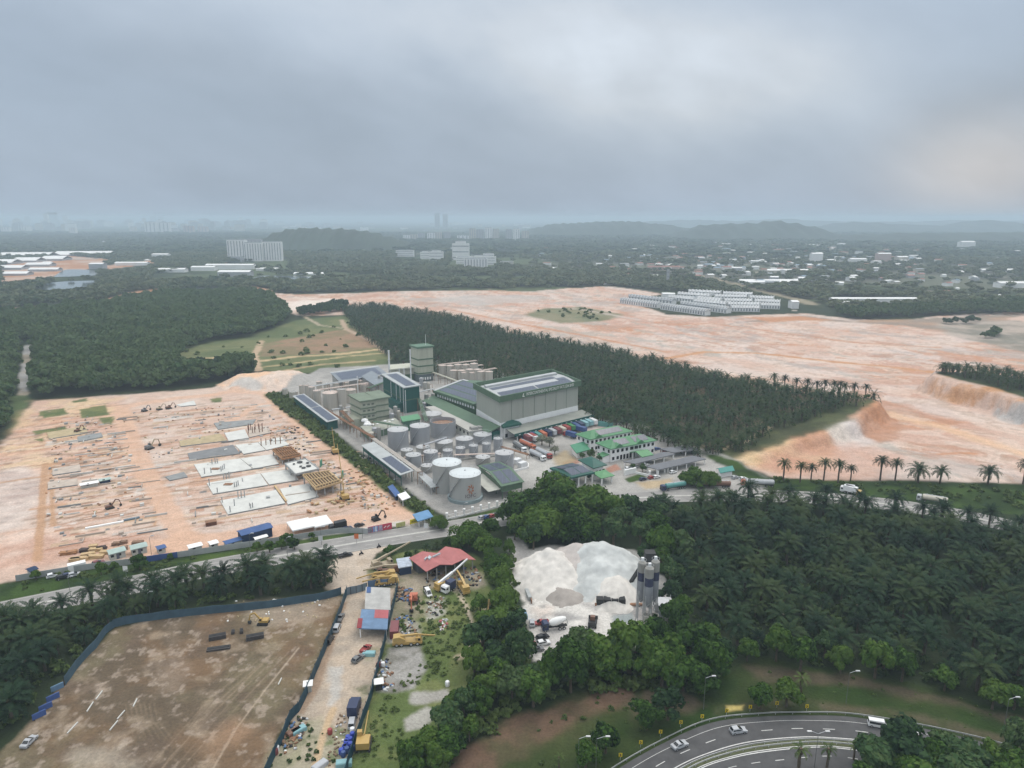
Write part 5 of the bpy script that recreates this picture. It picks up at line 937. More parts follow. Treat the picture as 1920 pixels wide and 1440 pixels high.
# ================================================================== BUILDING SITE
newc = mat('fresh concrete', (.58, .58, .55), .85, .14, .18); rawc = mat('grey rough slab', (.25, .26, .26), .9, .22, .3); timber = mat('formwork timber', (.50, .36, .20), .8, .25, .8); timr = mat('reddish timber', (.36, .19, .095), .8, .25, .8); bargrey = mat('column concrete', (.34, .35, .35), .85, .12, .5)
def pxslab(label, q, mt, cols=(), colm=None, ch=2.6, pit=None):
    w_ = [P(*p) for p in q]; o = w_[3]; t = thing('concrete_slab', label, 'slab', o); m = MB(); m.slab([(p.x - o.x, p.y - o.y, .42) for p in w_], .46); m.obj('floor', mt, t)
    m = MB(); c = [p - o for p in w_]
    m.bar((c[3].x, c[3].y - .2, .12), (c[2].x, c[2].y - .2, .12), .3, .7); m.obj('edge_beam', rawc, t)
    for px, py in cols: p = P(px, py) - o; m = MB(); m.box(p.x - .17, p.x + .17, p.y - .17, p.y + .17, .4, ch * random.uniform(.75, 1.1)); m.obj('column', colm or bargrey, t)
    if pit: p = P(*pit) - o; m = MB(); m.box(p.x - 1.8, p.x + 1.8, p.y - 1.2, p.y + 1.2, .4, .75); m.obj('shaft', rust, t)
    return t
pxslab('rough grey slab at the far end of the building plots', [(401, 794), (480, 787), (474, 796), (409, 806)], rawc)
pxslab('white slab beside the rust coloured columns', [(421, 813), (459, 806), (467, 822), (429, 828)], newc)
pxslab('pale slab carrying the rust coloured columns', [(462, 806), (500, 799), (508, 812), (468, 821)], mat('dusty slab', (.47, .40, .34), .9, .2, .3), [(465 + 7 * (i % 5) + random.uniform(-2, 2), 808 + 6 * (i // 5) - (i % 5) * .8) for i in range(10)], mat('rusty column', (.19, .10, .07), .85, .25), 4.6)
pxslab('dark grey slab with a darker right end', [(352, 851), (437, 835), (450, 851), (356, 864)], mat('dark slab', (.20, .205, .21), .9, .15, .25)); pxslab('white slab with debris right of the dark grey one', [(441, 836), (483, 830.5), (498, 845), (457, 852.5)], newc)
pxslab('pale slab with scaffold posts behind the first timber deck', [(484, 830), (528, 821), (542, 835), (500, 845)], newc, [(490 + 9 * (i % 5), 832 + 5 * (i // 5) - (i % 5)) for i in range(10)], rust, 3.4)
pxslab('white slab with grey posts, second row from the back, left half', [(364, 872), (450, 861), (474, 880.6), (378, 895.6)], newc, [(384, 890), (396, 888), (398, 872), (404, 870), (408, 870), (415, 885), (418, 882), (421, 880)], None, 3.4, (404, 881)); pxslab('clean white slab, second row, right half', [(451, 861), (510, 853), (523, 871), (476, 880)], newc)
pxslab('white slab with grey posts, third row, left half', [(388, 907), (487.5, 889), (502.5, 910.6), (399.4, 927.5)], newc, [(393, 912), (408, 925), (420, 900), (425, 899), (430, 898), (440, 915), (444, 914), (447, 912)], None, 3.4, (428, 910)); pxslab('clean white slab, third row, right half', [(489, 889), (546, 880.5), (560, 901), (505, 910)], newc)
pxslab('white slab with grey posts in the front row', [(413, 940), (517.5, 920), (535, 945), (427.5, 966)], newc, [(417, 944), (432, 962), (447, 936), (453, 935), (459, 934), (470, 955), (474, 953), (440, 950)], None, 3.4); pxslab('clean white slab in the front row beside the timber frame', [(525, 918), (578, 908), (598, 932), (540, 947.5)], newc)
pxslab('pale unfinished pad with sand filling at the far left of the plots', [(336, 828), (412, 814), (426, 827), (339, 838)], mat('sand fill', (.42, .34, .21), .95, .2, .3))
for i, q in enumerate(([(88, 812), (160, 800), (165, 812), (92, 824)], [(98, 880), (150, 872), (152, 884), (99, 892)], [(90, 905), (145, 898), (146, 910), (90, 918)], [(145, 820), (190, 812), (193, 820), (147, 829)], [(330, 760), (364, 752), (368, 760), (340, 763)], [(310, 895), (345, 886), (352, 895), (318, 902)])):
    pxslab('low earth coloured foundation pad, ' + ['largest at the left edge of the site', 'left of the small white hut', 'nearest the left corner spoil', 'with brown trench walls behind', 'pale, at the back lane', 'grey, beside the site lane'][i], q, [MATS['sand fill'], MATS['dusty slab'], MATS['dusty slab'], rawc, newc, rawc][i])
t_ = thing('timber_plank', 'long timber plank lying between the two front row slabs', 'plank', P(515, 912)); m = MB(); d = P(537, 942) - P(515, 912); m.bar((0, 0, .55), (d.x, d.y, .55), .9, .3); m.obj('board', timber, t_)
fb_me = []
for m_ in (rawc, newc, MATS['dusty slab'], rust, bargrey): m = MB(); m.box(0, 1, 0, 1, 0, 1); fb_me.append(m.mesh('ground_beam', m_))
fr2 = random.Random(21); nw = 0; ang0 = math.atan2(du[1], du[0])
while nw < 210:
    left = nw < 115; poly = _lm if left else _mm; x, y = fr2.uniform(poly[:, 0].min(), poly[:, 0].max()), fr2.uniform(poly[:, 1].min(), poly[:, 1].max())
    if sdist(np.array([x]), np.array([y]), poly)[0] < 2: continue
    kd = fr2.random(); o = link('ground_beam' if kd < .6 else 'footing', fb_me[fr2.choice([0, 1, 2, 2, 1] if kd < .6 else [0, 1, 4, 2])], None, (x, y, -.05)); cross = fr2.random() < .25; o.rotation_euler = (0, 0, ang0 + (PI / 2 if cross else 0))
    o.scale = (fr2.uniform(3, 6 if cross else 11), .3, fr2.uniform(.4, .9)) if kd < .6 else (fr2.uniform(.8, 1.8), fr2.uniform(.8, 1.8), fr2.uniform(.3, 1.3)); side_ = 'left' if left else 'middle'
    tag(o, ('low concrete ground beam on the bare earth of the %s plots' if kd < .6 else 'small concrete footing standing on the bare earth of the %s plots') % side_, 'foundation', 'foundations of the %s plots' % side_); nw += 1
def frame(label, q, z, deckm, beamm, nb, holes=()):
    w_ = [P(*p, z) for p in q]; o = Vector((w_[3].x, w_[3].y, 0)); t = thing('unfinished_house', label, 'unfinished house', o); c = [Vector((p.x - o.x, p.y - o.y, 0)) for p in w_]
    bl = lambda a, b: (c[3].lerp(c[2], a)).lerp(c[0].lerp(c[1], a), b)
    m = MB(); m.slab([(p.x, p.y, z - .35) for p in c], .3); m.obj('deck', deckm, t)
    for i in range(4):
        for j in range(3): p = bl(.02 + .96 * i / 3, .03 + .94 * j / 2); m = MB(); m.box(p.x - .25, p.x + .25, p.y - .25, p.y + .25, 0, z - .6); m.obj('column', bargrey, t)
    for e in range(4): m = MB(); a, b = c[e], c[(e + 1) % 4]; m.bar((a.x, a.y, z - .45), (b.x, b.y, z - .45), .4, .9); m.obj('edge_beam', beamm if nb else bargrey, t)
    for i in range(nb):
        m = MB(); a = (i + .5) / nb; p, r_ = bl(a, .03), bl(a, .97); m.bar((p.x, p.y, z + .1), (r_.x, r_.y, z + .1), .32, .5); m.obj('beam', beamm, t)
    for i in range(3 if nb else 0): m = MB(); a = (.08, .5, .92)[i]; p, r_ = bl(0, a), bl(1, a); m.bar((p.x, p.y, z + .4), (r_.x, r_.y, z + .4), .45, .45); m.obj('beam', beamm, t)
    for a, b, s_ in holes: p = bl(a, b); m = MB(); m.lathe([(s_, z - .04), (s_, z + .18), (s_ * .6, z + .35)], p.x, p.y, 9); m.obj('rebar_pile', mat('dark rebar', (.07, .07, .07), .8, .3), t)
    return t
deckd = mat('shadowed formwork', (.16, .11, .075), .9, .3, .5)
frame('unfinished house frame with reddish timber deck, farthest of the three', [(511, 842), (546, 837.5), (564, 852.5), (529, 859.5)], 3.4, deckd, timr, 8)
frame('unfinished house frame with poured white deck, middle of the three', [(534, 868), (573, 859), (598, 878), (554, 888)], 3.9, newc, bargrey, 0, ((.6, .8, 1.4), (.75, .35, 1.2), (.5, .3, 1.0), (.85, .6, .8), (.3, .75, .6), (.45, .45, .7)))
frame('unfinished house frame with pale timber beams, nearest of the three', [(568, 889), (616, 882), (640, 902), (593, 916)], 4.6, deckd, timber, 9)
for i, (a, b) in enumerate((((602, 867), (606, 878)), ((642, 888), (643, 920)))): p, q = P(*a, 2), P(*b, 0); t = thing('scaffold_net', ['green safety net on the white deck frame', 'green safety net on the pale timber frame'][i], 'net', (p.x, p.y, 0)); m = MB(); m.box(-.2, .1, -1.8, 1.8, 0, 3.2); m.obj('sheet', mat('green net', (.09, .28, .19), .9, .2, .8), t)
def boomline(t, mt, pts, w0, w1, name='boom'):
    m = MB()
    for i in range(len(pts) - 1): m.bar(pts[i], pts[i + 1], w0 + (w1 - w0) * i / max(1, len(pts) - 2), None)
    return m.obj(name, mt, t)
yel = paintm('yellow')
def crawler(t, c, s=1.0):
    for y in (-1, 1): m = MB(); m.side([(-1.9 * s, .2), (-1.5 * s, 0), (1.5 * s, 0), (1.9 * s, .2), (1.9 * s, .6), (1.5 * s, .85), (-1.5 * s, .85), (-1.9 * s, .6)], y * 1.1 * s - .3, y * 1.1 * s + .3); m.obj('track', grime, t)
    m = MB(); m.side([(-1.9 * s, .95), (-1.9 * s, 2.0 * s), (.2 * s, 2.0 * s), (.2 * s, 1.5 * s), (1.1 * s, 1.5 * s), (1.1 * s, .95)], -1.15 * s, 1.15 * s); b_ = m.obj('body', paintm(c), t)
    m = MB(); m.side([(.1 * s, 1.5 * s), (.1 * s, 2.8 * s), (.9 * s, 2.8 * s), (1.3 * s, 1.9 * s), (1.3 * s, 1.4 * s)], .25 * s, 1.12 * s); cb = m.obj('cab', paintm(c), t); m = MB(); m.box(.3 * s, .95 * s, .2 * s, 1.16 * s, 1.95 * s, 2.6 * s); m.obj('window', glass, cb)
def excavator(label, a, b, c, s=1.0, reach=1.0, armc=None):
    loc, rz, _ = at2(a, b); t = thing('excavator', label, 'excavator', loc, rz); crawler(t, c, s)
    boomline(t, paintm(armc or c), [(.9 * s, -.2, 1.6 * s), (3.0 * s, -.2, 4.2 * s), (5.2 * s * reach, -.2, 3.6 * s)], .45 * s, .4 * s); boomline(t, paintm(armc or c), [(5.2 * s * reach, -.2, 3.8 * s), (6.0 * s * reach, -.2, 1.2 * s)], .35 * s, .3 * s, 'arm')
    m = MB(); x = 6.0 * s * reach; m.side([(x - .1, 1.3 * s), (x + .4 * s, 1.1 * s), (x + .2 * s, .3 * s), (x - .6 * s, .2 * s), (x - .7 * s, .7 * s)], -.75 * s, .35 * s); m.obj('bucket', grime, t); return t
def crane(label, a, b, c, boom, name='mobile_crane', cat='crane', bc=None, wh=True, s=1.0, length=9.0):   # boom: end points beyond the turret, local (x, z)
    loc, rz, _ = at2(a, b); t = thing(name, label, cat, loc, rz); l = length / 2
    if wh:
        m = MB(); m.side([(-l, .7), (-l, 1.5), (l - 1.6, 1.5), (l - .2, 1.3), (l, .9), (l, .7)], -1.25, 1.25); m.obj('chassis', paintm(c), t); axles(t, (-l + 1.2, -l + 2.6, l - 3.2, l - 1.4), .6, .4, 1.05); cab(t, l - 1.9, c, 2.5, 1.1, 1.7)
        m = MB(); m.side([(-l + .3, 1.55), (-l + .3, 2.9), (-l + 2, 3.1), (-l + 3.6, 2.2), (-l + 3.6, 1.55)], -1.15, 1.15); m.obj('turret', paintm(c), t); p0 = (-l + 1.2, 0, 2.7)
    else: crawler(t, c, 1.3); p0 = (.6, 0, 2.2)
    boomline(t, paintm(bc or c), [p0] + [(x, 0, z) for x, z in boom], .75 * s, .45 * s)
    return t
excavator('dark excavator with raised arm beside the site lane', (268, 846), (293, 838), 'grey', 1.1, .95, 'beige'); 
for a, b, c, lb in (((140, 812), (152, 808), 'brown', 'brown excavator by the green patches on the left plots'), ((200, 955), (212, 952), 'brown', 'brown machine beside the brown soil patch'), ((262, 774), (280, 769), 'grey', 'pale grey excavator at the back of the site'), ((292, 770), (306, 767), 'beige', 'beige excavator with long arm at the back of the site'), ((310, 768), (324, 765), 'brown', 'brown excavator at the right of the back row'), ((700, 977), (710, 974), 'black', 'black mini excavator on the concrete apron'), ((498, 1170), (490, 1170), 'yellow', 'yellow excavator at the back of the brown lot')): excavator(lb, a, b, c, .85, .85)
t = crane('yellow crawler crane with tall raised boom beside the pale timber frame', (648, 938), (645, 934), 'yellow', ((0.5, 2.4), (2.6, 10), (6, 18), (8.5, 23)), wh=False, s=.5)
t = crane('yellow crawler crane with raised lattice boom at the scrub strip', (630, 852), (627, 848), 'yellow', ((1.6, 5), (4.5, 13)), wh=False, s=.5)
def hut(label, p0, pu, d, h, roofc, wallc, name='site_hut', win=2, cat='hut', peak=.7, door=True):
    a, b = P(*p0), P(*pu); o = a; du_ = (b - a).normalized(); v = Vector((-du_.y, du_.x, 0)); f_ = Fr(a, b, a + v * d); L_, W_ = f_.L, d; t = thing(name, label, cat, a)
    m = MB(f_); m.box(.1, L_ - .1, .1, W_ - .1, 0, h); m.obj('wall', wallc, t); m = MB(f_); m.gable(0, L_, 0, W_, h, h + peak, .3, .15); m.obj('roof', roofc, t)
    for i in range(win): m = MB(f_); x = L_ * (i + .6) / (win + .2) - .6; m.box(x - .5, x + .5, .04, .1, 1.1, 2.0); m.obj('window', dark, t)
    if door: m = MB(f_); m.box(L_ * .5 - .5, L_ * .5 + .5, .02, .1, .05, 2.1); m.obj('door', mat('hut door', (.10, .11, .14), .7, .1), t)
    return t
hb_ = mat('hut wall', (.42, .43, .40), .8, .15, .4); blr = mat('blue metal roof', (.055, .11, .26), .55, .15, .3); blw = mat('navy wall', (.02, .04, .09), .7, .2, .3); pgr = mat('pale green roof', (.36, .45, .42), .6, .12, .3)
hut('small grey green site hut by the front fence, left one', (207, 1052), (237, 1044), 4, 2.7, pgr, hb_, peak=.5); hut('small grey green site hut by the front fence, right one', (248, 1043), (277, 1036), 4, 2.7, pgr, hb_, peak=.5)
hut('long dark blue roofed site store behind the front fence', (455, 1022), (512, 1006), 5, 4.0, blr, blw, 'site_store', 0, 'shed', .6, False)
for lb, a, b, c, d in (('low blue tarpaulin roof left of the site store', (425, 1030), (456, 1021), blr, 3), ('blue and white cabin on the front fence', (356, 1038), (380, 1032), MATS['white wall'], 3), ('white hut on the front fence near the blue cabin', (396, 1031), (410, 1027), MATS['white wall'], 3), ('white low cabin before the blue site store', (480, 1021), (502, 1015), MATS['white wall'], 2), ('small blue cabin at the rutted corner', (298, 1040), (312, 1036), blr, 3), ('dark hut among bushes at the left end of the front fence', (58, 1082), (72, 1077), blw, 3)): hut(lb, a, b, d, 2.2, c, hb_, win=1, peak=.3, door=False)
def tent(label, p0, pu, d, h, pk):
    a, b = P(*p0), P(*pu); u = (b - a).normalized(); f_ = Fr(a, b, a + Vector((-u.y, u.x, 0)) * d); t = thing('tent', label, 'tent', a); n = 2
    m = MB(f_); m.hip(0, f_.L, 0, d, h, pk, .2, .5); m.obj('canopy', whw, t)
    for i in (0, 1):
        for j in (0, 1): m = MB(f_); m.box(i * (f_.L - .2), i * (f_.L - .2) + .2, j * (d - .2), j * (d - .2) + .2, 0, h - .1); m.obj('pole', steel, t)
tent('white peaked tent on the site front, left one', (550, 1006), (590, 997), 9, 2.6, 4.2); tent('white peaked tent on the site front, right one', (592, 999), (624, 992), 9, 2.6, 4.4)
t, f_, r_ = shed('blue roofed guard shelter at the site gate', 'guard_shelter', (785, 975), (808, 968), (778, 968), 3, 3.8, mat('bright blue roof', (.12, .25, .42), .55, .15, .3), hb_, gab=False, openside=True, cat='shelter')
t, f_, r_ = shed('white flat roofed shelter at the corner of the scrub strip', 'guard_shelter', (755, 937), (768, 932), (747, 928), 3, 3.2, whw, hb_, gab=False, openside=True, ov=.4, cat='shelter')
t, f_, r_ = shed('long blue roofed shed along the scrub strip by the site lane', 'shelter_row', (742, 930), (750, 926), (728, 914), 2.4, 2.8, blr, blw, gab=False, ov=.3)
for i, q in enumerate(([(762, 990), (769, 988)], [(776, 984), (790, 980)])):
    pass
def board(label, a, b, h, z0, mt, name='billboard', cat='billboard', txt=None, tc=None):
    p, q = P(*a), P(*b); d = q - p; t = thing(name, label, cat, p); m = MB(); m.bar((0, 0, z0 + h / 2), (d.x, d.y, z0 + h / 2), .15, h); m.obj('panel', mt, t); u = d.normalized(); nn = Vector((u.y, -u.x, 0))
    for k in (.08, .92): m = MB(); c = d * k - nn * .25; m.bar((c.x, c.y, 0), (c.x, c.y, z0 + h - .3), .16); m.obj('post', steel, t)
    if txt: lettering(txt, h * .6, tc, t, lambda x, y, z, w_: Vector((*(u * (d.length * .12 + x * d.length * .76 / w_) + nn * (.1 + z))[:2], z0 + h * .28 + y)), .02)
    return t, p, u, nn, d.length
redb = mat('red board', (.50, .06, .10), .5, .15, .5)
t, p, u, nn, ln = board('long hoarding with red right end and blue pictures by the site gate', (690, 1001), (735, 992), 2.6, .2, redb)
for k0, k1, c in ((.0, .18, (.22, .2, .24)), (.2, .42, (.25, .33, .55)), (.3, .36, (.6, .65, .7)), (.44, .6, (.36, .3, .4))): m = MB(); a, b = u * ln * k0 + nn * (.1 + k0 * .1), u * ln * k1 + nn * (.1 + k0 * .1); m.bar((a.x, a.y, 1.5), (b.x, b.y, 1.5), .06, 2.3); m.obj('picture', mat('print %.2f' % k0, c, .6, .35, 1.2), t)
for k0 in (.66, .8): m = MB(); a, b = u * ln * k0 + nn * .1, u * ln * (k0 + .1) + nn * .1; m.bar((a.x, a.y, 1.2), (b.x, b.y, 1.9), .05, .35); m.obj('picture', mat('white streak', (.7, .6, .62), .6), t)
board('yellow banner with dark lettering on the site gate', (769, 986), (787, 981), 2.0, .6, mat('yellow banner', (.66, .55, .04), .6, .1), 'banner', 'banner', 'DILARANG', mat('banner lettering', (.12, .1, .02), .7)); board('faded yellow green banner on the fence beside the gate', (743, 991), (760, 987), 1.8, .4, mat('faded banner', (.42, .42, .17), .7, .3, 1.5), 'banner', 'banner')
sg = thing('site_fence', 'long grey metal site fence along the road verge with blue stretches', 'fence', P(30, 1090)); fo = sg.location
pts = resample([P(*p)[:2] for p in ((30, 1090), (95, 1079), (165, 1068), (230, 1060), (300, 1050), (450, 1028), (560, 1011), (640, 999), (690, 1001))], 6); bl_ = mat('blue hoarding', (.06, .11, .30), .55, .2, .3); gh = mat('grey hoarding', (.40, .42, .42), .6, .15, .3, rib=4)
for i in range(len(pts) - 1):
    a, b = pts[i], pts[i + 1]; f0 = i / len(pts); blue = .30 < f0 < .44 or .56 < f0 < .6; m = MB(); m.bar((a.x - fo.x, a.y - fo.y, 1.1), (b.x - fo.x, b.y - fo.y, 1.1), .12, 2.2); m.obj('panel', bl_ if blue else gh, sg, 'blue panel' if blue else None)
def hoarding(label, px, h, mt, step=3.0, tilt=0):
    pts = resample([P(*p)[:2] for p in px], step); o = Vector((pts[0].x, pts[0].y, 0)); t = thing('hoarding', label, 'hoarding', o); nr = normals(pts); vs = []; n = len(pts)
    m = MB()
    for i, p in enumerate(pts):
        off = nr[i] * (.1 * (i % 2)); hh = h * (1 + .05 * math.sin(i * 1.7)); x, y = p.x - o.x + off.x, p.y - o.y + off.y
        vs += [(x, y, 0), (x, y, hh), (x + nr[i].x * .08, y + nr[i].y * .08, hh), (x + nr[i].x * .08, y + nr[i].y * .08, 0)]
    fs = []
    for i in range(n - 1):
        for k in range(4): fs.append((4 * i + k, 4 * (i + 1) + k, 4 * (i + 1) + (k + 1) % 4, 4 * i + (k + 1) % 4))
    m.add(vs, fs + [(3, 2, 1, 0), (4 * n - 4, 4 * n - 3, 4 * n - 2, 4 * n - 1)]); m.obj('sheet', mt, t)
    for i in range(1, n, max(1, n // 40)): p = pts[i] - nr[i] * .15; m = MB(); m.bar((p.x - o.x, p.y - o.y, 0), (p.x - o.x, p.y - o.y, h * 1.04), .12); m.obj('post', grime, t)
teal = mat('faded teal hoarding', (.055, .10, .135), .7, .2, .3); tgr = mat('dark green blue hoarding', (.012, .05, .075), .6, .25, .3)
hoarding('faded teal hoarding around the back and left of the brown lot', ((640, 1114), (610, 1123), (500, 1140), (400, 1150), (310, 1160), (215, 1176), (180, 1215), (155, 1240), (122, 1285)), 2.6, teal)
hoarding('dark blue green hoarding between the brown lot and the lane', ((651, 1112), (632, 1168), (618, 1200), (592, 1262), (572, 1310), (560, 1334), (545, 1350), (530, 1388), (505, 1440), (480, 1500)), 2.8, tgr); hoarding('dark blue green hoarding between the lane and the junk yard', ((746, 1102), (735, 1150), (722, 1205), (704, 1275), (693, 1318), (676, 1365), (660, 1415), (640, 1480)), 2.8, tgr)
hoarding('short grey blue gate hoarding across the lane', ((650, 1116), (668, 1112), (688, 1106)), 2.6, mat('grey blue hoarding', (.16, .21, .25), .7, .2)); hoarding('blue hoarding piece at the back of the grey sheds', ((690, 1103), (742, 1097)), 2.6, mat('mid blue hoarding', (.09, .15, .24), .7, .2))
for i, (px, py) in enumerate(((108, 1293), (100, 1312), (86, 1330), (74, 1345))): t = thing('barrier_panel', ['pale blue loose barrier panel at the end of the teal hoarding', 'dark blue barrier panel, topmost of three', 'dark blue barrier panel, middle of three', 'dark blue barrier panel, lowest of three'][i], 'barrier', P(px, py), .9); m = MB(); m.box(-1.5, 1.5, -.15, .15, 0, 1.5); m.obj('sheet', mat('pale blue panel', (.14, .24, .36), .6, .3) if i == 0 else bl_, t); m = MB(); m.box(-1.3, -1.1, -.7, .7, 0, .12); m.obj('foot', grime, t)
for i, (a, b) in enumerate((((192, 1296), (180, 1312)), ((175, 1317), (163, 1335)), ((146, 1355), (126, 1376)), ((257, 1311), (250, 1325)), ((234, 1333), (220, 1349)), ((221, 1352), (206, 1370)), ((528, 1272), (522, 1284)))):
    p, q = P(*a), P(*b); t = thing('concrete_kerb', 'white concrete pile lying on the brown lot, ' + ['top of the left line', 'middle of the left line', 'bottom of the left line', 'top of the right line', 'middle of the right line', 'bottom of the right line', 'alone near the lane hoarding'][i], 'kerb', p); d = q - p; m = MB(); m.bar((0, 0, .15), (d.x, d.y, .15), .22, .26); m.obj('block', newc, t)
for i, (a, b) in enumerate((((392, 1200), (424, 1194)), ((388, 1220), (432, 1214)), ((462, 1200), (495, 1194)), ((434, 1187), (440, 1186)), ((450, 1186), (456, 1185)))):
    p, q = P(*a), P(*b); t = thing('steel_stack', 'stack of dark steel mats on the brown lot, ' + ['upper left', 'lower left, flattest', 'right one', 'tiny one in the middle', 'tiny one on the right'][i], 'stack', p); d = q - p; h = (1.2, .5, 1.2, .7, .9)[i]; m = MB(); m.bar((0, 0, h / 2), (d.x, d.y, h / 2), 1.8, h); m.obj('mat', mat('dark steel mats', (.06, .055, .055), .8, .3, 1.5), t); m = MB(); m.bar((.1, .1, h + .05), (d.x * .96, d.y * .96 + .1, h + .05), .9, .12); m.obj('sheet', grime, t)
car('silver car parked on the brown lot', (44, 1405), (66, 1383), 'silver', 'sedan'); car('black pickup truck on the main road', (638, 1046), (658, 1041), 'black', 'pickup', length=5.2)
for i, (px, py, h) in enumerate(((650, 1198, 'grey pickup'), (632, 1182, 'x'),)): pass
car('grey pickup under the lane hoarding', (634, 1170), (642, 1153), 'grey', 'pickup', length=5); car('pale van parked in the lane, close to the hoarding', (628, 1190), (636, 1172), 'silver', 'van'); car('black van with white roof patch by the lane hoarding', (612, 1212), (624, 1194), 'black', 'van'); car('dark grey car in the middle of the lane', (665, 1243), (678, 1233), 'grey', 'hatch'); car('red and grey pickup in the lane beside the yard hoarding', (680, 1226), (692, 1213), 'red', 'pickup')
def bike(label, a, b):
    loc, rz, _ = at2(a, b); t = thing('motorcycle', label, 'motorcycle', loc, rz); wheels(t, ((-.6, .001), (.62, .001)), .29, .12); m = MB(); m.side([(-.8, .55), (-.75, .8), (-.2, .75), (.1, .9), (.4, 1.0), (.5, .6), (.1, .35), (-.4, .35)], -.14, .14); m.obj('body', paintm('black'), t); m = MB(); m.bar((.42, -.33, 1.05), (.42, .33, 1.05), .05); m.obj('handlebar', chrome, t)
    p = thing('person', label.replace('motorcycle', 'rider') + ' astride the machine', 'person', loc, rz)
    m = MB(); n = 10
    for sec in ([(-.15, .8, .2), (-.1, 1.0, .2), (-.02, 1.25, .22), (.04, 1.42, .16), (.06, 1.5, .07), (.08, 1.58, .12), (.09, 1.7, .13), (.09, 1.8, .08)],): m.lathe([(r_ * 1.0, z) for x, z, r_ in sec], -.05, 0, n)
    for sy in (-1, 1): m.tube([(-.05, sy * .13, .85), (.25, sy * .22, .78), (.12, sy * .2, .3)], .09, 7, .06); m.tube([(0, sy * .2, 1.38), (.18, sy * .3, 1.15), (.42, sy * .3, 1.06)], .06, 6, .045)
    m.obj('body', mat('dark clothing', (.04, .045, .06), .9, .2), p); m = MB(); m.lathe([(.1, 1.6), (.15, 1.68), (.14, 1.8), (.05, 1.86)], -.05, 0, 10); m.obj('helmet', paintm('black'), p, smooth=True)
bike('dark motorcycle on the road behind the black pickup', (674, 1041), (681, 1039)); bike('dark motorcycle farther up the road', (707, 1028), (714, 1026))
# timber and clutter by the front fence
for i, (px, py, l, c) in enumerate(((120, 1040, 3, timr), (135, 1038, 4, timr), (150, 1050, 6, timber), (158, 1034, 3.4, mat('dark panels', (.07, .05, .045), .8, .2)), (165, 1042, 5, timber), (180, 1046, 6, timber), (190, 1030, 4, MATS['dark panels']), (175, 1027, 3, timber), (200, 1038, 5, timber), (218, 1022, 3.2, mat('brown pallets', (.22, .14, .095), .85, .3, .8)), (232, 1019, 3, MATS['brown pallets']), (232, 1030, 3, MATS['brown pallets']), (258, 1020, 4.4, MATS['brown pallets']), (180, 1033, 5, timber), (140, 1052, 4, timber))):
    t = thing('timber_stack', 'stack of ' + ['short red boards farthest left', 'red boards second from left', 'pale planks largest at the front', 'dark panels left of the middle', 'pale planks before the dark panels', 'long pale planks near the left hut', 'dark panels behind the long planks', 'pale planks behind, thinnest', 'pale planks touching the left hut', 'brown pallets above the left hut', 'brown pallets between the two huts, back', 'brown pallets between the two huts, front', 'brown pallets behind the right hut', 'pale planks in the middle of the clutter', 'pale planks at the very front'][i], 'timber stack', P(px, py), .25 + random.uniform(-.1, .1))
    for k in range(4): a = random.uniform(-.25, .25); m = MB(lambda x, y, z, a=a: (x * math.cos(a) - y * math.sin(a), x * math.sin(a) + y * math.cos(a), z)); m.box(-l / 2 + random.uniform(0, .5), l / 2 - random.uniform(0, .5), -.9, .9, k * .3, k * .3 + .26); m.obj('bundle', c, t)
for i in range(22):
    px, py = random.uniform(578, 660), random.uniform(944, 966) - 0; px, py = (px, py - (px - 578) * .16) if i < 14 else (random.uniform(610, 690), random.uniform(862, 905))
    if 560 < px < 648 and py < 918: px += 52; py += 4
    t = thing('timber_stack', 'small pile of formwork timber ' + ('on the ground before the pale timber frame' if i < 14 else 'on the ground right of the timber frames'), 'timber stack', P(px, py), random.uniform(0, 3), 'formwork timber on the ground before the frames' if i < 14 else 'formwork timber right of the frames')
    for k in range(3): a = random.uniform(-.5, .5); l = random.uniform(1.5, 3.2); m = MB(lambda x, y, z, a=a: (x * math.cos(a) - y * math.sin(a), x * math.sin(a) + y * math.cos(a), z)); m.box(-l / 2, l / 2, -.5, .5, k * .3, k * .3 + .25); m.obj('bundle', random.choice([timber, timr, MATS['sand fill']]), t)
t = thing('soil_box', 'rust brown steel skip standing alone on the pink ground', 'skip', P(396, 984), .5); m = MB(); m.box(-2, 2, -1.2, 1.2, 0, 1.5); m.obj('bin', mat('rust brown', (.12, .055, .035), .85, .25, .8), t); m = MB(); m.box(-2.1, 2.1, -1.3, 1.3, 1.5, 1.65); m.obj('rim', rust, t)
hut('small white hut on the left plots', (152, 917), (185, 911), 3, 1.8, whw, hb_, win=1, peak=.3, door=False); hut('small grey green cabin beside the white hut on the left plots', (188, 908), (208, 904), 3, 1.6, pgr, blw, win=1, peak=.2, door=False)
for i, (a, b) in enumerate((((160, 992), (232, 979)), ((232, 977), (262, 971)))): t_, q_ = wall(['long white sheet stack on the left plots', 'short bluish sheet stack on the left plots'][i], [a, b], .6, 1.2, whw if i == 0 else MATS['grey blue hoarding'], 'sheet_stack', 'stack')
for i, (px, py) in enumerate(((100, 1087), (118, 1090), (130, 1086), (140, 1085))): car(['white', 'black', 'navy', 'silver'][i] + ' car behind the left end of the site fence', (px - 4, py - 4), (px + 4, py - 6), ['white', 'black', 'navy', 'silver'][i])
t_, q_ = wall('long white container wall behind the left end of the site fence', [(128, 1072), (162, 1064)], 2.6, 2.4, whw, 'site_cabin', 'cabin'); car('purple red car on the site before the timber stacks', (180, 1059), (190, 1056), 'maroon')
box_truck('black lorry right of the white tents', (642, 992), (624, 996), 'black', 'black', length=7); car('dark car on the concrete apron, right of the lorry', (668, 989), (680, 985), 'black'); car('black car right behind the lorry', (646, 994), (656, 991), 'navy')
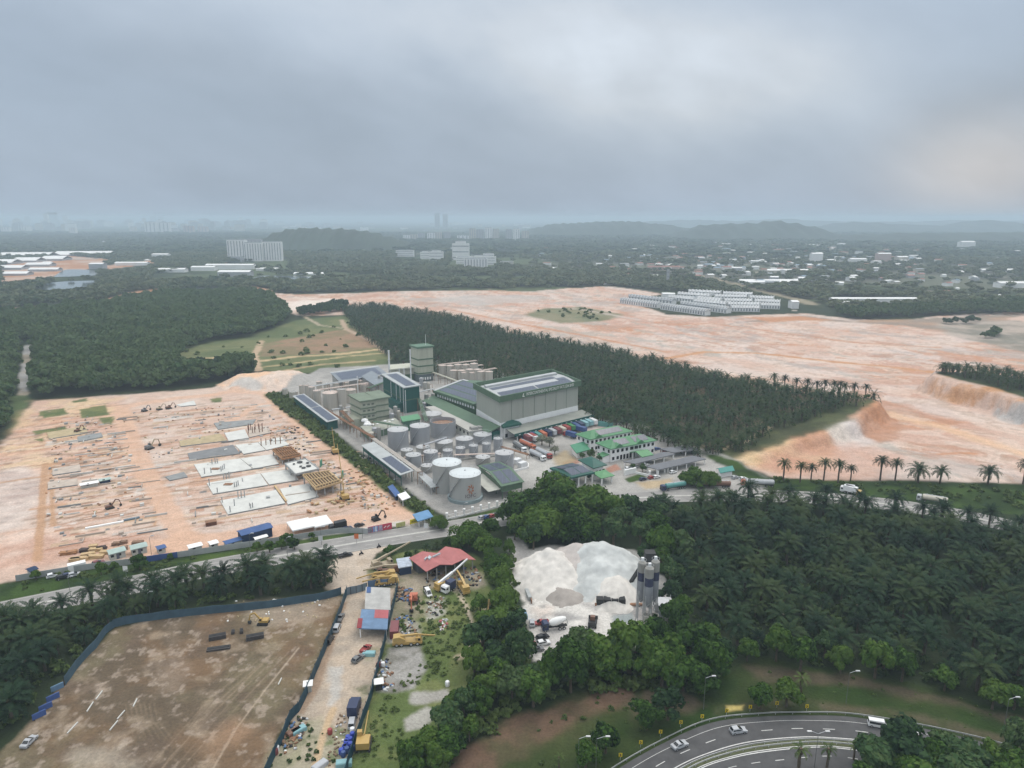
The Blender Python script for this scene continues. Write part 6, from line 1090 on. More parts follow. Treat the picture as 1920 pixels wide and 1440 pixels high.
# ================================================================== JUNK YARD AND LANE
t, f_, r_ = shed('grey sheet roofed open shed in the lane', 'open_shed', (685, 1141), (731, 1143), (687, 1104), 3.4, 4.0, mat('grey sheet roof', (.40, .395, .38), .7, .2, .35), hb_, gab=False, openside=True, ov=.2); m = MB(f_); m.slab([(.2, f_.W * .72, 3.99), (f_.L * .2, f_.W * .72, 3.99), (f_.L * .2, f_.W, 4.14), (.2, f_.W, 4.14)], .05); m.obj('blue_sheet', blr, r_)
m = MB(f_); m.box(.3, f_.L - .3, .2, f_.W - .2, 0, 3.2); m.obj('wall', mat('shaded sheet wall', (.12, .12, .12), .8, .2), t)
t, f_, r_ = shed('patched blue and red sheet roofed shed in the lane', 'open_shed', (674, 1177), (725, 1179), (679, 1146), 3.2, 3.8, mat('faded blue roof', (.14, .22, .34), .65, .22, .4), hb_, gab=False, openside=True, ov=.2)
rdr = mat('faded red roof', (.40, .115, .125), .65, .18, .3); m = MB(f_); zz_ = lambda b: 3.2 + .6 * (b + .2) / (f_.W + .4) + .06; m.slab([(f_.L * .5, f_.W * .55, zz_(f_.W * .55)), (f_.L + .15, f_.W * .55, zz_(f_.W * .55)), (f_.L + .15, f_.W + .15, zz_(f_.W)), (f_.L * .5, f_.W + .15, zz_(f_.W))], .06); m.obj('red_sheet', rdr, r_); m = MB(f_); m.slab([(-.8, -.3, zz_(0)), (.6, -.3, zz_(0)), (.6, f_.W * .5, zz_(f_.W * .5)), (-.8, f_.W * .5, zz_(f_.W * .5))], .06); m.obj('red_sheet', mat('dark red sheet', (.25, .05, .055), .7, .2), r_)
# workshop with the red twin gabled roof
A, B_, C_ = P(800, 1071, 4), P(889, 1049, 4), P(770, 1047, 4); f_ = Fr((A.x, A.y, 0), B_, C_); L_, W_ = f_.L, f_.W; t = thing('workshop', 'workshop under a faded red metal roof of two gables', 'workshop', f_.o)
m = MB(f_); q = [(0, 0, 4.0), (L_ * .5, 0, 5.2), (L_ * .52, W_, 5.0), (-.3, W_, 4.0)]; m.slab([(-.4, -.4, 4.1), (L_ * .26, -.4, 5.5), (L_ * .26, W_ + .4, 5.5), (-.4, W_ + .4, 4.1)], .2); m.slab([(L_ * .26, -.4, 5.5), (L_ * .52, -.4, 4.3), (L_ * .52, W_ * .9, 4.3), (L_ * .26, W_ + .4, 5.5)], .2); m.slab([(L_ * .52, -.4, 4.3), (L_ * .76, -.4, 5.3), (L_ * .76, W_ + .4, 5.3), (L_ * .52, W_ * .9, 4.3)], .2); m.slab([(L_ * .76, -.4, 5.3), (L_ + .4, -.4, 4.0), (L_ + .4, W_ * .85, 4.0), (L_ * .76, W_ + .4, 5.3)], .2); r_ = m.obj('roof', mat('red metal roof', (.40, .145, .14), .6, .18, .25), t)
m = MB(f_)
for a0, a1, b0, w2 in ((.12, .2, .45, .5), (.2, .28, .4, 1.6), (.3, .5, .5, .45)): m.slab([(a0 * L_, b0 * W_, 5.75 if a0 > .1 else 5), (a1 * L_, b0 * W_ + 1.2, 5.75), (a1 * L_, b0 * W_ + 1.2 + w2, 5.75), (a0 * L_, b0 * W_ + w2, 5.75)], .5)
m.obj('patch', mat('pale patch', (.42, .47, .5), .6, .2), r_)
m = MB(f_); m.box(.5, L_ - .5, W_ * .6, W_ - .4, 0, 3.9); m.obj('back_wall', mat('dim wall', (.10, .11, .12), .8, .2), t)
for i in range(6): m = MB(f_); a = .3 + i * (L_ - .9) / 5; m.box(a, a + .25, .2, .45, 0, 4.0); m.obj('post', steel, t)
t, f2, r2 = shed('small blue and white sheeted shed left of the red workshop', 'tool_shed', (748, 1064), (772, 1060), (744, 1050), 3.2, 3.6, mat('white blue sheet', (.4, .45, .52), .6, .3, .6), blw, gab=False, ov=.2)
crane('yellow mobile crane parked with long lowered boom, nearest the lane gate', (742, 1094), (708, 1098), 'yellow', ((2, 3.0), (8, 2.1)), length=8, s=.75); crane('second yellow mobile crane parked alongside, farther back', (738, 1084), (700, 1090), 'yellow', ((3, 3.0), (9, 2.0)), length=8.5, s=.75); crane('beige crane with raised lattice boom left of the red workshop', (706, 1066), (728, 1060), 'beige', ((2, 4.2), (11, 6.8)), length=8); crane('orange brown crane lying low between the beige and yellow cranes', (748, 1073), (714, 1077), 'brown', ((2, 3.2), (9, 2.3)), length=9, bc='beige')
crane('yellow crane with white boom pointing to the red workshop', (826, 1106), (838, 1100), 'yellow', ((4, 4.2), (11, 6.5)), length=7, bc='white'); crane('yellow and navy crane with its boom folded over scrap', (876, 1118), (862, 1098), 'yellow', ((2, 4), (7, 4.4)), length=7)
crane('long yellow crane parked on the slab beside the lane hoarding', (738, 1210), (790, 1206), 'yellow', ((3, 3.0), (8, 2.2)), length=8.5, s=.75); excavator('orange excavator with its arm stretched forward on the grass', (777, 1117), (774, 1140), 'orange', 1.1, 1.0); excavator('thin yellow excavator with tall folded arm at the tree edge', (908, 1172), (916, 1150), 'beige', 1.1, .8, 'yellow')
crane('yellow boom lying along the yard hoarding at the bottom', (676, 1440), (688, 1360), 'yellow', ((2, 1.6), (11, .9)), wh=False, s=.5)
container('rust red open container near the lane hoarding', (739, 1198), (741, 1178), 'maroon'); container('beige and blue container under the tree edge', (897, 1226), (899, 1202), 'beige'); hut('white topped cabin on dark base beside the lane hoarding', (704, 1296), (718, 1294), 2, 2.2, whw, grime, win=0, peak=.1, door=False); hut('white roofed cabin by the lane hoarding on the brown lot side', (571, 1300), (585, 1298), 2, 2.2, whw, hb_, win=0, peak=.15, door=False)
box_truck('dark blue lorry in the lane at the yard hoarding', (662, 1346), (668, 1326), 'navy', 'navy', length=6); car('silver car behind the dark blue lorry', (659, 1368), (662, 1350), 'silver', 'van'); box_truck('small lorry with blue box near the teal cranes', (846, 1106), (835, 1112), 'white', 'navy', length=5); car('white van beside the scrap heap', (800, 1110), (806, 1120), 'white', 'van'); car('black pickup by the yard track', (798, 1104), (803, 1116), 'black', 'pickup')
for i, (px, py, c) in enumerate(((619, 1376, 'red'), (661, 1374, 'white'), (655, 1390, 'royal'), (652, 1400, 'royal'), (648, 1408, 'royal'), (652, 1413, 'blue'), (551, 1375, 'brown'), (560, 1372, 'cyan'), (519, 1408, 'white'), (517, 1414, 'maroon'), (692, 1228, 'cyan'), (710, 1250, 'maroon'), (718, 1250, 'white'), (868, 1306, 'orange'), (862, 1322, 'orange'), (839, 1286, 'white'), (645, 1434, 'cyan'), (600, 1438, 'silver'))):
    lb = ['red oblong tank on the grass in the lane', 'white tilted tank by the hoarding', 'bright blue barrel stack, top', 'bright blue barrel stack, second', 'bright blue barrel stack, third', 'bright blue barrel stack, lowest', 'brown crate in the lane corner', 'pale blue trough above the brown crate', 'white drum by the lot hoarding, low', 'dark red drum by the lot hoarding, low', 'pale blue trough beside the parked pickup', 'maroon drum by the slab', 'white drum by the slab', 'orange bin at the tree edge, upper', 'orange bin at the tree edge, lower', 'white tank end on the bare slab', 'pale blue sheet box at the bottom edge', 'grey box at the bottom edge of the lane'][i]
    t = thing('crate' if 'crate' in lb or 'box' in lb else 'barrel_stack' if 'barrel' in lb else 'drum', lb, 'barrels' if 'barrel' in lb else 'container', P(px, py), random.uniform(0, 1.5)); m = MB()
    if 'crate' in lb or 'box' in lb or 'trough' in lb: m.box(-1.8, 1.8, -.9, .9, 0, .9, .05); m.obj('box', paintm(c), t); m = MB(); m.box(-1.6, 1.6, -.7, .7, .9, .98); m.obj('lid', paintm(c), t)
    else:
        for k in range(3 if 'barrel' in lb else 1): m = MB(); m.lathe([(.55, 0), (.62, .3), (.62, 1.2), (.5, 1.4)], k * 1.3 - 1.2 if 'barrel' in lb else 0, (k % 2) * .4, 12); m.obj('barrel', paintm(c), t, smooth=True)
def debris(name, px, n, cols, smax, label):
    poly = PP(px); V = []; Fc = []; mi = []; k = 0; mn, mx = poly.min(0), poly.max(0)
    while k < n:
        x, y = random.uniform(mn[0], mx[0]), random.uniform(mn[1], mx[1])
        if sdist(np.array([x]), np.array([y]), poly)[0] < 0: continue
        a, b, h, r_ = random.uniform(.2, smax), random.uniform(.15, smax * .6), random.uniform(.15, smax * .5), random.uniform(0, 3.1); c, s_ = math.cos(r_), math.sin(r_); o = len(V)
        for dz in (0, h):
            for u, v in ((-a, -b), (a, -b), (a, b), (-a, b)): u *= 1 - .2 * (dz > 0); V.append((x + u * c - v * s_, y + u * s_ + v * c, dz + (random.uniform(0, .2) if dz else -.05)))
        for f in ((0, 3, 2, 1), (4, 5, 6, 7), (0, 1, 5, 4), (1, 2, 6, 5), (2, 3, 7, 6), (3, 0, 4, 7)): Fc.append([o + i for i in f]); mi.append(k % len(cols))
        k += 1
    o = link(name, npmesh(name, V, Fc, cols, mi)); tag(o, label, 'scrap', kind='stuff')
scr = [mat('white scrap', (.62, .63, .63), .6, .2), steel, rust, grime, mat('blue scrap', (.09, .16, .3), .6, .2), mat('brown scrap', (.2, .14, .09), .9, .3)]
debris('scrap', [(800, 1120), (838, 1118), (836, 1150), (800, 1162)], 45, scr[1:4] + [scr[5], scr[0]], .6, 'white and grey scrap heap on the grass of the junk yard'); debris('scrap', [(735, 1160), (775, 1152), (785, 1195), (735, 1200)], 60, scr[1:], .6, 'mixed scrap beside the rust red container'); debris('scrap', [(800, 1075), (890, 1062), (905, 1085), (885, 1110), (800, 1100)], 110, scr[1:] + scr[2:4], .8, 'machine parts strewn before the red workshop'); debris('scrap', [(745, 1102), (770, 1104), (770, 1125), (745, 1130)], 70, scr[2:], .9, 'rusty frames behind the grey shed'); debris('scrap', [(818, 1165), (838, 1160), (842, 1178), (826, 1182)], 24, [scr[0], scr[1], rdr], .6, 'white and red scrap on the grass'); debris('scrap', [(540, 1350), (580, 1345), (560, 1400), (520, 1430)], 70, scr[1:] + [scr[5]], .6, 'rubble along the lower end of the lot hoarding'); debris('scrap', [(635, 1340), (650, 1340), (640, 1440), (610, 1440)], 45, [scr[5], scr[1], scr[5]], .4, 'litter in the lower lane'); debris('scrap', [(440, 1120), (620, 1120), (600, 1165), (420, 1170)], 40, [whw, MATS['sand fill']], .4, 'stones at the back of the brown lot'); debris('scrap', [(700, 1240), (730, 1235), (740, 1290), (710, 1300)], 50, scr, .6, 'junk on the bare slab')
debris('rubble', [(600, 860), (690, 890), (755, 950), (700, 960), (640, 945), (610, 880)], 150, [timber, rust, timr, MATS['sand fill'], rawc], .9, 'building debris along the right site lane'); debris('rubble', [(480, 800), (560, 800), (600, 850), (540, 850)], 110, [timber, rust, grime, newc], 1.0, 'building debris behind the timber frames'); debris('rubble', [(100, 780), (240, 780), (250, 960), (80, 980)], 120, [rust, timr, MATS['sand fill'], rawc, rust], .8, 'scattered materials on the left plots'); debris('rubble', [(250, 770), (470, 760), (400, 850), (280, 860)], 90, [rust, timr, rawc, MATS['sand fill']], .8, 'scattered materials on the middle plots'); debris('rubble', [(670, 850), (700, 850), (780, 935), (740, 935)], 60, [grime, rawc, steel], 1.2, 'pipes and blocks along the scrub strip')
# ================================================================== BATCHING PLANT
def heap(label, mt, apex, slope=.72, r0=2.2, seed=1, step=.55):      # dumped cones running into one another: (pixel x, pixel y, height)
    A = [(P(px, py), h) for px, py, h in apex]; o = A[0][0]; xs = [p.x for p, h in A]; ys = [p.y for p, h in A]; R_ = max(h for p, h in A) / slope + 3
    gx_, gy_ = np.meshgrid(np.arange(min(xs) - R_, max(xs) + R_, step), np.arange(min(ys) - R_, max(ys) + R_, step)); sh = gx_.shape
    wx, wy = (fbm(gx_ * .22, gy_ * .22, seed) - .5) * 4, (fbm(gx_ * .22, gy_ * .22, seed + 9) - .5) * 4; z = np.zeros(sh)
    for p, h in A: d = np.hypot(gx_ + wx - p.x, gy_ + wy - p.y); z = z + np.exp(2.2 * (h - slope * (np.sqrt(d * d + r0 * r0) - r0)))
    z = np.log(z + 1e-9) / 2.2 + (fbm(gx_ * .5, gy_ * .5, seed + 4) - .5) * .9 + (fbm(gx_ * 1.6, gy_ * 1.6, seed + 5) - .5) * .35
    V = np.stack([gx_ - o.x, gy_ - o.y, np.maximum(z, -.4)], -1).reshape(-1, 3); a = np.arange(sh[0] * sh[1]).reshape(sh); Q_ = np.stack([a[:-1, :-1], a[:-1, 1:], a[1:, 1:], a[1:, :-1]], -1).reshape(-1, 4); Q_ = Q_[(V[:, 2][Q_] > -.35).any(1)]
    u_, inv = np.unique(Q_.ravel(), return_inverse=True); t = thing('gravel_heap', label, 'gravel heap', o); link('gravel', npmesh('gravel', V[u_], inv.reshape(-1, 4), [mt], smooth=True), t)
gw = mat('white aggregate', (.62, .59, .55), .95, .2, .22); gg = mat('bluish grey aggregate', (.52, .535, .525), .95, .22, .16); gb = mat('brown grey sand', (.33, .30, .275), .95, .18, .3); gp = mat('pinkish aggregate', (.47, .43, .405), .95, .15, .3)
heap('broad white aggregate heap on the left of the batching yard', gw, ((1030, 1076, 9.2), (1048, 1084, 7.8), (1012, 1086, 6.4), (1042, 1098, 5.9), (1018, 1102, 4.2)),   .74, 2.0, 3)
heap('broad bluish grey aggregate heap with a flat ridge before the wood', gg, ((1108, 1070, 10.4), (1130, 1070, 10.6), (1152, 1074, 9.5), (1118, 1088, 8.1), (1140, 1092, 7.0), (1110, 1104, 5.0), (1166, 1086, 6.4)),   .74, 2.0, 5)
heap('pinkish aggregate heap between the white and the bluish heaps', gp, ((1084, 1066, 9.0), (1080, 1076, 6.7)), .68, 2.4, 8); heap('low brown grey sand heap in the middle of the batching yard', gb, ((1052, 1116, 2.6), (1066, 1119, 2.0)), .55, 2, 14)
heap('white gravel spur reaching to the weigh hopper', gw, ((1150, 1108, 5.6), (1152, 1118, 5.6), (1146, 1128, 4.2)), .75, 1.6, 17); heap('small white spill heap at the foot of the silos', gw, ((1190, 1186, 1.7), (1200, 1194, 1.2), (1182, 1196, 1.1)), .5, 1.5, 21)
t = thing('aggregate_hopper', 'dark steel aggregate hopper row under the white gravel spur', 'hopper', P(1145, 1136)); u = (P(1165, 1131) - P(1126, 1131)).normalized()
for k in range(4): m = MB(); x = -4.5 + k * 2.3; m.box(x, x + 2.1, -1.2, 1.2, 1.0, 2.8); m.obj('bin', grime, t); m = MB(); m.box(x + .3, x + 1.8, -.9, .9, 0, 1.0, .3); m.obj('leg', grime, t)
m = MB(); m.box(-5, 10, -.5, .5, .3, .8); m.obj('conveyor', rust, t)
# silos
st_b = mat('silo white', (.33, .32, .295), .55, .16, .3, streak=True); navy_m = mat('navy band', (.055, .06, .105), .55, .15, .4); pale_b = mat('pale band', (.27, .28, .30), .55, .15, .4)
def silo(label, px, py, r, ztop):
    p = P(px, py); t = thing('cement_silo', label, 'silo', p); zb = ztop * .48
    m = MB(); m.lathe([(.5, zb - 3), (r, zb), (r, zb + (ztop - zb) * .42)], n=26); m.obj('cone', pale_b, t, smooth=True); m = MB(); m.lathe([(r + .01, zb + (ztop - zb) * .42), (r + .01, zb + (ztop - zb) * .70)], n=26); m.obj('band', navy_m, t, smooth=True); m = MB(); m.lathe([(r, zb + (ztop - zb) * .70), (r, ztop), (r * .5, ztop + .6)], n=26); m.obj('shell', st_b, t, smooth=True)
    for i in range(4): a = PI / 4 + i * PI / 2; m = MB(); m.bar((r * math.cos(a), r * math.sin(a), 0), (r * math.cos(a), r * math.sin(a), zb + 1), .28); m.obj('leg', steel, t)
    for z in (zb * .35, zb * .7):
        for i in range(4): a, b = PI / 4 + i * PI / 2, PI / 4 + (i + 1) * PI / 2; m = MB(); m.bar((r * math.cos(a), r * math.sin(a), z), (r * math.cos(b), r * math.sin(b), z + 1.6), .12); m.obj('brace', steel, t)
    m = MB(); m.tube([((r - .1) * math.cos(2 * PI * i / 20), (r - .1) * math.sin(2 * PI * i / 20), ztop + 1) for i in range(21)], .05, 4); m.obj('railing', steel, t); m = MB(); m.box(-.4, .4, -.4, .4, ztop + .4, ztop + 1.6); m.obj('filter', white_p, t)
    m = MB(); m.tube([(-r - .2, -.5, 0), (-r - .2, -.5, ztop)], .1, 6); m.obj('fill_pipe', steel, t)
zt = zat(1066, P(1214, 1172).y); silo('tall cement silo with navy band standing in front', 1213, 1171, 1.3, zt); silo('tall cement silo with navy band standing left behind', 1200, 1161, 1.25, zt + .3); silo('tall cement silo with navy band standing right behind', 1224, 1162, 1.25, zt + .8)
for i, (px, py, h) in enumerate(((1212, 1176, 4.2), (1226, 1174, 3.8))): t = thing('mixing_tank', ['dark banded mixing vessel at the foot of the silos, left', 'dark banded mixing vessel at the foot of the silos, right'][i], 'tank', P(px, py)); m = MB(); m.lathe([(1.35, 0), (1.35, h * .35)], n=20); m.obj('base', navy_m, t); m = MB(); m.lathe([(1.36, h * .35), (1.36, h), (1.1, h), (1.1, h - .8), (.1, h - .8)], n=20); m.obj('shell', st_b, t)
t = thing('batching_tower', 'open steel batching frame with platforms right of the silos', 'frame', P(1238, 1160))
for i in range(3): m = MB(); m.box(-1.5, 3.6, -2, 3, 1.6 + i * 1.9, 1.85 + i * 1.9); m.obj('platform', steel, t)
for x in (-1.5, 3.4):
    for y in (-2, 2.8): m = MB(); m.box(x, x + .2, y, y + .2, 0, 6.4); m.obj('post', steel, t)
hut('blue sheeted control cabin right of the silos', (1226, 1140), (1243, 1138), 3, 2.6, blr, whw, 'control_cabin', 2, 'cabin', .4); hut('white site office left of the silos', (1170, 1092), (1186, 1089), 4, 3, whw, hb_, 'site_office', 2, 'office', .4)
t = thing('conveyor', 'inclined dark conveyor left behind the silos', 'conveyor', P(1180, 1105)); m = MB(); m.bar((0, 0, 2), (6, 2, 11), 1.2, .8); m.obj('belt', grime, t); m = MB(); m.bar((3, 1, 0), (3, 1, 6.4), .3); m.obj('leg', steel, t); m = MB(); m.box(5, 8.4, .4, 3.6, 9.5, 12.6); m.obj('head_house', mat('dark cladding', (.05, .05, .05), .7, .2), t)
def mixer(label, a, b, c):
    loc, rz, _ = at2(a, b); t = thing('mixer_truck', label, 'mixer truck', loc, rz); m = MB(); m.box(-4, 3.7, -.5, .5, .8, 1.1); m.obj('chassis', grime, t); n = 18
    prof = [(-3.6, .55, 3.1), (-2.7, .95, 2.9), (-.8, 1.25, 2.55), (.7, 1.05, 2.3), (1.5, .55, 2.15)]; m = MB(); m.add([(x, r_ * math.cos(2 * PI * i / n), z + r_ * math.sin(2 * PI * i / n)) for x, r_, z in prof for i in range(n)], [(k * n + i, k * n + (i + 1) % n, (k + 1) * n + (i + 1) % n, (k + 1) * n + i) for k in range(4) for i in range(n)] + [tuple(range(n)), tuple(range(4 * n, 5 * n))[::-1]]); m.obj('drum', whw, t, smooth=True)
    m = MB(); m.bar((-3.7, 0, 3.2), (-4.3, 0, 1.4), .7, .2); m.obj('chute', steel, t); cab(t, 1.9, c, 2.8); axles(t, (-2.9, -1.6, 2.9)); return t
mixer('white drummed mixer truck with navy cab in the batching yard', (1058, 1177), (1019, 1182), 'navy'); car('silver car parked at the left side of the batching yard', (998, 1178), (997, 1164), 'silver', 'hatch'); car('red pickup behind the mixer truck', (1022, 1170), (1006, 1172), 'red', 'pickup', length=5); car('black car before the mixer truck', (1010, 1200), (1024, 1195), 'black'); car('white car at the lower edge of the batching yard', (1012, 1210), (1026, 1207), 'white'); car('dark car near the lower trees of the batching yard', (1000, 1222), (1014, 1219), 'grey'); car('red car half under the trees of the batching yard', (992, 1213), (998, 1211), 'red')
t = thing('wheel_loader', 'dark wheel loader with orange lamps in the batching yard', 'loader', G(1111, 1172), 1.4); m = MB(); m.side([(-2.4, .9), (-2.4, 2.1), (-.6, 2.1), (-.2, 1.6), (1.6, 1.4), (1.6, .9)], -1.1, 1.1); m.obj('body', paintm('black'), t); m = MB(); m.box(-.9, .6, -.8, .8, 1.9, 3.2, .12); cb = m.obj('cab', paintm('brown'), t); m = MB(); m.box(-.8, .64, -.84, .84, 2.3, 2.95, .05); m.obj('window', glass, cb); wheels(t, [(x, y) for x in (-1.5, 1.3) for y in (-1.0, 1.0)], .8, .55); m = MB(); m.side([(3.0, .2), (4.2, .1), (3.4, .5), (3.2, 1.4), (2.8, 1.4)], -1.4, 1.4); m.obj('bucket', grime, t); boomline(t, paintm('orange'), [(1.0, 0, 1.5), (3.0, 0, .9)], .5, .4, 'lift_arm')
for i, x in enumerate((985, 990)): t_, q_ = wall(['blue sheet stack at the left tree edge of the batching yard', 'grey sheet stack at the left tree edge of the batching yard'][i], [(982 + i * 5, 1150 - i * 40), (986 + i * 8, 1162 - i * 35)], 1.4, 1.2, MATS['pale blue panel'] if i == 0 else MATS['grey hoarding'], 'sheet_stack', 'stack')
wall('timber edged wall along the left side of the batching yard', [(990, 1105), (997, 1132)], 1.2, .3, rust)
# ================================================================== EXPRESSWAY FURNITURE
car('silver grey car on the upper carriageway, second from the left', (1370, 1375), (1398, 1371), 'silver', 'hatch', length=4.0); car('silver car on the upper carriageway, leftmost', (1263, 1405), (1285, 1396), 'silver', 'sedan'); car('white van on the upper carriageway behind the treetop', (1634, 1360), (1662, 1365), 'white', 'van', length=5); car('white car on the upper carriageway right of the treetop', (1690, 1374), (1716, 1381), 'white', 'hatch', length=4.6)
def lamp(label, px, py, h, dx, dbl=False, lean=0):
    t = thing('street_lamp', label, 'street lamp', G(px, py)); m = MB(); m.tube([(0, 0, 0), (0, 0, h)], .08, 8, .045); m.obj('pole', mat('lamp pole', (.13, .135, .13), .5, .15), t)
    for s_ in ((1, -1) if dbl else (1,)): m = MB(); m.tube([(0, 0, h - .1), (dx * s_ * .6, 0, h + .4), (dx * s_, 0, h + .5)], .06, 6); a_ = m.obj('arm', steel, t); m = MB(); m.box(dx * s_ - .5, dx * s_ + .5, -.2, .2, h + .4, h + .62); m.obj('lamp_head', chrome, a_)
for i, (px, py) in enumerate(((1117, 1450), (1084, 1450), (1319, 1330), (1527, 1440), (1586, 1320), (1881, 1372))): lamp('tall street lamp on the expressway, ' + ['at the lower bank, right', 'at the lower bank, left', 'on the brown bank above the curve', 'in the median between the palms', 'on the grass slope above the trees', 'far right on the grass slope'][i], px, py, 9 if i != 3 else 9, 2.0 if i != 0 else 2.4, i == 3)
for i, (px, py) in enumerate(((539, 1042), (603, 1022), (133, 1120), (281, 1150), (680, 1010), (470, 1035), (284, 1040), (870, 975), (1035, 960))): lamp('thin roadside pole ' + ['beside the shrubs of the main road', 'with square head on the verge', 'among the left palms', 'at the hoarding corner', 'near the red hoarding', 'behind the blue store', 'at the small blue cabin', 'under the round roadside tree', 'under the big tree'][i], px, py, 7, 1.2)
for i, (px, py) in enumerate(((1163, 1425), (1201, 1401), (1238, 1381), (1276, 1363), (1316, 1352), (1406, 1334), (1456, 1327), (1512, 1333), (1362, 1341))):
    t = thing('chevron_sign', 'yellow chevron sign on the outer edge of the bend, %s from the lower left' % ['first', 'second', 'third', 'fourth', 'fifth', 'seventh', 'eighth', 'ninth', 'sixth'][i], 'road sign', G(px, py)); m = MB(); m.bar((0, 0, 0), (0, 0, 1.8), .1); m.obj('post', steel, t); m = MB(); m.box(-.4, .4, -.1, -.04, .9, 1.9); pn = m.obj('panel', mat('sign yellow', (.62, .45, .02), .5, .05), t); m = MB(); m.side([(-.25, 1.75), (0, 1.4), (-.25, 1.05), (-.05, 1.05), (.2, 1.4), (-.05, 1.75)], -.13, -.105); m.obj('chevron', rubber, pn)
for i, (px, py, c) in enumerate(((669, 1020, (.6, .16, .06)), (799, 1000, (.7, .7, .7)), (602, 1024, (.55, .56, .56)), (237, 1082, (.75, .75, .75)))): t = thing('road_sign', ['orange road sign on the verge', 'white road sign at the site gate bush', 'grey square road sign on the verge', 'white twin road sign among the verge grass'][i], 'road sign', G(px, py)); m = MB(); m.bar((0, 0, 0), (0, 0, 3.2), .12); m.obj('post', steel, t); m = MB(); m.box(-.8, .8, -.12, -.05, 2.2, 4.2); m.obj('panel', mat('sign %d' % i, c, .5, .1), t)
# ================================================================== VEGETATION
def leafquads(C, Nn, S):
    n = len(C); Nn = Nn / (np.linalg.norm(Nn, axis=1, keepdims=True) + 1e-9); r = RNG.normal(size=(n, 3)); a = np.cross(Nn, r); a /= np.linalg.norm(a, axis=1, keepdims=True) + 1e-9; b = np.cross(Nn, a)
    S = S[:, None]; bend = Nn * S * .25
    V = np.stack([C - a * S - b * S * .6, C + a * S * .9 - b * S * .7 - bend, C + a * S + b * S * .6, C - a * S * .8 + b * S * .75 - bend], 1).reshape(-1, 3)
    return V, np.arange(4 * n).reshape(-1, 4)
def mbarr(m): return np.array(m.v, float), [f for f in m.f]
def tree_proto(seed, rad, h, nleaf, ls, lobes=12, flat=.75, open_=.25, shapef=1.0):   # leaf cloud and trunk of one tree; h = crown top
    g = np.random.default_rng(seed); ch = rad * flat; cz = h - ch
    L = []
    for i in range(lobes):
        a = 2 * PI * i * .618 + g.uniform(-.4, .4); e = g.uniform(-.35, 1.0) * PI / 2 * .9; rr = g.uniform(.42, .82)
        L.append((math.cos(a) * math.cos(e) * rad * rr, math.sin(a) * math.cos(e) * rad * rr, cz + math.sin(e) * ch * rr * shapef, rad * g.uniform(.22, .46)))
    L.append((0, 0, cz + ch * .3, rad * .5))
    C = []; Nn = []
    per = nleaf // len(L)
    for x, y, z, r in L:
        d = g.normal(size=(per, 3)); d /= np.linalg.norm(d, axis=1, keepdims=True); d[:, 2] = np.where(d[:, 2] < -.5, -d[:, 2], d[:, 2])
        k = r * (1 - open_ * g.random(per) ** 1.5)[:, None] * (1 + .22 * np.sin(d[:, :1] * 7 + seed) * np.cos(d[:, 1:2] * 6))
        C.append(np.array((x, y, z)) + d * k * np.array((1, 1, .8))); Nn.append(d + g.normal(size=(per, 3)) * .45 + np.array((0, 0, .25)))
    C = np.concatenate(C); Nn = np.concatenate(Nn); k = C[:, 2] > h * .12; C, Nn = C[k], Nn[k]
    V, Q = leafquads(C, Nn, ls * g.uniform(.6, 1.3, len(C)))
    m = MB(); tr = rad * .07 + .08; top = cz + ch * .1
    m.tube([(0, 0, -.3), (tr * .3, 0, top * .5), (0, tr * .3, top)], tr, 7, tr * .55)
    for x, y, z, r in L[:6]: m.tube([(0, 0, top * .55), (x * .5, y * .5, (top * .55 + z) / 2 + .3), (x * .9, y * .9, z)], tr * .5, 5, tr * .12)
    return V, Q, m
def palm_proto(seed, th, fl, nf, seg, leaf):                         # oil palm: stout trunk, arching feather fronds
    g = np.random.default_rng(seed); V = []; Q = []
    for i in range(nf):
        az_ = i * 2.39996 + g.uniform(-.15, .15); q = i / nf; e0 = R(78 - 88 * q ** .8) + g.uniform(-.1, .1); ln = fl * (1 - .25 * (1 - q) ** 2) * g.uniform(.88, 1.08); droop = R(70 + 25 * q)
        d = Vector((math.cos(az_), math.sin(az_), 0)); sd = Vector((-d.y, d.x, 0)); p = Vector((0, 0, th)) + d * .25; pts = [p.copy()]; es = []
        for s_ in range(seg): e = e0 - droop * ((s_ + .5) / seg) ** 1.3; p = p + (d * math.cos(e) + Vector((0, 0, 1)) * math.sin(e)) * ln / seg; pts.append(p.copy()); es.append(e)
        for s_ in range(seg):
            a, b = pts[s_], pts[s_ + 1]; up = -d * math.sin(es[s_]) + Vector((0, 0, 1)) * math.cos(es[s_]); wd = fl * .12 * math.sin(PI * min(.97, (s_ + .75) / (seg + .35))) ** .6
            for sg in (-1, 1):
                for j in range(leaf):
                    t0, t1 = j / leaf, (j + .72) / leaf; x0, x1 = a.lerp(b, t0), a.lerp(b, t1); fw = (b - a).normalized(); tip = x1 + sd * sg * wd * g.uniform(.8, 1.15) + fw * wd * .45 + up * wd * g.uniform(-.25, .28); o = len(V)
                    V += [tuple(x0), tuple(x1), tuple(tip + fw * .08 * fl / 5), tuple(tip - fw * .10 * fl / 5)]; Q.append((o, o + 1, o + 2, o + 3))
    m = MB(); m.tube([(0, 0, -.4), (.1, 0, th * .5), (0, 0, th + .2)], .42, 8, .34); m.lathe([(.5, th - 1.4), (.75, th - .5), (.4, th + .3)], n=8)
    return np.array(V), np.array(Q), m
bark = mat('bark', (.11, .085, .06), .9, .3, .8); pbark = mat('palm trunk', (.10, .08, .06), .95, .35, 1.5)
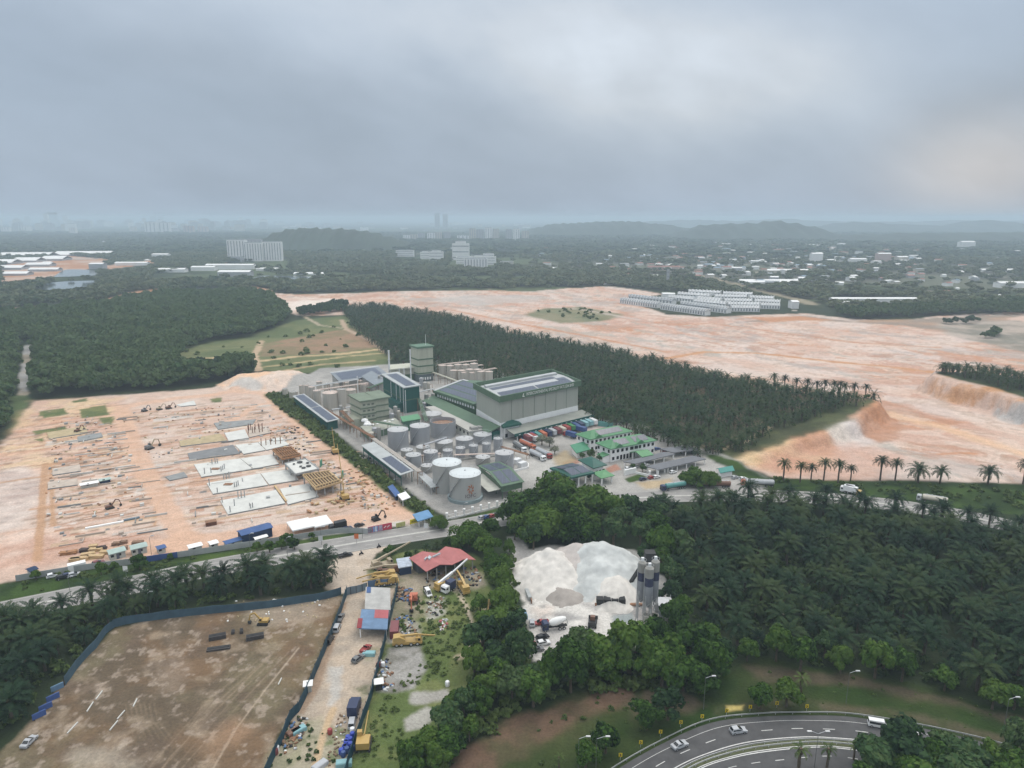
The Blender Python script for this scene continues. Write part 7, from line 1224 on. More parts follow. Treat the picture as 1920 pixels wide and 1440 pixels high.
palm_m = leafmat('oil palm frond', (.006, .018, .009), (.021, .052, .023), .05, (.045, .070, .022)); tree_m = leafmat('broadleaf foliage', (.008, .024, .007), (.055, .120, .018), .06, (.085, .145, .025)); tree_d = leafmat('dark broadleaf foliage', (.010, .028, .013), (.048, .100, .034), .04, (.08, .125, .045)); bush_m = leafmat('shrub foliage', (.035, .065, .02), (.11, .155, .045), .15); pale_m = leafmat('pale feathery foliage', (.14, .15, .11), (.26, .27, .20), .2); far_m = leafmat('distant canopy', (.012, .030, .016), (.055, .095, .042), .008, (.12, .14, .07)); yel_m = leafmat('yellowish foliage', (.06, .085, .02), (.16, .17, .05), .2)
def arr(m): 
    q = [list(f) for f in m.f]; o = []
    for f in q:
        if len(f) == 4: o.append(f)
        elif len(f) == 3: o.append([f[0], f[1], f[2], f[2]])
    return np.array(m.v, float), np.array([f for f in o if len(set(f)) == 4])
KINDS = {}
def kind(name, protos, leafm, barkm, cname='crown'):
    L = []
    for V, Q, m in protos: L.append((npmesh(cname, V, Q, [leafm]), m.mesh('trunk', barkm, True), V, Q, *arr(m)))
    KINDS[name] = (L, leafm, barkm)
kind('palm', [palm_proto(s, 5.0 + .5 * s, 5.3, 28, 6, 4) for s in range(4)], palm_m, pbark); kind('palm_tall', [palm_proto(20 + s, 9.5, 4.6, 32, 6, 3) for s in range(2)], palm_m, pbark); kind('palm_low', [palm_proto(30 + s, 3.8, 5.6, 18, 3, 2) for s in range(3)], palm_m, pbark); kind('royal_palm', [palm_proto(50 + s, 6.5, 2.8, 18, 6, 3) for s in range(2)], bush_m, bark)
kind('tree', [tree_proto(60 + s, 5, 9, 2600, .42, 14) for s in range(4)], tree_m, bark); kind('dark_tree', [tree_proto(70 + s, 5, 10, 2000, .46, 13, .8) for s in range(4)], tree_d, bark); kind('big_tree', [tree_proto(80 + s, 12, 15.5, 8000, .55, 26, .72) for s in range(3)], tree_m, bark)
kind('bush', [tree_proto(90 + s, 2, 2.4, 420, .26, 7, .8) for s in range(3)], bush_m, bark); kind('pale_tree', [tree_proto(95 + s, 5, 8, 800, .35, 12, .8, .6) for s in range(2)], pale_m, bark); kind('yellow_tree', [tree_proto(97 + s, 3, 5, 900, .3, 9) for s in range(2)], yel_m, bark)
kind('wood', [tree_proto(100 + s, 5, 9.5, 330, .95, 9, .8) for s in range(4)], tree_d, bark); kind('far_wood', [tree_proto(110 + s, 5, 8.0, 60, 2.1, 6, .7) for s in range(3)], far_m, bark); kind('scrub', [tree_proto(120 + s, 2, 2.2, 70, .5, 5, .8) for s in range(3)], bush_m, bark)
def plant(k, x, y, sc_, label, cat='tree', name=None, group=None, i=None, sz=None):
    L, lm, bm_ = KINDS[k]; i = random.randrange(len(L)) if i is None else i; me, tm = L[i][:2]; t = thing(name or k, label, cat, (x, y, Hs(x, y) - .05), random.uniform(0, 6.28), group); t.scale = (sc_, sc_, sz or sc_); link('crown', me, t); link('trunk', tm, t); return t
def plantpx(k, px, py, wpx, label, name=None, cat='tree', group=None, rad=5, hpx=None, tall=None, i=None):    # base pixel and crown width in photo pixels
    p = G(px, py); s_ = wpx / ppm(px, py) / 2 / rad; return plant(k, p.x, p.y, s_, label, cat, name, group, i, sz=(s_ * tall if tall else None))
def scatter(px, step, z=0, jit=.35, world=False, keep=None, rot=.4, prob=1.0):
    poly = np.array(px) if world else PP(px, z); c, s_ = math.cos(rot), math.sin(rot); mn, mx = poly.min(0), poly.max(0); R_ = np.hypot(*(mx - mn)) / 2 + step; mid = (mn + mx) / 2
    n = int(2 * R_ / step) + 1; u, v = np.meshgrid(np.arange(n) * step - R_, np.arange(int(n / .866)) * step * .866 - R_); u = u + (np.arange(u.shape[0]) % 2)[:, None] * step / 2
    x = (mid[0] + u * c - v * s_).ravel() + RNG.uniform(-jit, jit, u.size) * step; y = (mid[1] + u * s_ + v * c).ravel() + RNG.uniform(-jit, jit, u.size) * step
    m = sdist(x, y, poly) > 0
    if prob < 1: m &= RNG.random(x.size) < prob
    return np.stack([x[m], y[m]], 1)
def massed(name, k, pts, s0, s1, label, cat, trunks=False, hz=1.0):             # what nobody could count: one object
    if not len(pts): return
    L, lm, bm_ = KINDS[k]; AV = []; AQ = []; MI = []; o = 0; z = H(pts[:, 0], pts[:, 1]); w_ = RNG.integers(0, len(L), len(pts)); ss = RNG.uniform(s0, s1, len(pts)) if np.isscalar(s0) else s0; aa = RNG.uniform(0, 2 * PI, len(pts)); hh = RNG.uniform(.85, 1.2, len(pts))
    for i in range(len(L)):
        ix = np.nonzero(w_ == i)[0]
        for V, Q, mi in ((L[i][2], L[i][3], 0), (L[i][4], L[i][5], 1)):
            if mi and not trunks: continue
            if not len(ix): continue
            c, s_ = np.cos(aa[ix])[:, None], np.sin(aa[ix])[:, None]; sc_ = ss[ix][:, None]
            X = pts[ix, :1] + (V[None, :, 0] * c - V[None, :, 1] * s_) * sc_; Y = pts[ix, 1:] + (V[None, :, 0] * s_ + V[None, :, 1] * c) * sc_; Z = z[ix][:, None] + V[None, :, 2] * sc_ * hh[ix][:, None] * hz - .05
            AV.append(np.stack([X, Y, Z], -1).reshape(-1, 3)); AQ.append((Q[None] + (np.arange(len(ix)) * len(V))[:, None, None] + o).reshape(-1, 4)); MI.append(np.full(len(ix) * len(Q), mi)); o += len(ix) * len(V)
    ob = link(name, npmesh(name, np.concatenate(AV), np.concatenate(AQ), [lm, bm_], np.concatenate(MI))); return tag(ob, label, cat, kind='stuff')
def clear(pts, polys, m=0.0, z=0):
    k = np.ones(len(pts), bool)
    for q in polys: k &= sdist(pts[:, 0], pts[:, 1], PP(q, z)) < -m
    return pts[k]
def offroad(pts, m=9.0):
    d = np.full(len(pts), 1e9)
    for i in range(len(mr) - 1): d = np.minimum(d, seg_d(pts[:, 0], pts[:, 1], mr[i], mr[i + 1]))
    return pts[d > m]
BATCH = [(950, 1008), (990, 1008), (992, 1030), (1030, 1020), (1190, 1030), (1252, 1085), (1256, 1165), (1240, 1205), (1200, 1220), (1110, 1200), (1065, 1245), (998, 1245), (980, 1172), (966, 1100), (952, 1050)]
# --- oil palms: the right plantation, the roadside clump on the left, the wedge, the hilltop
pr = offroad(scatter([(1195, 985), (1280, 942), (1440, 940), (1640, 950), (1800, 974), (2010, 1022), (2080, 1330), (1920, 1335), (1700, 1275), (1560, 1245), (1420, 1232), (1340, 1235), (1290, 1180), (1262, 1100), (1240, 1040)], 8.6, rot=.3, jit=.27, prob=.95), 7)
pl = offroad(scatter([(-60, 1200), (-40, 1150), (130, 1150), (220, 1120), (420, 1092), (560, 1072), (625, 1075), (615, 1112), (400, 1138), (215, 1168), (150, 1225), (90, 1290), (20, 1370), (-60, 1440), (-160, 1400)], 7.6, rot=.7, jit=.28), 10)
pw = scatter(WEDGE, 7.2, z=5, rot=.6, jit=.3, prob=.95); pw = clear(pw, [[(1590, 788), (1567, 794), (1462, 820), (1420, 828), (1440, 800), (1520, 778), (1580, 765), (1646, 760)]], 0, 8)
ph = scatter([(1758, 700), (1800, 708), (1860, 722), (1920, 740), (2050, 776), (2150, 750), (1920, 702), (1850, 692), (1765, 690)], 7.5, z=11.5, jit=.3)
cand = [(x, y, 'palm', 'oil palm crowded in the dense dark plantation to the right of the batching plant', 'oil palms of the right plantation') for x, y in pr] + [(x, y, 'palm', 'oil palm in the dark clump between the main road and the brown lot', 'oil palms left of the brown lot') for x, y in pl]
cand.sort(key=lambda c: math.hypot(c[0], c[1])); nd = 272
for c in cand[:nd]: plant(c[2], c[0], c[1], random.choice([random.uniform(.72, .95), random.uniform(.95, 1.3), random.uniform(1, 1.2)]), c[3], 'palm', 'oil_palm', c[4])
rest = np.array([c[:2] for c in cand[nd:]])
if len(rest): massed('oil_palm_plantation', 'palm', rest, .9, 1.2, 'farther oil palms of the dark right plantation', 'plantation', True)
massed('oil_palm_plantation', 'palm_low', pw, .7, 1.35, 'dark oil palm plantation on the wedge of raised ground beyond the factory', 'plantation', True); massed('oil_palm_plantation', 'palm_low', ph, 1.0, 1.25, 'oil palms crowding the flat top of the cut hill at the right', 'plantation', True)
for i, (px, py, w_) in enumerate(((1468, 902, 32), (1500, 905, 30), (1520, 903, 26), (1544, 901, 32), (1571, 906, 34), (1594, 905, 26), (1650, 901, 36), (1678, 902, 32), (1721, 905, 44), (1762, 906, 34), (1852, 908, 40), (1918, 908, 36))):
    plantpx('palm_tall' if i not in (8, 9, 10) else 'palm', px, py, w_ * 1.08, 'oil palm standing free before the pale quarry, %s from the left of the row' % ['first', 'second', 'third', 'fourth', 'fifth', 'sixth', 'seventh', 'eighth', 'ninth', 'tenth', 'eleventh', 'twelfth'][i], 'oil_palm', 'palm', 'oil palms in a row before the quarry', 4.6, tall=None)
for i, (px, py) in enumerate(((1622, 750), (1600, 748), (1582, 748), (1574, 744), (1562, 744), (1545, 742), (1530, 744), (1512, 740), (1492, 738), (1470, 734), (1450, 730))): plantpx('palm_tall', px, py, 25, 'tall thin oil palm on the tip of the wedge, %s from its right end' % ['first', 'second', 'third', 'fourth', 'fifth', 'sixth', 'seventh', 'eighth', 'ninth', 'tenth', 'eleventh'][i], 'oil_palm', 'palm', 'tall palms on the tip of the wedge', 4.6)
for i, (px, py) in enumerate(((1767, 706), (1778, 707), (1792, 709))): plantpx('palm_tall', px, py, 22, 'oil palm at the left edge of the cut hilltop, %s' % ['outermost', 'second', 'third'][i], 'oil_palm', 'palm', None, 4.6)
for i, (px, py, w_) in enumerate(((1497, 1448, 44), (1550, 1440, 36), (1600, 1425, 26), (1048, 1446, 26), (1500, 1310, 38), (60, 1200, 0))):
    if w_: plantpx('royal_palm', px, py, w_, ['small bushy palm in the expressway median, left of the lamp', 'small palm in the expressway median, right of the lamp', 'small palm half hidden by the roadside trees', 'small palm at the bottom edge of the bank', 'slim palm standing beside the two trees on the slope'][i], 'palm_tree', 'palm', None, 2.8)
# --- single broadleaf trees
def lot(lst, label, k, rad, group=None, name='broadleaf_tree', tall=None):
    for px, py, w_ in lst: t = plantpx(random.choice([k, k, 'tree', 'dark_tree']) if k in ('tree', 'dark_tree') else k, px, py, w_ * random.uniform(.8, 1.15), label, name, 'tree', group, rad, tall=tall or random.uniform(.8, 1.4)); t.scale.x *= random.uniform(.82, 1.2)
big = 'huge bright green rain tree beside the road, '
for i, (px, py, w_) in enumerate(((985, 985, 104), (1045, 978, 130), (1110, 985, 118), (1010, 1012, 100), (1080, 1012, 96))): plantpx('big_tree', px, py, w_, big + ['left one of the clump', 'middle and tallest of the clump', 'right one of the clump', 'front left of the clump', 'front right of the clump'][i], 'rain_tree', 'tree', None, 12, i=i % 3)
plantpx('big_tree', 880, 1026, 74, 'round dark green tree between the road and the red workshop', 'rain_tree', 'tree', None, 12); plantpx('big_tree', 824, 990, 36, 'small round tree at the corner by the white fence', 'rain_tree', 'tree', None, 12); plantpx('big_tree', 1298, 910, 58, 'wide round tree beside the carports', 'rain_tree', 'tree', None, 12, tall=.85); plantpx('big_tree', 1330, 912, 46, 'round tree touching the wide one beside the carports', 'rain_tree', 'tree', None, 12)
plantpx('tree', 733, 1046, 26, 'small round bush tree at the road before the workshop', 'broadleaf_tree', 'tree', None, 5)
lot([(912, 1050, 52), (925, 1085, 56), (940, 1120, 60), (918, 1010, 40), (945, 1160, 64), (930, 1195, 66), (960, 1200, 58), (905, 1230, 70), (960, 1235, 66), (935, 1260, 70), (890, 1270, 60), (975, 1262, 70), (900, 1150, 46), (955, 1045, 32), (948, 1075, 36)], 'green tree in the belt left of the white batching yard', 'tree', 5, 'trees left of the batching yard')
lot([(1082, 1256, 80), (1116, 1258, 84), (1152, 1262, 76), (1062, 1276, 72), (1100, 1268, 86), (1140, 1272, 90), (1180, 1262, 84), (1030, 1298, 70), (1070, 1298, 70), (1000, 1298, 66), (1030, 1290, 56), (1206, 1264, 62), (1000, 1325, 60), (960, 1320, 60), (920, 1312, 60)], 'bright green tree in the thicket below the batching yard', 'tree', 5, 'trees below the batching yard')
lot([(1230, 1240, 76), (1265, 1232, 80), (1250, 1268, 84), (1295, 1262, 90), (1330, 1280, 80), (1280, 1295, 84), (1240, 1290, 70), (1345, 1262, 70), (1262, 1190, 50), (1275, 1170, 54), (1320, 1240, 66), (1220, 1285, 66), (1310, 1300, 70)], 'green tree in the thicket right of the silos', 'tree', 5, 'trees right of the silos')
lot([(965, 1012, 40), (1000, 1030, 50), (1150, 1024, 56), (1200, 1030, 60), (1240, 1060, 64), (1210, 1058, 50), (1255, 1100, 60), (1165, 1000, 60), (1225, 1010, 66), (1270, 1060, 60), (1180, 985, 50), (1225, 985, 50), (1280, 985, 50), (1258, 1135, 50)], 'dark tree in the wood behind the batching heaps', 'dark_tree', 5, 'trees behind the batching heaps')
lot([(1148, 1285, 40), (1500, 1258, 64), (1455, 1240, 60), (1575, 1262, 60), (1640, 1272, 66), (1690, 1278, 60), (1770, 1295, 50), (1860, 1330, 56), (1900, 1330, 60), (1545, 1232, 40), (1400, 1240, 50)], 'bushy green tree at the plantation edge above the grass slope', 'tree', 5, 'trees at the plantation edge')
for i, (px, py, w_, k) in enumerate(((1135, 1412, 64, 'tree'), (1098, 1440, 58, 'tree'), (1212, 1368, 62, 'tree'), (1252, 1350, 64, 'dark_tree'), (1424, 1328, 56, 'tree'), (1474, 1325, 58, 'tree'), (1908, 1392, 50, 'dark_tree'), (840, 1380, 70, 'dark_tree'))): plantpx(k, px, py, w_, ['round dark tree on the brown bank, lower right', 'round dark tree on the brown bank, lowest', 'round tree on the bank left of the brownish one', 'brownish round tree on the upper bank', 'dark tree on the grass slope, left of two', 'dark tree on the grass slope, right of two', 'dark tree on the grass slope at the right edge', 'dark bushy tree at the edge of the junk yard grass'][i], 'broadleaf_tree', 'tree', None, 5)
lot([(1640, 1462, 90), (1690, 1452, 100), (1745, 1462, 90), (1800, 1470, 100), (1860, 1470, 96), (1910, 1470, 90), (1620, 1500, 80), (1665, 1420, 60), (1770, 1430, 66), (1720, 1500, 100), (1850, 1440, 60), (1900, 1500, 100), (1800, 1510, 100), (1960, 1460, 90)], 'dark leafy tree at the lower right, hiding the expressway', 'dark_tree', 5, 'trees hiding the expressway')
plantpx('pale_tree', 1795, 1472, 70, 'pale leaved tree among the dark ones at the bottom right', 'broadleaf_tree', 'tree', None, 5)
lot([(800, 1420, 60), (840, 1420, 60), (770, 1450, 60), (880, 1390, 50), (870, 1350, 60), (905, 1345, 54), (820, 1445, 70), (730, 1480, 60), (850, 1335, 40), (900, 1305, 46), (940, 1290, 50), (890, 1330, 50)], 'bushy tree between the junk yard grass and the brown bank', 'tree', 5, 'trees above the brown bank')
for i, (px, py, w_) in enumerate(((1016, 834, 26), (1030, 838, 26), (1040, 852, 22))): plantpx('pale_tree', px, py, w_, ['grey green feathery tree by the parked tankers, left', 'pale feathery tree by the parked tankers, middle', 'thin pale tree by the parked tankers, right'][i], 'broadleaf_tree', 'tree', None, 5)
for i, (px, py, w_) in enumerate(((1092, 862, 14), (1108, 860, 18), (1124, 866, 14), (1186, 880, 12), (1205, 885, 16), (1106, 899, 12))): plantpx('dark_tree', px, py, w_, 'small garden tree ' + ['beside the green garage', 'left of the front office corner', 'at the front office corner', 'at the carport end', 'before the dark carports', 'between the canopy and the gate porch'][i], 'broadleaf_tree', 'tree', None, 5)
for i, (px, py, w_) in enumerate(((506, 1036, 26), (528, 1030, 22), (540, 1022, 26), (552, 1030, 24), (482, 1035, 22), (262, 1068, 34), (68, 1088, 22), (190, 1078, 26), (320, 1050, 14), (585, 1010, 14), (215, 1072, 22))): plantpx('tree', px, py, w_, 'round shrub tree on the road verge ' + ['below the blue store', 'right of the blue store', 'beside the lamp pole', 'right of the lamp pole', 'left of the blue store', 'before the twin site huts, largest', 'at the dark hut on the left', 'left of the twin site huts', 'by the blue cabin, tiny', 'below the tents, tiny', 'between the largest shrub and the left one'][i], 'shrub', 'shrub', None, 5)
for i, (px, py, w_) in enumerate(((780, 1044, 20), (800, 1035, 22), (820, 1030, 22), (840, 1030, 24), (858, 1035, 22), (765, 1050, 18))): plantpx('palm' if i < 3 else 'tree', px, py, w_, 'small plant of the hedge between the road and the red workshop roof', 'hedge_plant', 'tree', 'hedge behind the red workshop', 5)
# --- scrub and undergrowth: bushes, single where they stand near
def bushes(px, step, k, s0, s1, label, prob=1.0, off=True):
    p = scatter(px, step, prob=prob); p = offroad(p, 8) if off else p
    massed('undergrowth', k, p, s0, s1, label, 'bushes')
bushes([(500, 742), (535, 738), (600, 798), (680, 862), (755, 925), (815, 965), (800, 975), (745, 935), (670, 875), (590, 812), (530, 768)], 2.6, 'scrub', .6, 1.6, 'scrub strip between the building site and the factory', .75); bushes([(0, 1095), (165, 1072), (300, 1054), (450, 1034), (640, 1006), (560, 1030), (380, 1066), (120, 1108), (0, 1130)], 3.2, 'scrub', .3, .8, 'weeds on the road verge', .4); bushes([(760, 1500), (800, 1380), (860, 1325), (900, 1255), (930, 1120), (905, 1060), (960, 1050), (990, 1240), (1180, 1250), (1360, 1240), (1330, 1300), (1060, 1300), (960, 1348), (850, 1425)], 3.0, 'scrub', .7, 1.5, 'undergrowth around the batching plant thickets', .8); bushes([(745, 1300), (850, 1260), (905, 1180), (900, 1110), (850, 1110), (800, 1160), (790, 1240), (720, 1310), (690, 1370), (670, 1430), (760, 1430)], 2.0, 'scrub', .15, .55, 'weeds on the junk yard grass', .75); bushes([(500, 1450), (530, 1370), (560, 1345), (640, 1355), (655, 1400), (630, 1450)], 2.2, 'scrub', .12, .4, 'weeds in the lower lane', .5); bushes([(745, 1150), (800, 1110), (850, 1110), (800, 1210), (735, 1215)], 2.4, 'scrub', .15, .6, 'weeds among the scrap', .5)
bushes([(1190, 1000), (1300, 955), (1440, 960), (1640, 965), (1920, 1010), (2000, 1330), (1700, 1272), (1420, 1232), (1330, 1236), (1262, 1100)], 4.2, 'scrub', .5, 1.3, 'undergrowth below the right oil palms', .6); bushes([(-60, 1180), (130, 1150), (400, 1095), (620, 1078), (612, 1108), (400, 1134), (215, 1166), (100, 1280), (0, 1390), (-100, 1400)], 3.6, 'scrub', .5, 1.3, 'undergrowth below the left oil palms', .6); bushes([(1390, 900), (1700, 908), (1920, 918), (1920, 955), (1780, 940), (1600, 920)], 4, 'scrub', .4, 1.3, 'weeds on the verge below the free standing palms', .45); bushes([(1420, 1250), (1600, 1268), (1800, 1310), (1950, 1375), (1920, 1395), (1700, 1340), (1500, 1315), (1340, 1320)], 4, 'scrub', .12, .35, 'tufts on the expressway slope', .4); bushes([(1040, 1310), (1200, 1290), (1330, 1310), (1240, 1375), (1100, 1440), (950, 1450)], 4.5, 'scrub', .15, .5, 'tufts on the brown bank', .4)
ws = clear(scatter([(640, 590), (1130, 645), (1330, 690), (1646, 758), (1357, 844), (1170, 800), (960, 715), (760, 680), (660, 605)], 9, z=4), [], 0); massed('undergrowth', 'scrub', ws[RNG.random(len(ws)) < .5], .6, 1.4, 'undergrowth below the wedge palms', 'bushes')
# --- the forest left of the site and the woods beyond
FO = [(-400, 760), (-300, 600), (0, 596), (100, 588), (200, 575), (300, 558), (400, 556), (500, 556), (545, 590), (520, 612), (470, 632), (400, 640), (335, 660), (335, 690), (400, 700), (450, 690), (480, 700), (400, 716), (330, 728), (200, 736), (62, 748), (15, 805), (-60, 850), (-250, 900)]
fo = clear(scatter(FO, 7.0), [[(36, 640), (66, 640), (62, 745), (28, 760)], [(18, 742), (60, 740), (56, 800), (18, 815)]], 2)
o_ = np.argsort(np.hypot(fo[:, 0], fo[:, 1])); nfo = 120
for x, y in fo[o_[:nfo]]: plant('wood', x, y, random.uniform(.8, 1.25), 'dark tree at the near edge of the forest left of the building site', 'tree', 'forest_tree', 'trees at the forest edge')
massed('forest', 'wood', fo[o_[nfo:]], .6, 1.6, 'dense forest to the left beyond the building site', 'forest')
hedge = scatter([(560, 588), (600, 578), (645, 572), (650, 584), (600, 590), (560, 596)], 8); massed('tree_row', 'wood', hedge, .7, 1.1, 'row of dark trees below the pale cleared plot', 'trees'); massed('tree_row', 'wood', scatter([(335, 688), (400, 684), (470, 690), (480, 706), (400, 712), (340, 712)], 7), .5, .9, 'dark thicket along the orange track', 'trees'); massed('tree_row', 'scrub', scatter([(330, 660), (470, 635), (640, 608), (700, 640), (640, 690), (450, 690)], 12, prob=.2), .6, 2.0, 'bushes dotted over the rough field', 'bushes'); massed('tree_row', 'scrub', scatter([(985, 592), (1020, 580), (1090, 578), (1165, 590), (1120, 600)], 12, prob=.4), .8, 1.8, 'bushes on the green patch of the quarry', 'bushes'); massed('tree_row', 'wood', scatter([(1560, 588), (1920, 572), (2100, 575), (2100, 588), (1760, 592), (1600, 600)], 9), .8, 1.4, 'dark tree belt behind the quarry at the right', 'trees'); massed('tree_row', 'wood', scatter([(1840, 632), (1870, 622), (1880, 628), (1850, 640)], 9), .6, 1, 'trees on the grey patch of the quarry', 'trees'); massed('tree_row', 'wood', scatter([(1000, 780), (1125, 786), (1180, 792), (1240, 815), (1320, 842), (1300, 846), (1200, 804), (1120, 778)], 7, prob=.8), .5, .9, 'mixed trees behind the offices', 'trees'); massed('tree_row', 'wood', scatter([(1760, 607), (1830, 600), (1840, 606), (1770, 612)], 10, prob=.7), .5, .9, 'trees at the far right quarry rim', 'trees')
BARE = [[(0, 498), (120, 478), (200, 486), (190, 500), (90, 520), (0, 530)], [(180, 500), (280, 488), (300, 492), (205, 505)], [(180, 566), (240, 548), (298, 541), (303, 546), (270, 560)], [(0, 578), (80, 574), (80, 580), (0, 584)], [(95, 522), (125, 506), (180, 508), (190, 518)], [(60, 547), (100, 530), (190, 527), (150, 542)], [(318, 553), (340, 541), (400, 540), (428, 546), (380, 552)], [(285, 514), (480, 499), (484, 510), (300, 523)], [(500, 556), (640, 556), (645, 572), (548, 590), (515, 572)], Q, [(472, 536), (520, 545), (500, 552), (465, 540)], [(928, 474), (935, 466), (987, 466), (980, 473)], [(468, 525), (500, 516), (602, 519), (560, 527)], [(738, 484), (770, 472), (835, 474), (840, 490), (745, 488)], [(842, 503), (850, 470), (935, 486), (930, 510)], [(415, 495), (540, 485), (540, 500), (420, 500)], [(1290, 513), (1330, 520), (1420, 543), (1530, 566), (1500, 572), (1400, 548), (1280, 516)], [(1555, 572), (1560, 556), (1725, 560), (1725, 570)], [(1395, 534), (1400, 524), (1490, 526), (1480, 536)]]
_ny = [(-700, 596), (-300, 500), (0, 478), (400, 474), (900, 476), (1400, 480), (1920, 484), (2500, 490), (2500, 590), (1920, 582), (1600, 590), (1510, 560), (1240, 545), (1140, 535), (1000, 543), (760, 544), (560, 550), (500, 556), (300, 558), (100, 588)]
fw = clear(scatter(_ny, 13), BARE + [[(x, y + k) for x, y in q] for q in BARE[:8] for k in (4, 8)]); townp = (fbm(fw[:, 0] * .006, fw[:, 1] * .006, 77) > .40) & (sdist(fw[:, 0], fw[:, 1], PP([(940, 500), (940, 452), (2000, 446), (2000, 566), (1545, 548), (1180, 518)])) > 0); fw = fw[(fbm(fw[:, 0] * .0035, fw[:, 1] * .0035, 88) < .56) | (RNG.random(len(fw)) < .25)]; townp = (fbm(fw[:, 0] * .006, fw[:, 1] * .006, 77) > .40) & (sdist(fw[:, 0], fw[:, 1], PP([(940, 500), (940, 452), (2000, 446), (2000, 566), (1545, 548), (1180, 518)])) > 0); fw = fw[~townp | (RNG.random(len(fw)) < .18)]
massed('woodland', 'far_wood', fw, 1.0, 1.9, 'wooded plain beyond the site, reading as one mass', 'woodland', hz=.62)
_vf = [(-1400, 470), (-800, 442), (0, 437), (1000, 437), (1920, 437), (2900, 442), (2900, 486), (1920, 486), (900, 478), (0, 480), (-700, 500)]
fv = scatter(_vf, 46); fv = clear(fv, BARE[:1] + BARE[13:16]); fv = fv[RNG.random(len(fv)) < .72]
massed('woodland', 'far_wood', fv, 3.0, 5.5, 'hazy wooded plain towards the horizon', 'woodland', hz=.26)
# ================================================================== FAR BUILDINGS AND HILLS
fw_ = mat('far white wall', (.76, .76, .75), .8, .08, .05); fb_ = mat('far cream wall', (.50, .47, .41), .8, .1, .05); fg_ = mat('far grey wall', (.36, .37, .39), .8, .1, .05); fr_ = mat('far red roof', (.30, .15, .12), .8, .15, .05); fd_ = mat('far grey roof', (.30, .32, .34), .8, .15, .05); fpink = mat('far pink wall', (.48, .37, .34), .8, .1, .05); fwin = mat('far window band', (.22, .24, .27), .5, .1, .1); fbl = mat('far blue roof', (.2, .27, .34), .7, .1, .05)
def slabblock(label, px, py, wpx, hpx, wallm, name='apartment_block', cat='apartment block', dep=16, rot=0.0, bands='v', n=9, group=None, step=None):
    p = P(px, py); s_ = ppm(px, py); w_, h = wpx / s_, hpx / s_; t = thing(name, label, cat, p, rot, group); l = w_ / 2
    m = MB(); m.box(-l, l, 0, dep, 0, h)
    if step: m.box(-l * step, l * step, .5, dep - .5, h, h * 1.12)
    m.obj('wall', wallm, t); m = MB(); m.box(-l * .9, l * .9, dep * .15, dep * .85, h * (1.12 if step else 1) , h * (1.12 if step else 1) + max(1.2, h * .035)); m.obj('roof', fd_, t)
    for i in range(n):
        m = MB(); 
        if bands == 'v': x = -l + w_ * (i + .5) / n; m.box(x - w_ * .12 / n, x + w_ * .12 / n, -.4, 0, h * .06, h * .95)
        else: z = h * (i + .5) / n; m.box(-l * .95, l * .95, -.4, 0, z - h * .08 / n, z + h * .08 / n)
        m.obj('window_strip', fwin, t)
    return t
slabblock('white apartment slab with dark window strips, left of the trio', 444, 488, 38, 37, fw_, rot=-.25, n=6); slabblock('white apartment slab with dark window strips, middle of the trio', 476, 490, 34, 34, fw_, rot=.05, n=7); slabblock('white apartment slab with dark window strips, right of the trio', 512, 489.5, 34, 35, fw_, rot=.05, n=7); slabblock('pale apartment slab standing behind the trio', 470, 483, 44, 33, fg_, n=6); slabblock('low podium block at the foot of the apartment trio', 442, 492, 20, 10, fg_, 'podium', 'building', 20, -.2, 'h', 3)
for i, (px, py, w_, h, m_) in enumerate(((759, 481.5, 34, 9, fw_), (797, 486, 18, 10, fw_), (818, 489, 26, 13, fw_), (864, 488, 32, 24, fw_), (856, 472, 22, 6, fw_), (880, 495, 50, 10, fw_), (892, 504, 44, 14, fw_), (905, 497, 50, 12, fw_), (916, 489, 20, 10, fw_), (950, 496, 26, 4, fb_))): slabblock('white block of the far hillside complex, ' + ['leftmost low one', 'left of the paired blocks', 'right of the paired blocks', 'tall stepped one', 'rear small one', 'long terrace under the tall one', 'front colonnaded one', 'long middle one', 'right end one', 'flat outbuilding to the right'][i], px, py, w_, h * 1.3, m_, 'residence', 'building', 14, 0, 'v' if i == 6 else 'h', 8 if i == 6 else 3, None, .6 if i in (1, 2, 3, 7) else None)
for i, (px, w_, h) in enumerate(((762, 12, 9), (776, 14, 10), (790, 12, 12), (808, 14, 13), (822, 12, 14), (838, 12, 15), (868, 22, 8), (886, 12, 21), (900, 14, 19), (916, 14, 22), (930, 12, 20), (954, 12, 19), (968, 13, 20), (985, 14, 16))): slabblock('hazy pale apartment tower on the skyline, %s in the middle row from the left' % ['first', 'second', 'third', 'fourth', 'fifth', 'sixth', 'seventh', 'eighth', 'ninth', 'tenth', 'eleventh', 'twelfth', 'thirteenth', 'last'][i], px, 450, w_, h, [fw_, fb_, fg_][i % 3], 'apartment_tower', 'tower', 25, 0, 'v', 3)
slabblock('left one of the two twin skyscrapers in the haze', 820, 430, 9, 28, fg_, 'skyscraper', 'skyscraper', 40, 0, 'v', 2); slabblock('right one of the two twin skyscrapers in the haze', 835, 430, 9, 27, fg_, 'skyscraper', 'skyscraper', 40, 0, 'v', 2)
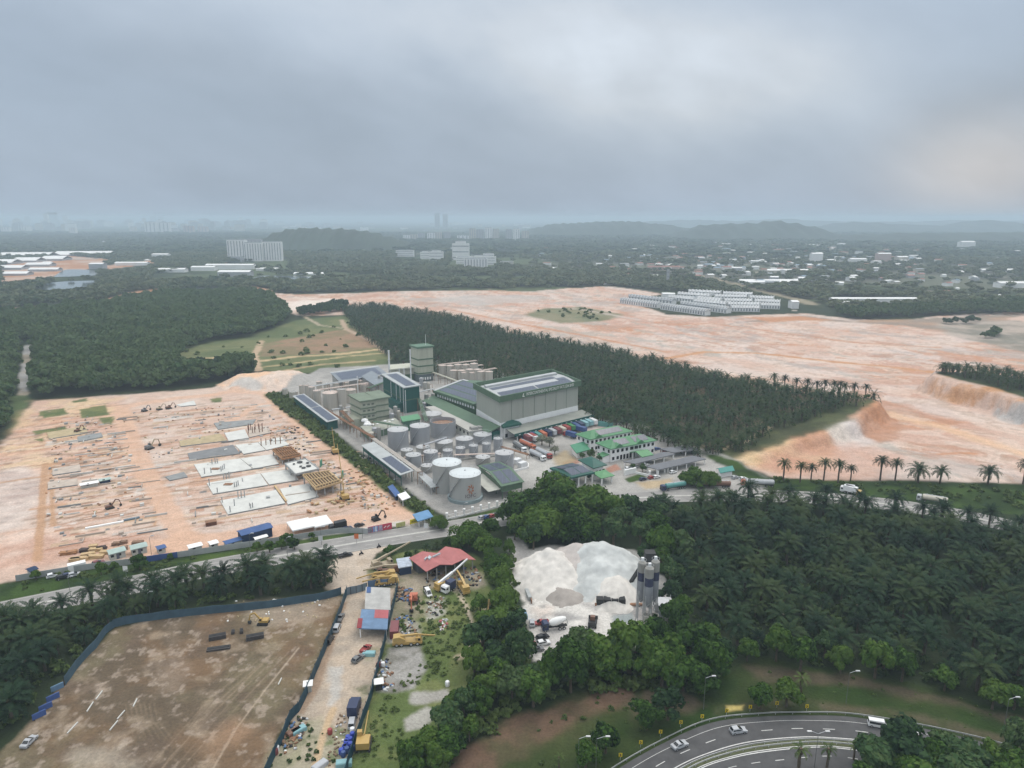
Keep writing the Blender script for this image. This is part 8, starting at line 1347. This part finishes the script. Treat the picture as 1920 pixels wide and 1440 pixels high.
for i, (px, py, w_, h, m_) in enumerate(((283, 436, 22, 19, fw_), (308, 436, 22, 18, fw_), (288, 420, 12, 15, fg_), (302, 419, 10, 13, fg_), (354, 438, 18, 14, fpink), (380, 435, 18, 10, fpink), (88, 428, 8, 26, fw_), (100, 422, 18, 22, fg_), (124, 425, 10, 20, fw_), (136, 440, 12, 12, fw_), (165, 426, 16, 12, fb_), (48, 432, 16, 8, fw_), (10, 434, 16, 8, fw_))): slabblock('hazy tower of the far left skyline, ' + ['pale left one of a pair', 'pale right one of a pair', 'grey one above the pair, left', 'grey one above the pair, right', 'pinkish one beside the pair', 'wider pinkish one', 'slender white one on the left', 'wide grey one on the left', 'white one right of the wide grey', 'short white one before them', 'cream one', 'low white one near the edge', 'lowest white one at the edge'][i], px, py, w_, h, m_, 'tower_block', 'tower', 30, 0, 'v', 3)
ct = random.Random(4)
for i in range(130):
    left = i < 90; px = ct.uniform(-10, 500) if left else ct.uniform(500, 1000); py = ct.uniform(421, 434); slab_h = ct.uniform(5, 15) if left else ct.uniform(2, 6); p = P(px, py); s_ = ppm(px, py); w2 = ct.uniform(5, 18) / s_; h = slab_h / s_; t = thing('city_block', 'faint building of the hazy city on the ' + ('left' if left else 'middle') + ' horizon', 'building', p, ct.uniform(-.4, .4), 'city on the %s horizon' % ('left' if left else 'middle')); m = MB(); m.box(-w2 / 2, w2 / 2, 0, 40, 0, h); m.obj('wall', ct.choice([fw_, fg_, fb_, fg_]), t); m = MB(); m.box(-w2 * .3, w2 * .3, 8, 32, h, h * 1.08); m.obj('roof', fd_, t)
# low halls and houses
def lowhall(label, px, py, wpx, dep, hpx, roofm=None, wallm=None, rot=0.0, name='industrial_hall', cat='hall', group=None, bays=1, lean=0.0):
    p = P(px, py); s_ = ppm(px, py); w_ = wpx / s_; h = hpx / s_; t = thing(name, label, cat, p, rot, group); m = MB(); m.box(-w_ / 2, w_ / 2, 0, dep, 0, h); m.obj('wall', wallm or fw_, t)
    m = MB(); m.gable(-w_ / 2, w_ / 2, 0, dep, h, h + dep * .12, .4, .3); m.obj('roof', roofm or fw_, t); return t
for i in range(9): lowhall('white roofed industrial hall at the far left, ' + ['front row, left', 'front row, right', 'second row, left', 'second row, right', 'third row, left', 'third row, middle', 'third row, right', 'back row, left', 'back row, right'][i], *((20, 517, 56, 30, 4), (80, 509, 52, 26, 4), (10, 506, 56, 40, 4), (70, 500, 44, 34, 4), (0, 496, 40, 60, 3.5), (44, 492, 44, 60, 3.5), (96, 489, 40, 60, 3.5), (40, 483, 90, 80, 3), (150, 480, 100, 80, 2.5))[i], wallm=fg_, rot=.12)
for i, a in enumerate(((180, 505, 26, 20, 10), (245, 498, 60, 20, 5), (318, 511, 56, 20, 6), (380, 508, 44, 20, 7), (430, 505, 90, 20, 8), (438, 519, 60, 26, 9), (500, 508, 40, 18, 4), (580, 516, 60, 20, 3), (300, 486, 30, 20, 9), (680, 478, 90, 20, 2), (420, 488, 80, 20, 3))): lowhall('pale long hall among the far woods, ' + ['greenish cube', 'left of the long white one', 'left wing of the long white one', 'middle of the long white one', 'roof end of the long white one', 'windowed front of the long white one', 'right of the long white one', 'thin one near the fields', 'small tower like one', 'thin line before the hill', 'at the foot of the apartment trio'][i], *a, wallm=fg_ if i in (0, 5) else fw_)
for i, a in enumerate(((1640, 569, 160, 12, 9), (1588, 574, 56, 12, 7), (1442, 534, 92, 20, 5), (1438, 530, 100, 16, 4), (1478, 511, 80, 20, 4), (1532, 494, 20, 20, 18), (1530, 503, 30, 20, 6), (1658, 493, 24, 20, 17), (1693, 491, 20, 20, 9), (1815, 467, 26, 30, 13), (1610, 494, 30, 20, 8), (1875, 510, 66, 18, 4), (1785, 562, 40, 16, 7), (1760, 556, 22, 14, 6), (1850, 560, 60, 14, 5), (1900, 540, 50, 20, 9), (1222, 521, 26, 14, 4), (1195, 527, 30, 14, 3), (1140, 534, 16, 10, 4), (1245, 508, 60, 14, 8))): lowhall(['long white row of shop houses behind the quarry', 'lower white row before the shop houses', 'white row of gabled houses in the woods, front', 'white row of gabled houses in the woods, back', 'cream long school block in the far town', 'white square apartment house in the far town', 'cream block before the square apartment house', 'peach coloured apartment house in the far town', 'pale twin house right of the peach one', 'isolated white block on the right hillside', 'pale villa left of the peach house', 'long pale roof at the right edge', 'red and white house cluster at the right, left part', 'small pink house beside the cluster', 'white house row at the right edge', 'large pale hall at the right edge', 'small white hall above the quarry', 'thin pale hall above the quarry', 'tiny red roofed house at the quarry rim', 'reddish housing in the middle distance'][i], *a, roofm=(fr_ if i in (12, 13, 18, 19) else fw_), wallm=(fpink if i in (7, 13, 19) else fb_ if i in (4, 6, 8) else fw_), name='house_row' if i in (0, 1, 2, 3, 14, 19) else 'building', cat='building')
tw = random.Random(9); n_ = 0
while n_ < 250:
    px = tw.triangular(960, 1930, 1500); py = tw.triangular(452, 556, 488)
    if py > 535 and px < 1540 or py > 512 and px < 1180: continue
    n_ += 1; a = tw.random(); lowhall('small pale house among trees in the far town' if a < .7 else 'small red roofed house among trees in the far town', px, py, tw.uniform(5, 18), tw.uniform(9, 16), tw.uniform(2.2, 4.4) * (1.2 if py < 500 else 1.6), roofm=tw.choice([fw_, fw_, fd_, fbl]) if a < .7 else fr_, wallm=tw.choice([fw_, fb_, fw_, fg_]), rot=tw.uniform(-.5, .5), name='town_house', cat='house', group='pale houses of the far town' if a < .7 else 'red roofed houses of the far town')
for i in range(30):
    px, py = tw.uniform(-20, 760), tw.uniform(448, 500)
    if 400 < px < 560 and py > 470: continue
    lowhall('small pale building scattered in the woods on the left plain', px, py, tw.uniform(5, 20), 14, tw.uniform(1.5, 3), rot=tw.uniform(-.4, .4), roofm=tw.choice([fw_, fd_, fb_]), name='building', cat='building', group='pale buildings on the left plain')
# the new terraces at the far side of the quarry
def terrace(label, a, b, dep, h, roofm, n, wallm=None):
    p, q = P(*a), P(*b); d = q - p; L_ = d.length; t = thing('terrace_row', label, 'terraced houses', p, math.atan2(d.y, d.x)); m = MB(); m.box(0, L_, 0, dep, 0, h); m.obj('wall', wallm or fw_, t); m = MB(); m.gable(0, L_, 0, dep, h, h + 2.4, .3, .3); r_ = m.obj('roof', roofm, t)
    for i in range(n): x = L_ * (i + .5) / n; m = MB(); m.box(x - L_ * .18 / n, x + L_ * .18 / n, -.3, 0, 1, h * .85); m.obj('window', fwin, t)
    for i in range(n + 1): x = min(max(L_ * i / n, .3), L_ - .3); m = MB(); m.box(x - .25, x + .25, 0, dep, h + .3, h + 3.0); m.obj('party_wall', fw_, r_)
rows = (((1162, 569), (1232, 578), 16), ((1238, 580), (1322, 592), 18), ((1178, 562), (1260, 571), 14), ((1275, 576), (1352, 586), 14), ((1330, 584), (1362, 588), 6), ((1371, 584), (1424, 585), 10), ((1300, 571), (1360, 577), 10), ((1364, 577), (1424, 578), 10), ((1426, 579), (1462, 580), 7), ((1252, 563), (1300, 568), 9), ((1306, 566), (1350, 570), 8), ((1358, 570), (1410, 571), 9), ((1414, 571), (1462, 573), 9), ((1270, 557), (1330, 561), 10), ((1340, 562), (1400, 563), 10), ((1405, 564), (1450, 566), 8), ((1290, 552), (1350, 555), 9), ((1355, 556), (1410, 558), 9))
for i, (a, b, n) in enumerate(rows): terrace('terraced row of new white houses across the quarry, ' + ['leftmost front', 'long front one with dark roof', 'behind the leftmost front', 'dark roofed behind the long front', 'short dark roofed end', 'bright white front row on the right', 'middle row, left', 'middle row, centre', 'middle row, right end', 'third row, first', 'third row, second', 'third row, third', 'third row, last', 'fourth row, left', 'fourth row, middle', 'fourth row, right', 'backmost row, left', 'backmost row, right'][i], a, b, 10, 5.2, fd_ if i in (0, 1, 2, 3, 4) else mat('far pale roof', (.56, .57, .58), .7, .1, .05), n, fw_ if i != 3 else fg_)
for i, a in enumerate(((1250, 560, 15, 12, 9), (1262, 559, 7, 10, 8), (1491, 579, 13, 14, 13))): lowhall('plain white cubic building at the new terraces, ' + ['larger one behind', 'smaller one behind', 'alone at the right end'][i], *a, name='building', cat='building')
slabblock('thin grey telecom mast block in the middle distance', 1252, 532, 5, 26, fg_, 'telecom_mast', 'mast', 3, 0, 'h', 3)
# ridges of hills in the haze
hmat = mat('wooded hill', (.030, .045, .028), .95, .35, .006)
def ridge(label, prof, base, D, dep, mt=None):                        # prof: skyline pixels; D: distance
    k = D * math.cos(PITCH) + 0; pts = []
    x = np.array([a for a, b in prof], float); yv = np.array([b for a, b in prof], float); xs = np.linspace(x[0], x[-1], 110); ys = np.interp(xs, x, yv); ys = ys + (fbm(xs * .12, xs * 0 + D, 3) - .5) * 3.0
    V = []; nrow = 9
    for j in range(nrow):
        v = j / (nrow - 1); f0 = math.sin(PI * v) ** .8
        for i in range(110):
            yy = D + dep * (v - .5) * 2; z = max(zat(ys[i], D), 0) * f0; wx = (xs[i] - 960) / F * (D * math.cos(PITCH) + (CAMH - z) * math.sin(PITCH)); zz = z * (1 + .12 * math.sin(i * .7 + j)) if j != nrow // 2 else z
            V.append((wx * (1 + .03 * (v - .5)), yy, zz - 1))
    Q_ = [(j * 110 + i, j * 110 + i + 1, (j + 1) * 110 + i + 1, (j + 1) * 110 + i) for j in range(nrow - 1) for i in range(109)]
    o = link('hills', npmesh('hills', V, Q_, [mt or hmat], smooth=True)); return tag(o, label, kind='structure')
ridge('low dark wooded hill on the left', [(480, 455), (520, 437), (545, 430), (575, 427), (600, 429), (650, 430), (700, 437), (745, 450), (770, 457)], 460, 2900, 300)
ridge('long wooded hill in the middle', [(950, 445), (1000, 428), (1040, 420), (1090, 418), (1130, 416), (1180, 415), (1240, 420), (1290, 428), (1330, 440)], 450, 5200, 500)
ridge('twin peaked wooded hill with a pale scar', [(1240, 448), (1290, 432), (1320, 422), (1380, 419), (1430, 418), (1450, 414), (1480, 418), (1520, 426), (1560, 440), (1620, 450)], 455, 4300, 450)
ridge('faint far ridge on the right', [(1500, 430), (1560, 422), (1600, 415), (1650, 419), (1700, 421), (1780, 424), (1830, 414), (1860, 412), (1900, 420), (1980, 424), (2100, 420)], 440, 6600, 600); ridge('faint far ridge across the horizon', [(1150, 418), (1300, 412), (1380, 414), (1480, 411), (1560, 415), (1700, 416), (1800, 413), (2000, 414), (2200, 420)], 430, 9500, 800)
p_ = P(1478, 424, 90); sc_ = MB(); k = 4300 / p_.y
ridge('nearer wooded rise on the right plain', [(1500, 452), (1600, 441), (1700, 438), (1800, 437), (1920, 436), (2050, 438), (2200, 446)], 455, 3900, 400)
# ================================================================== HAZE
hb = MB(); hb.box(-26000, 26000, -900, 44000, -2, 152)
hm = bpy.data.materials.new('haze'); hm.use_nodes = True; t = hm.node_tree; t.nodes.clear()
o_ = t.nodes.new('ShaderNodeOutputMaterial'); v_ = t.nodes.new('ShaderNodeVolumePrincipled'); v_.inputs['Color'].default_value = (.69, .84, .97, 1); v_.inputs['Density'].default_value = 1.9e-4; v_.inputs['Anisotropy'].default_value = 0.0
t.links.new(v_.outputs[0], o_.inputs['Volume']); tag(hb.obj('haze', hm), kind='stuff')
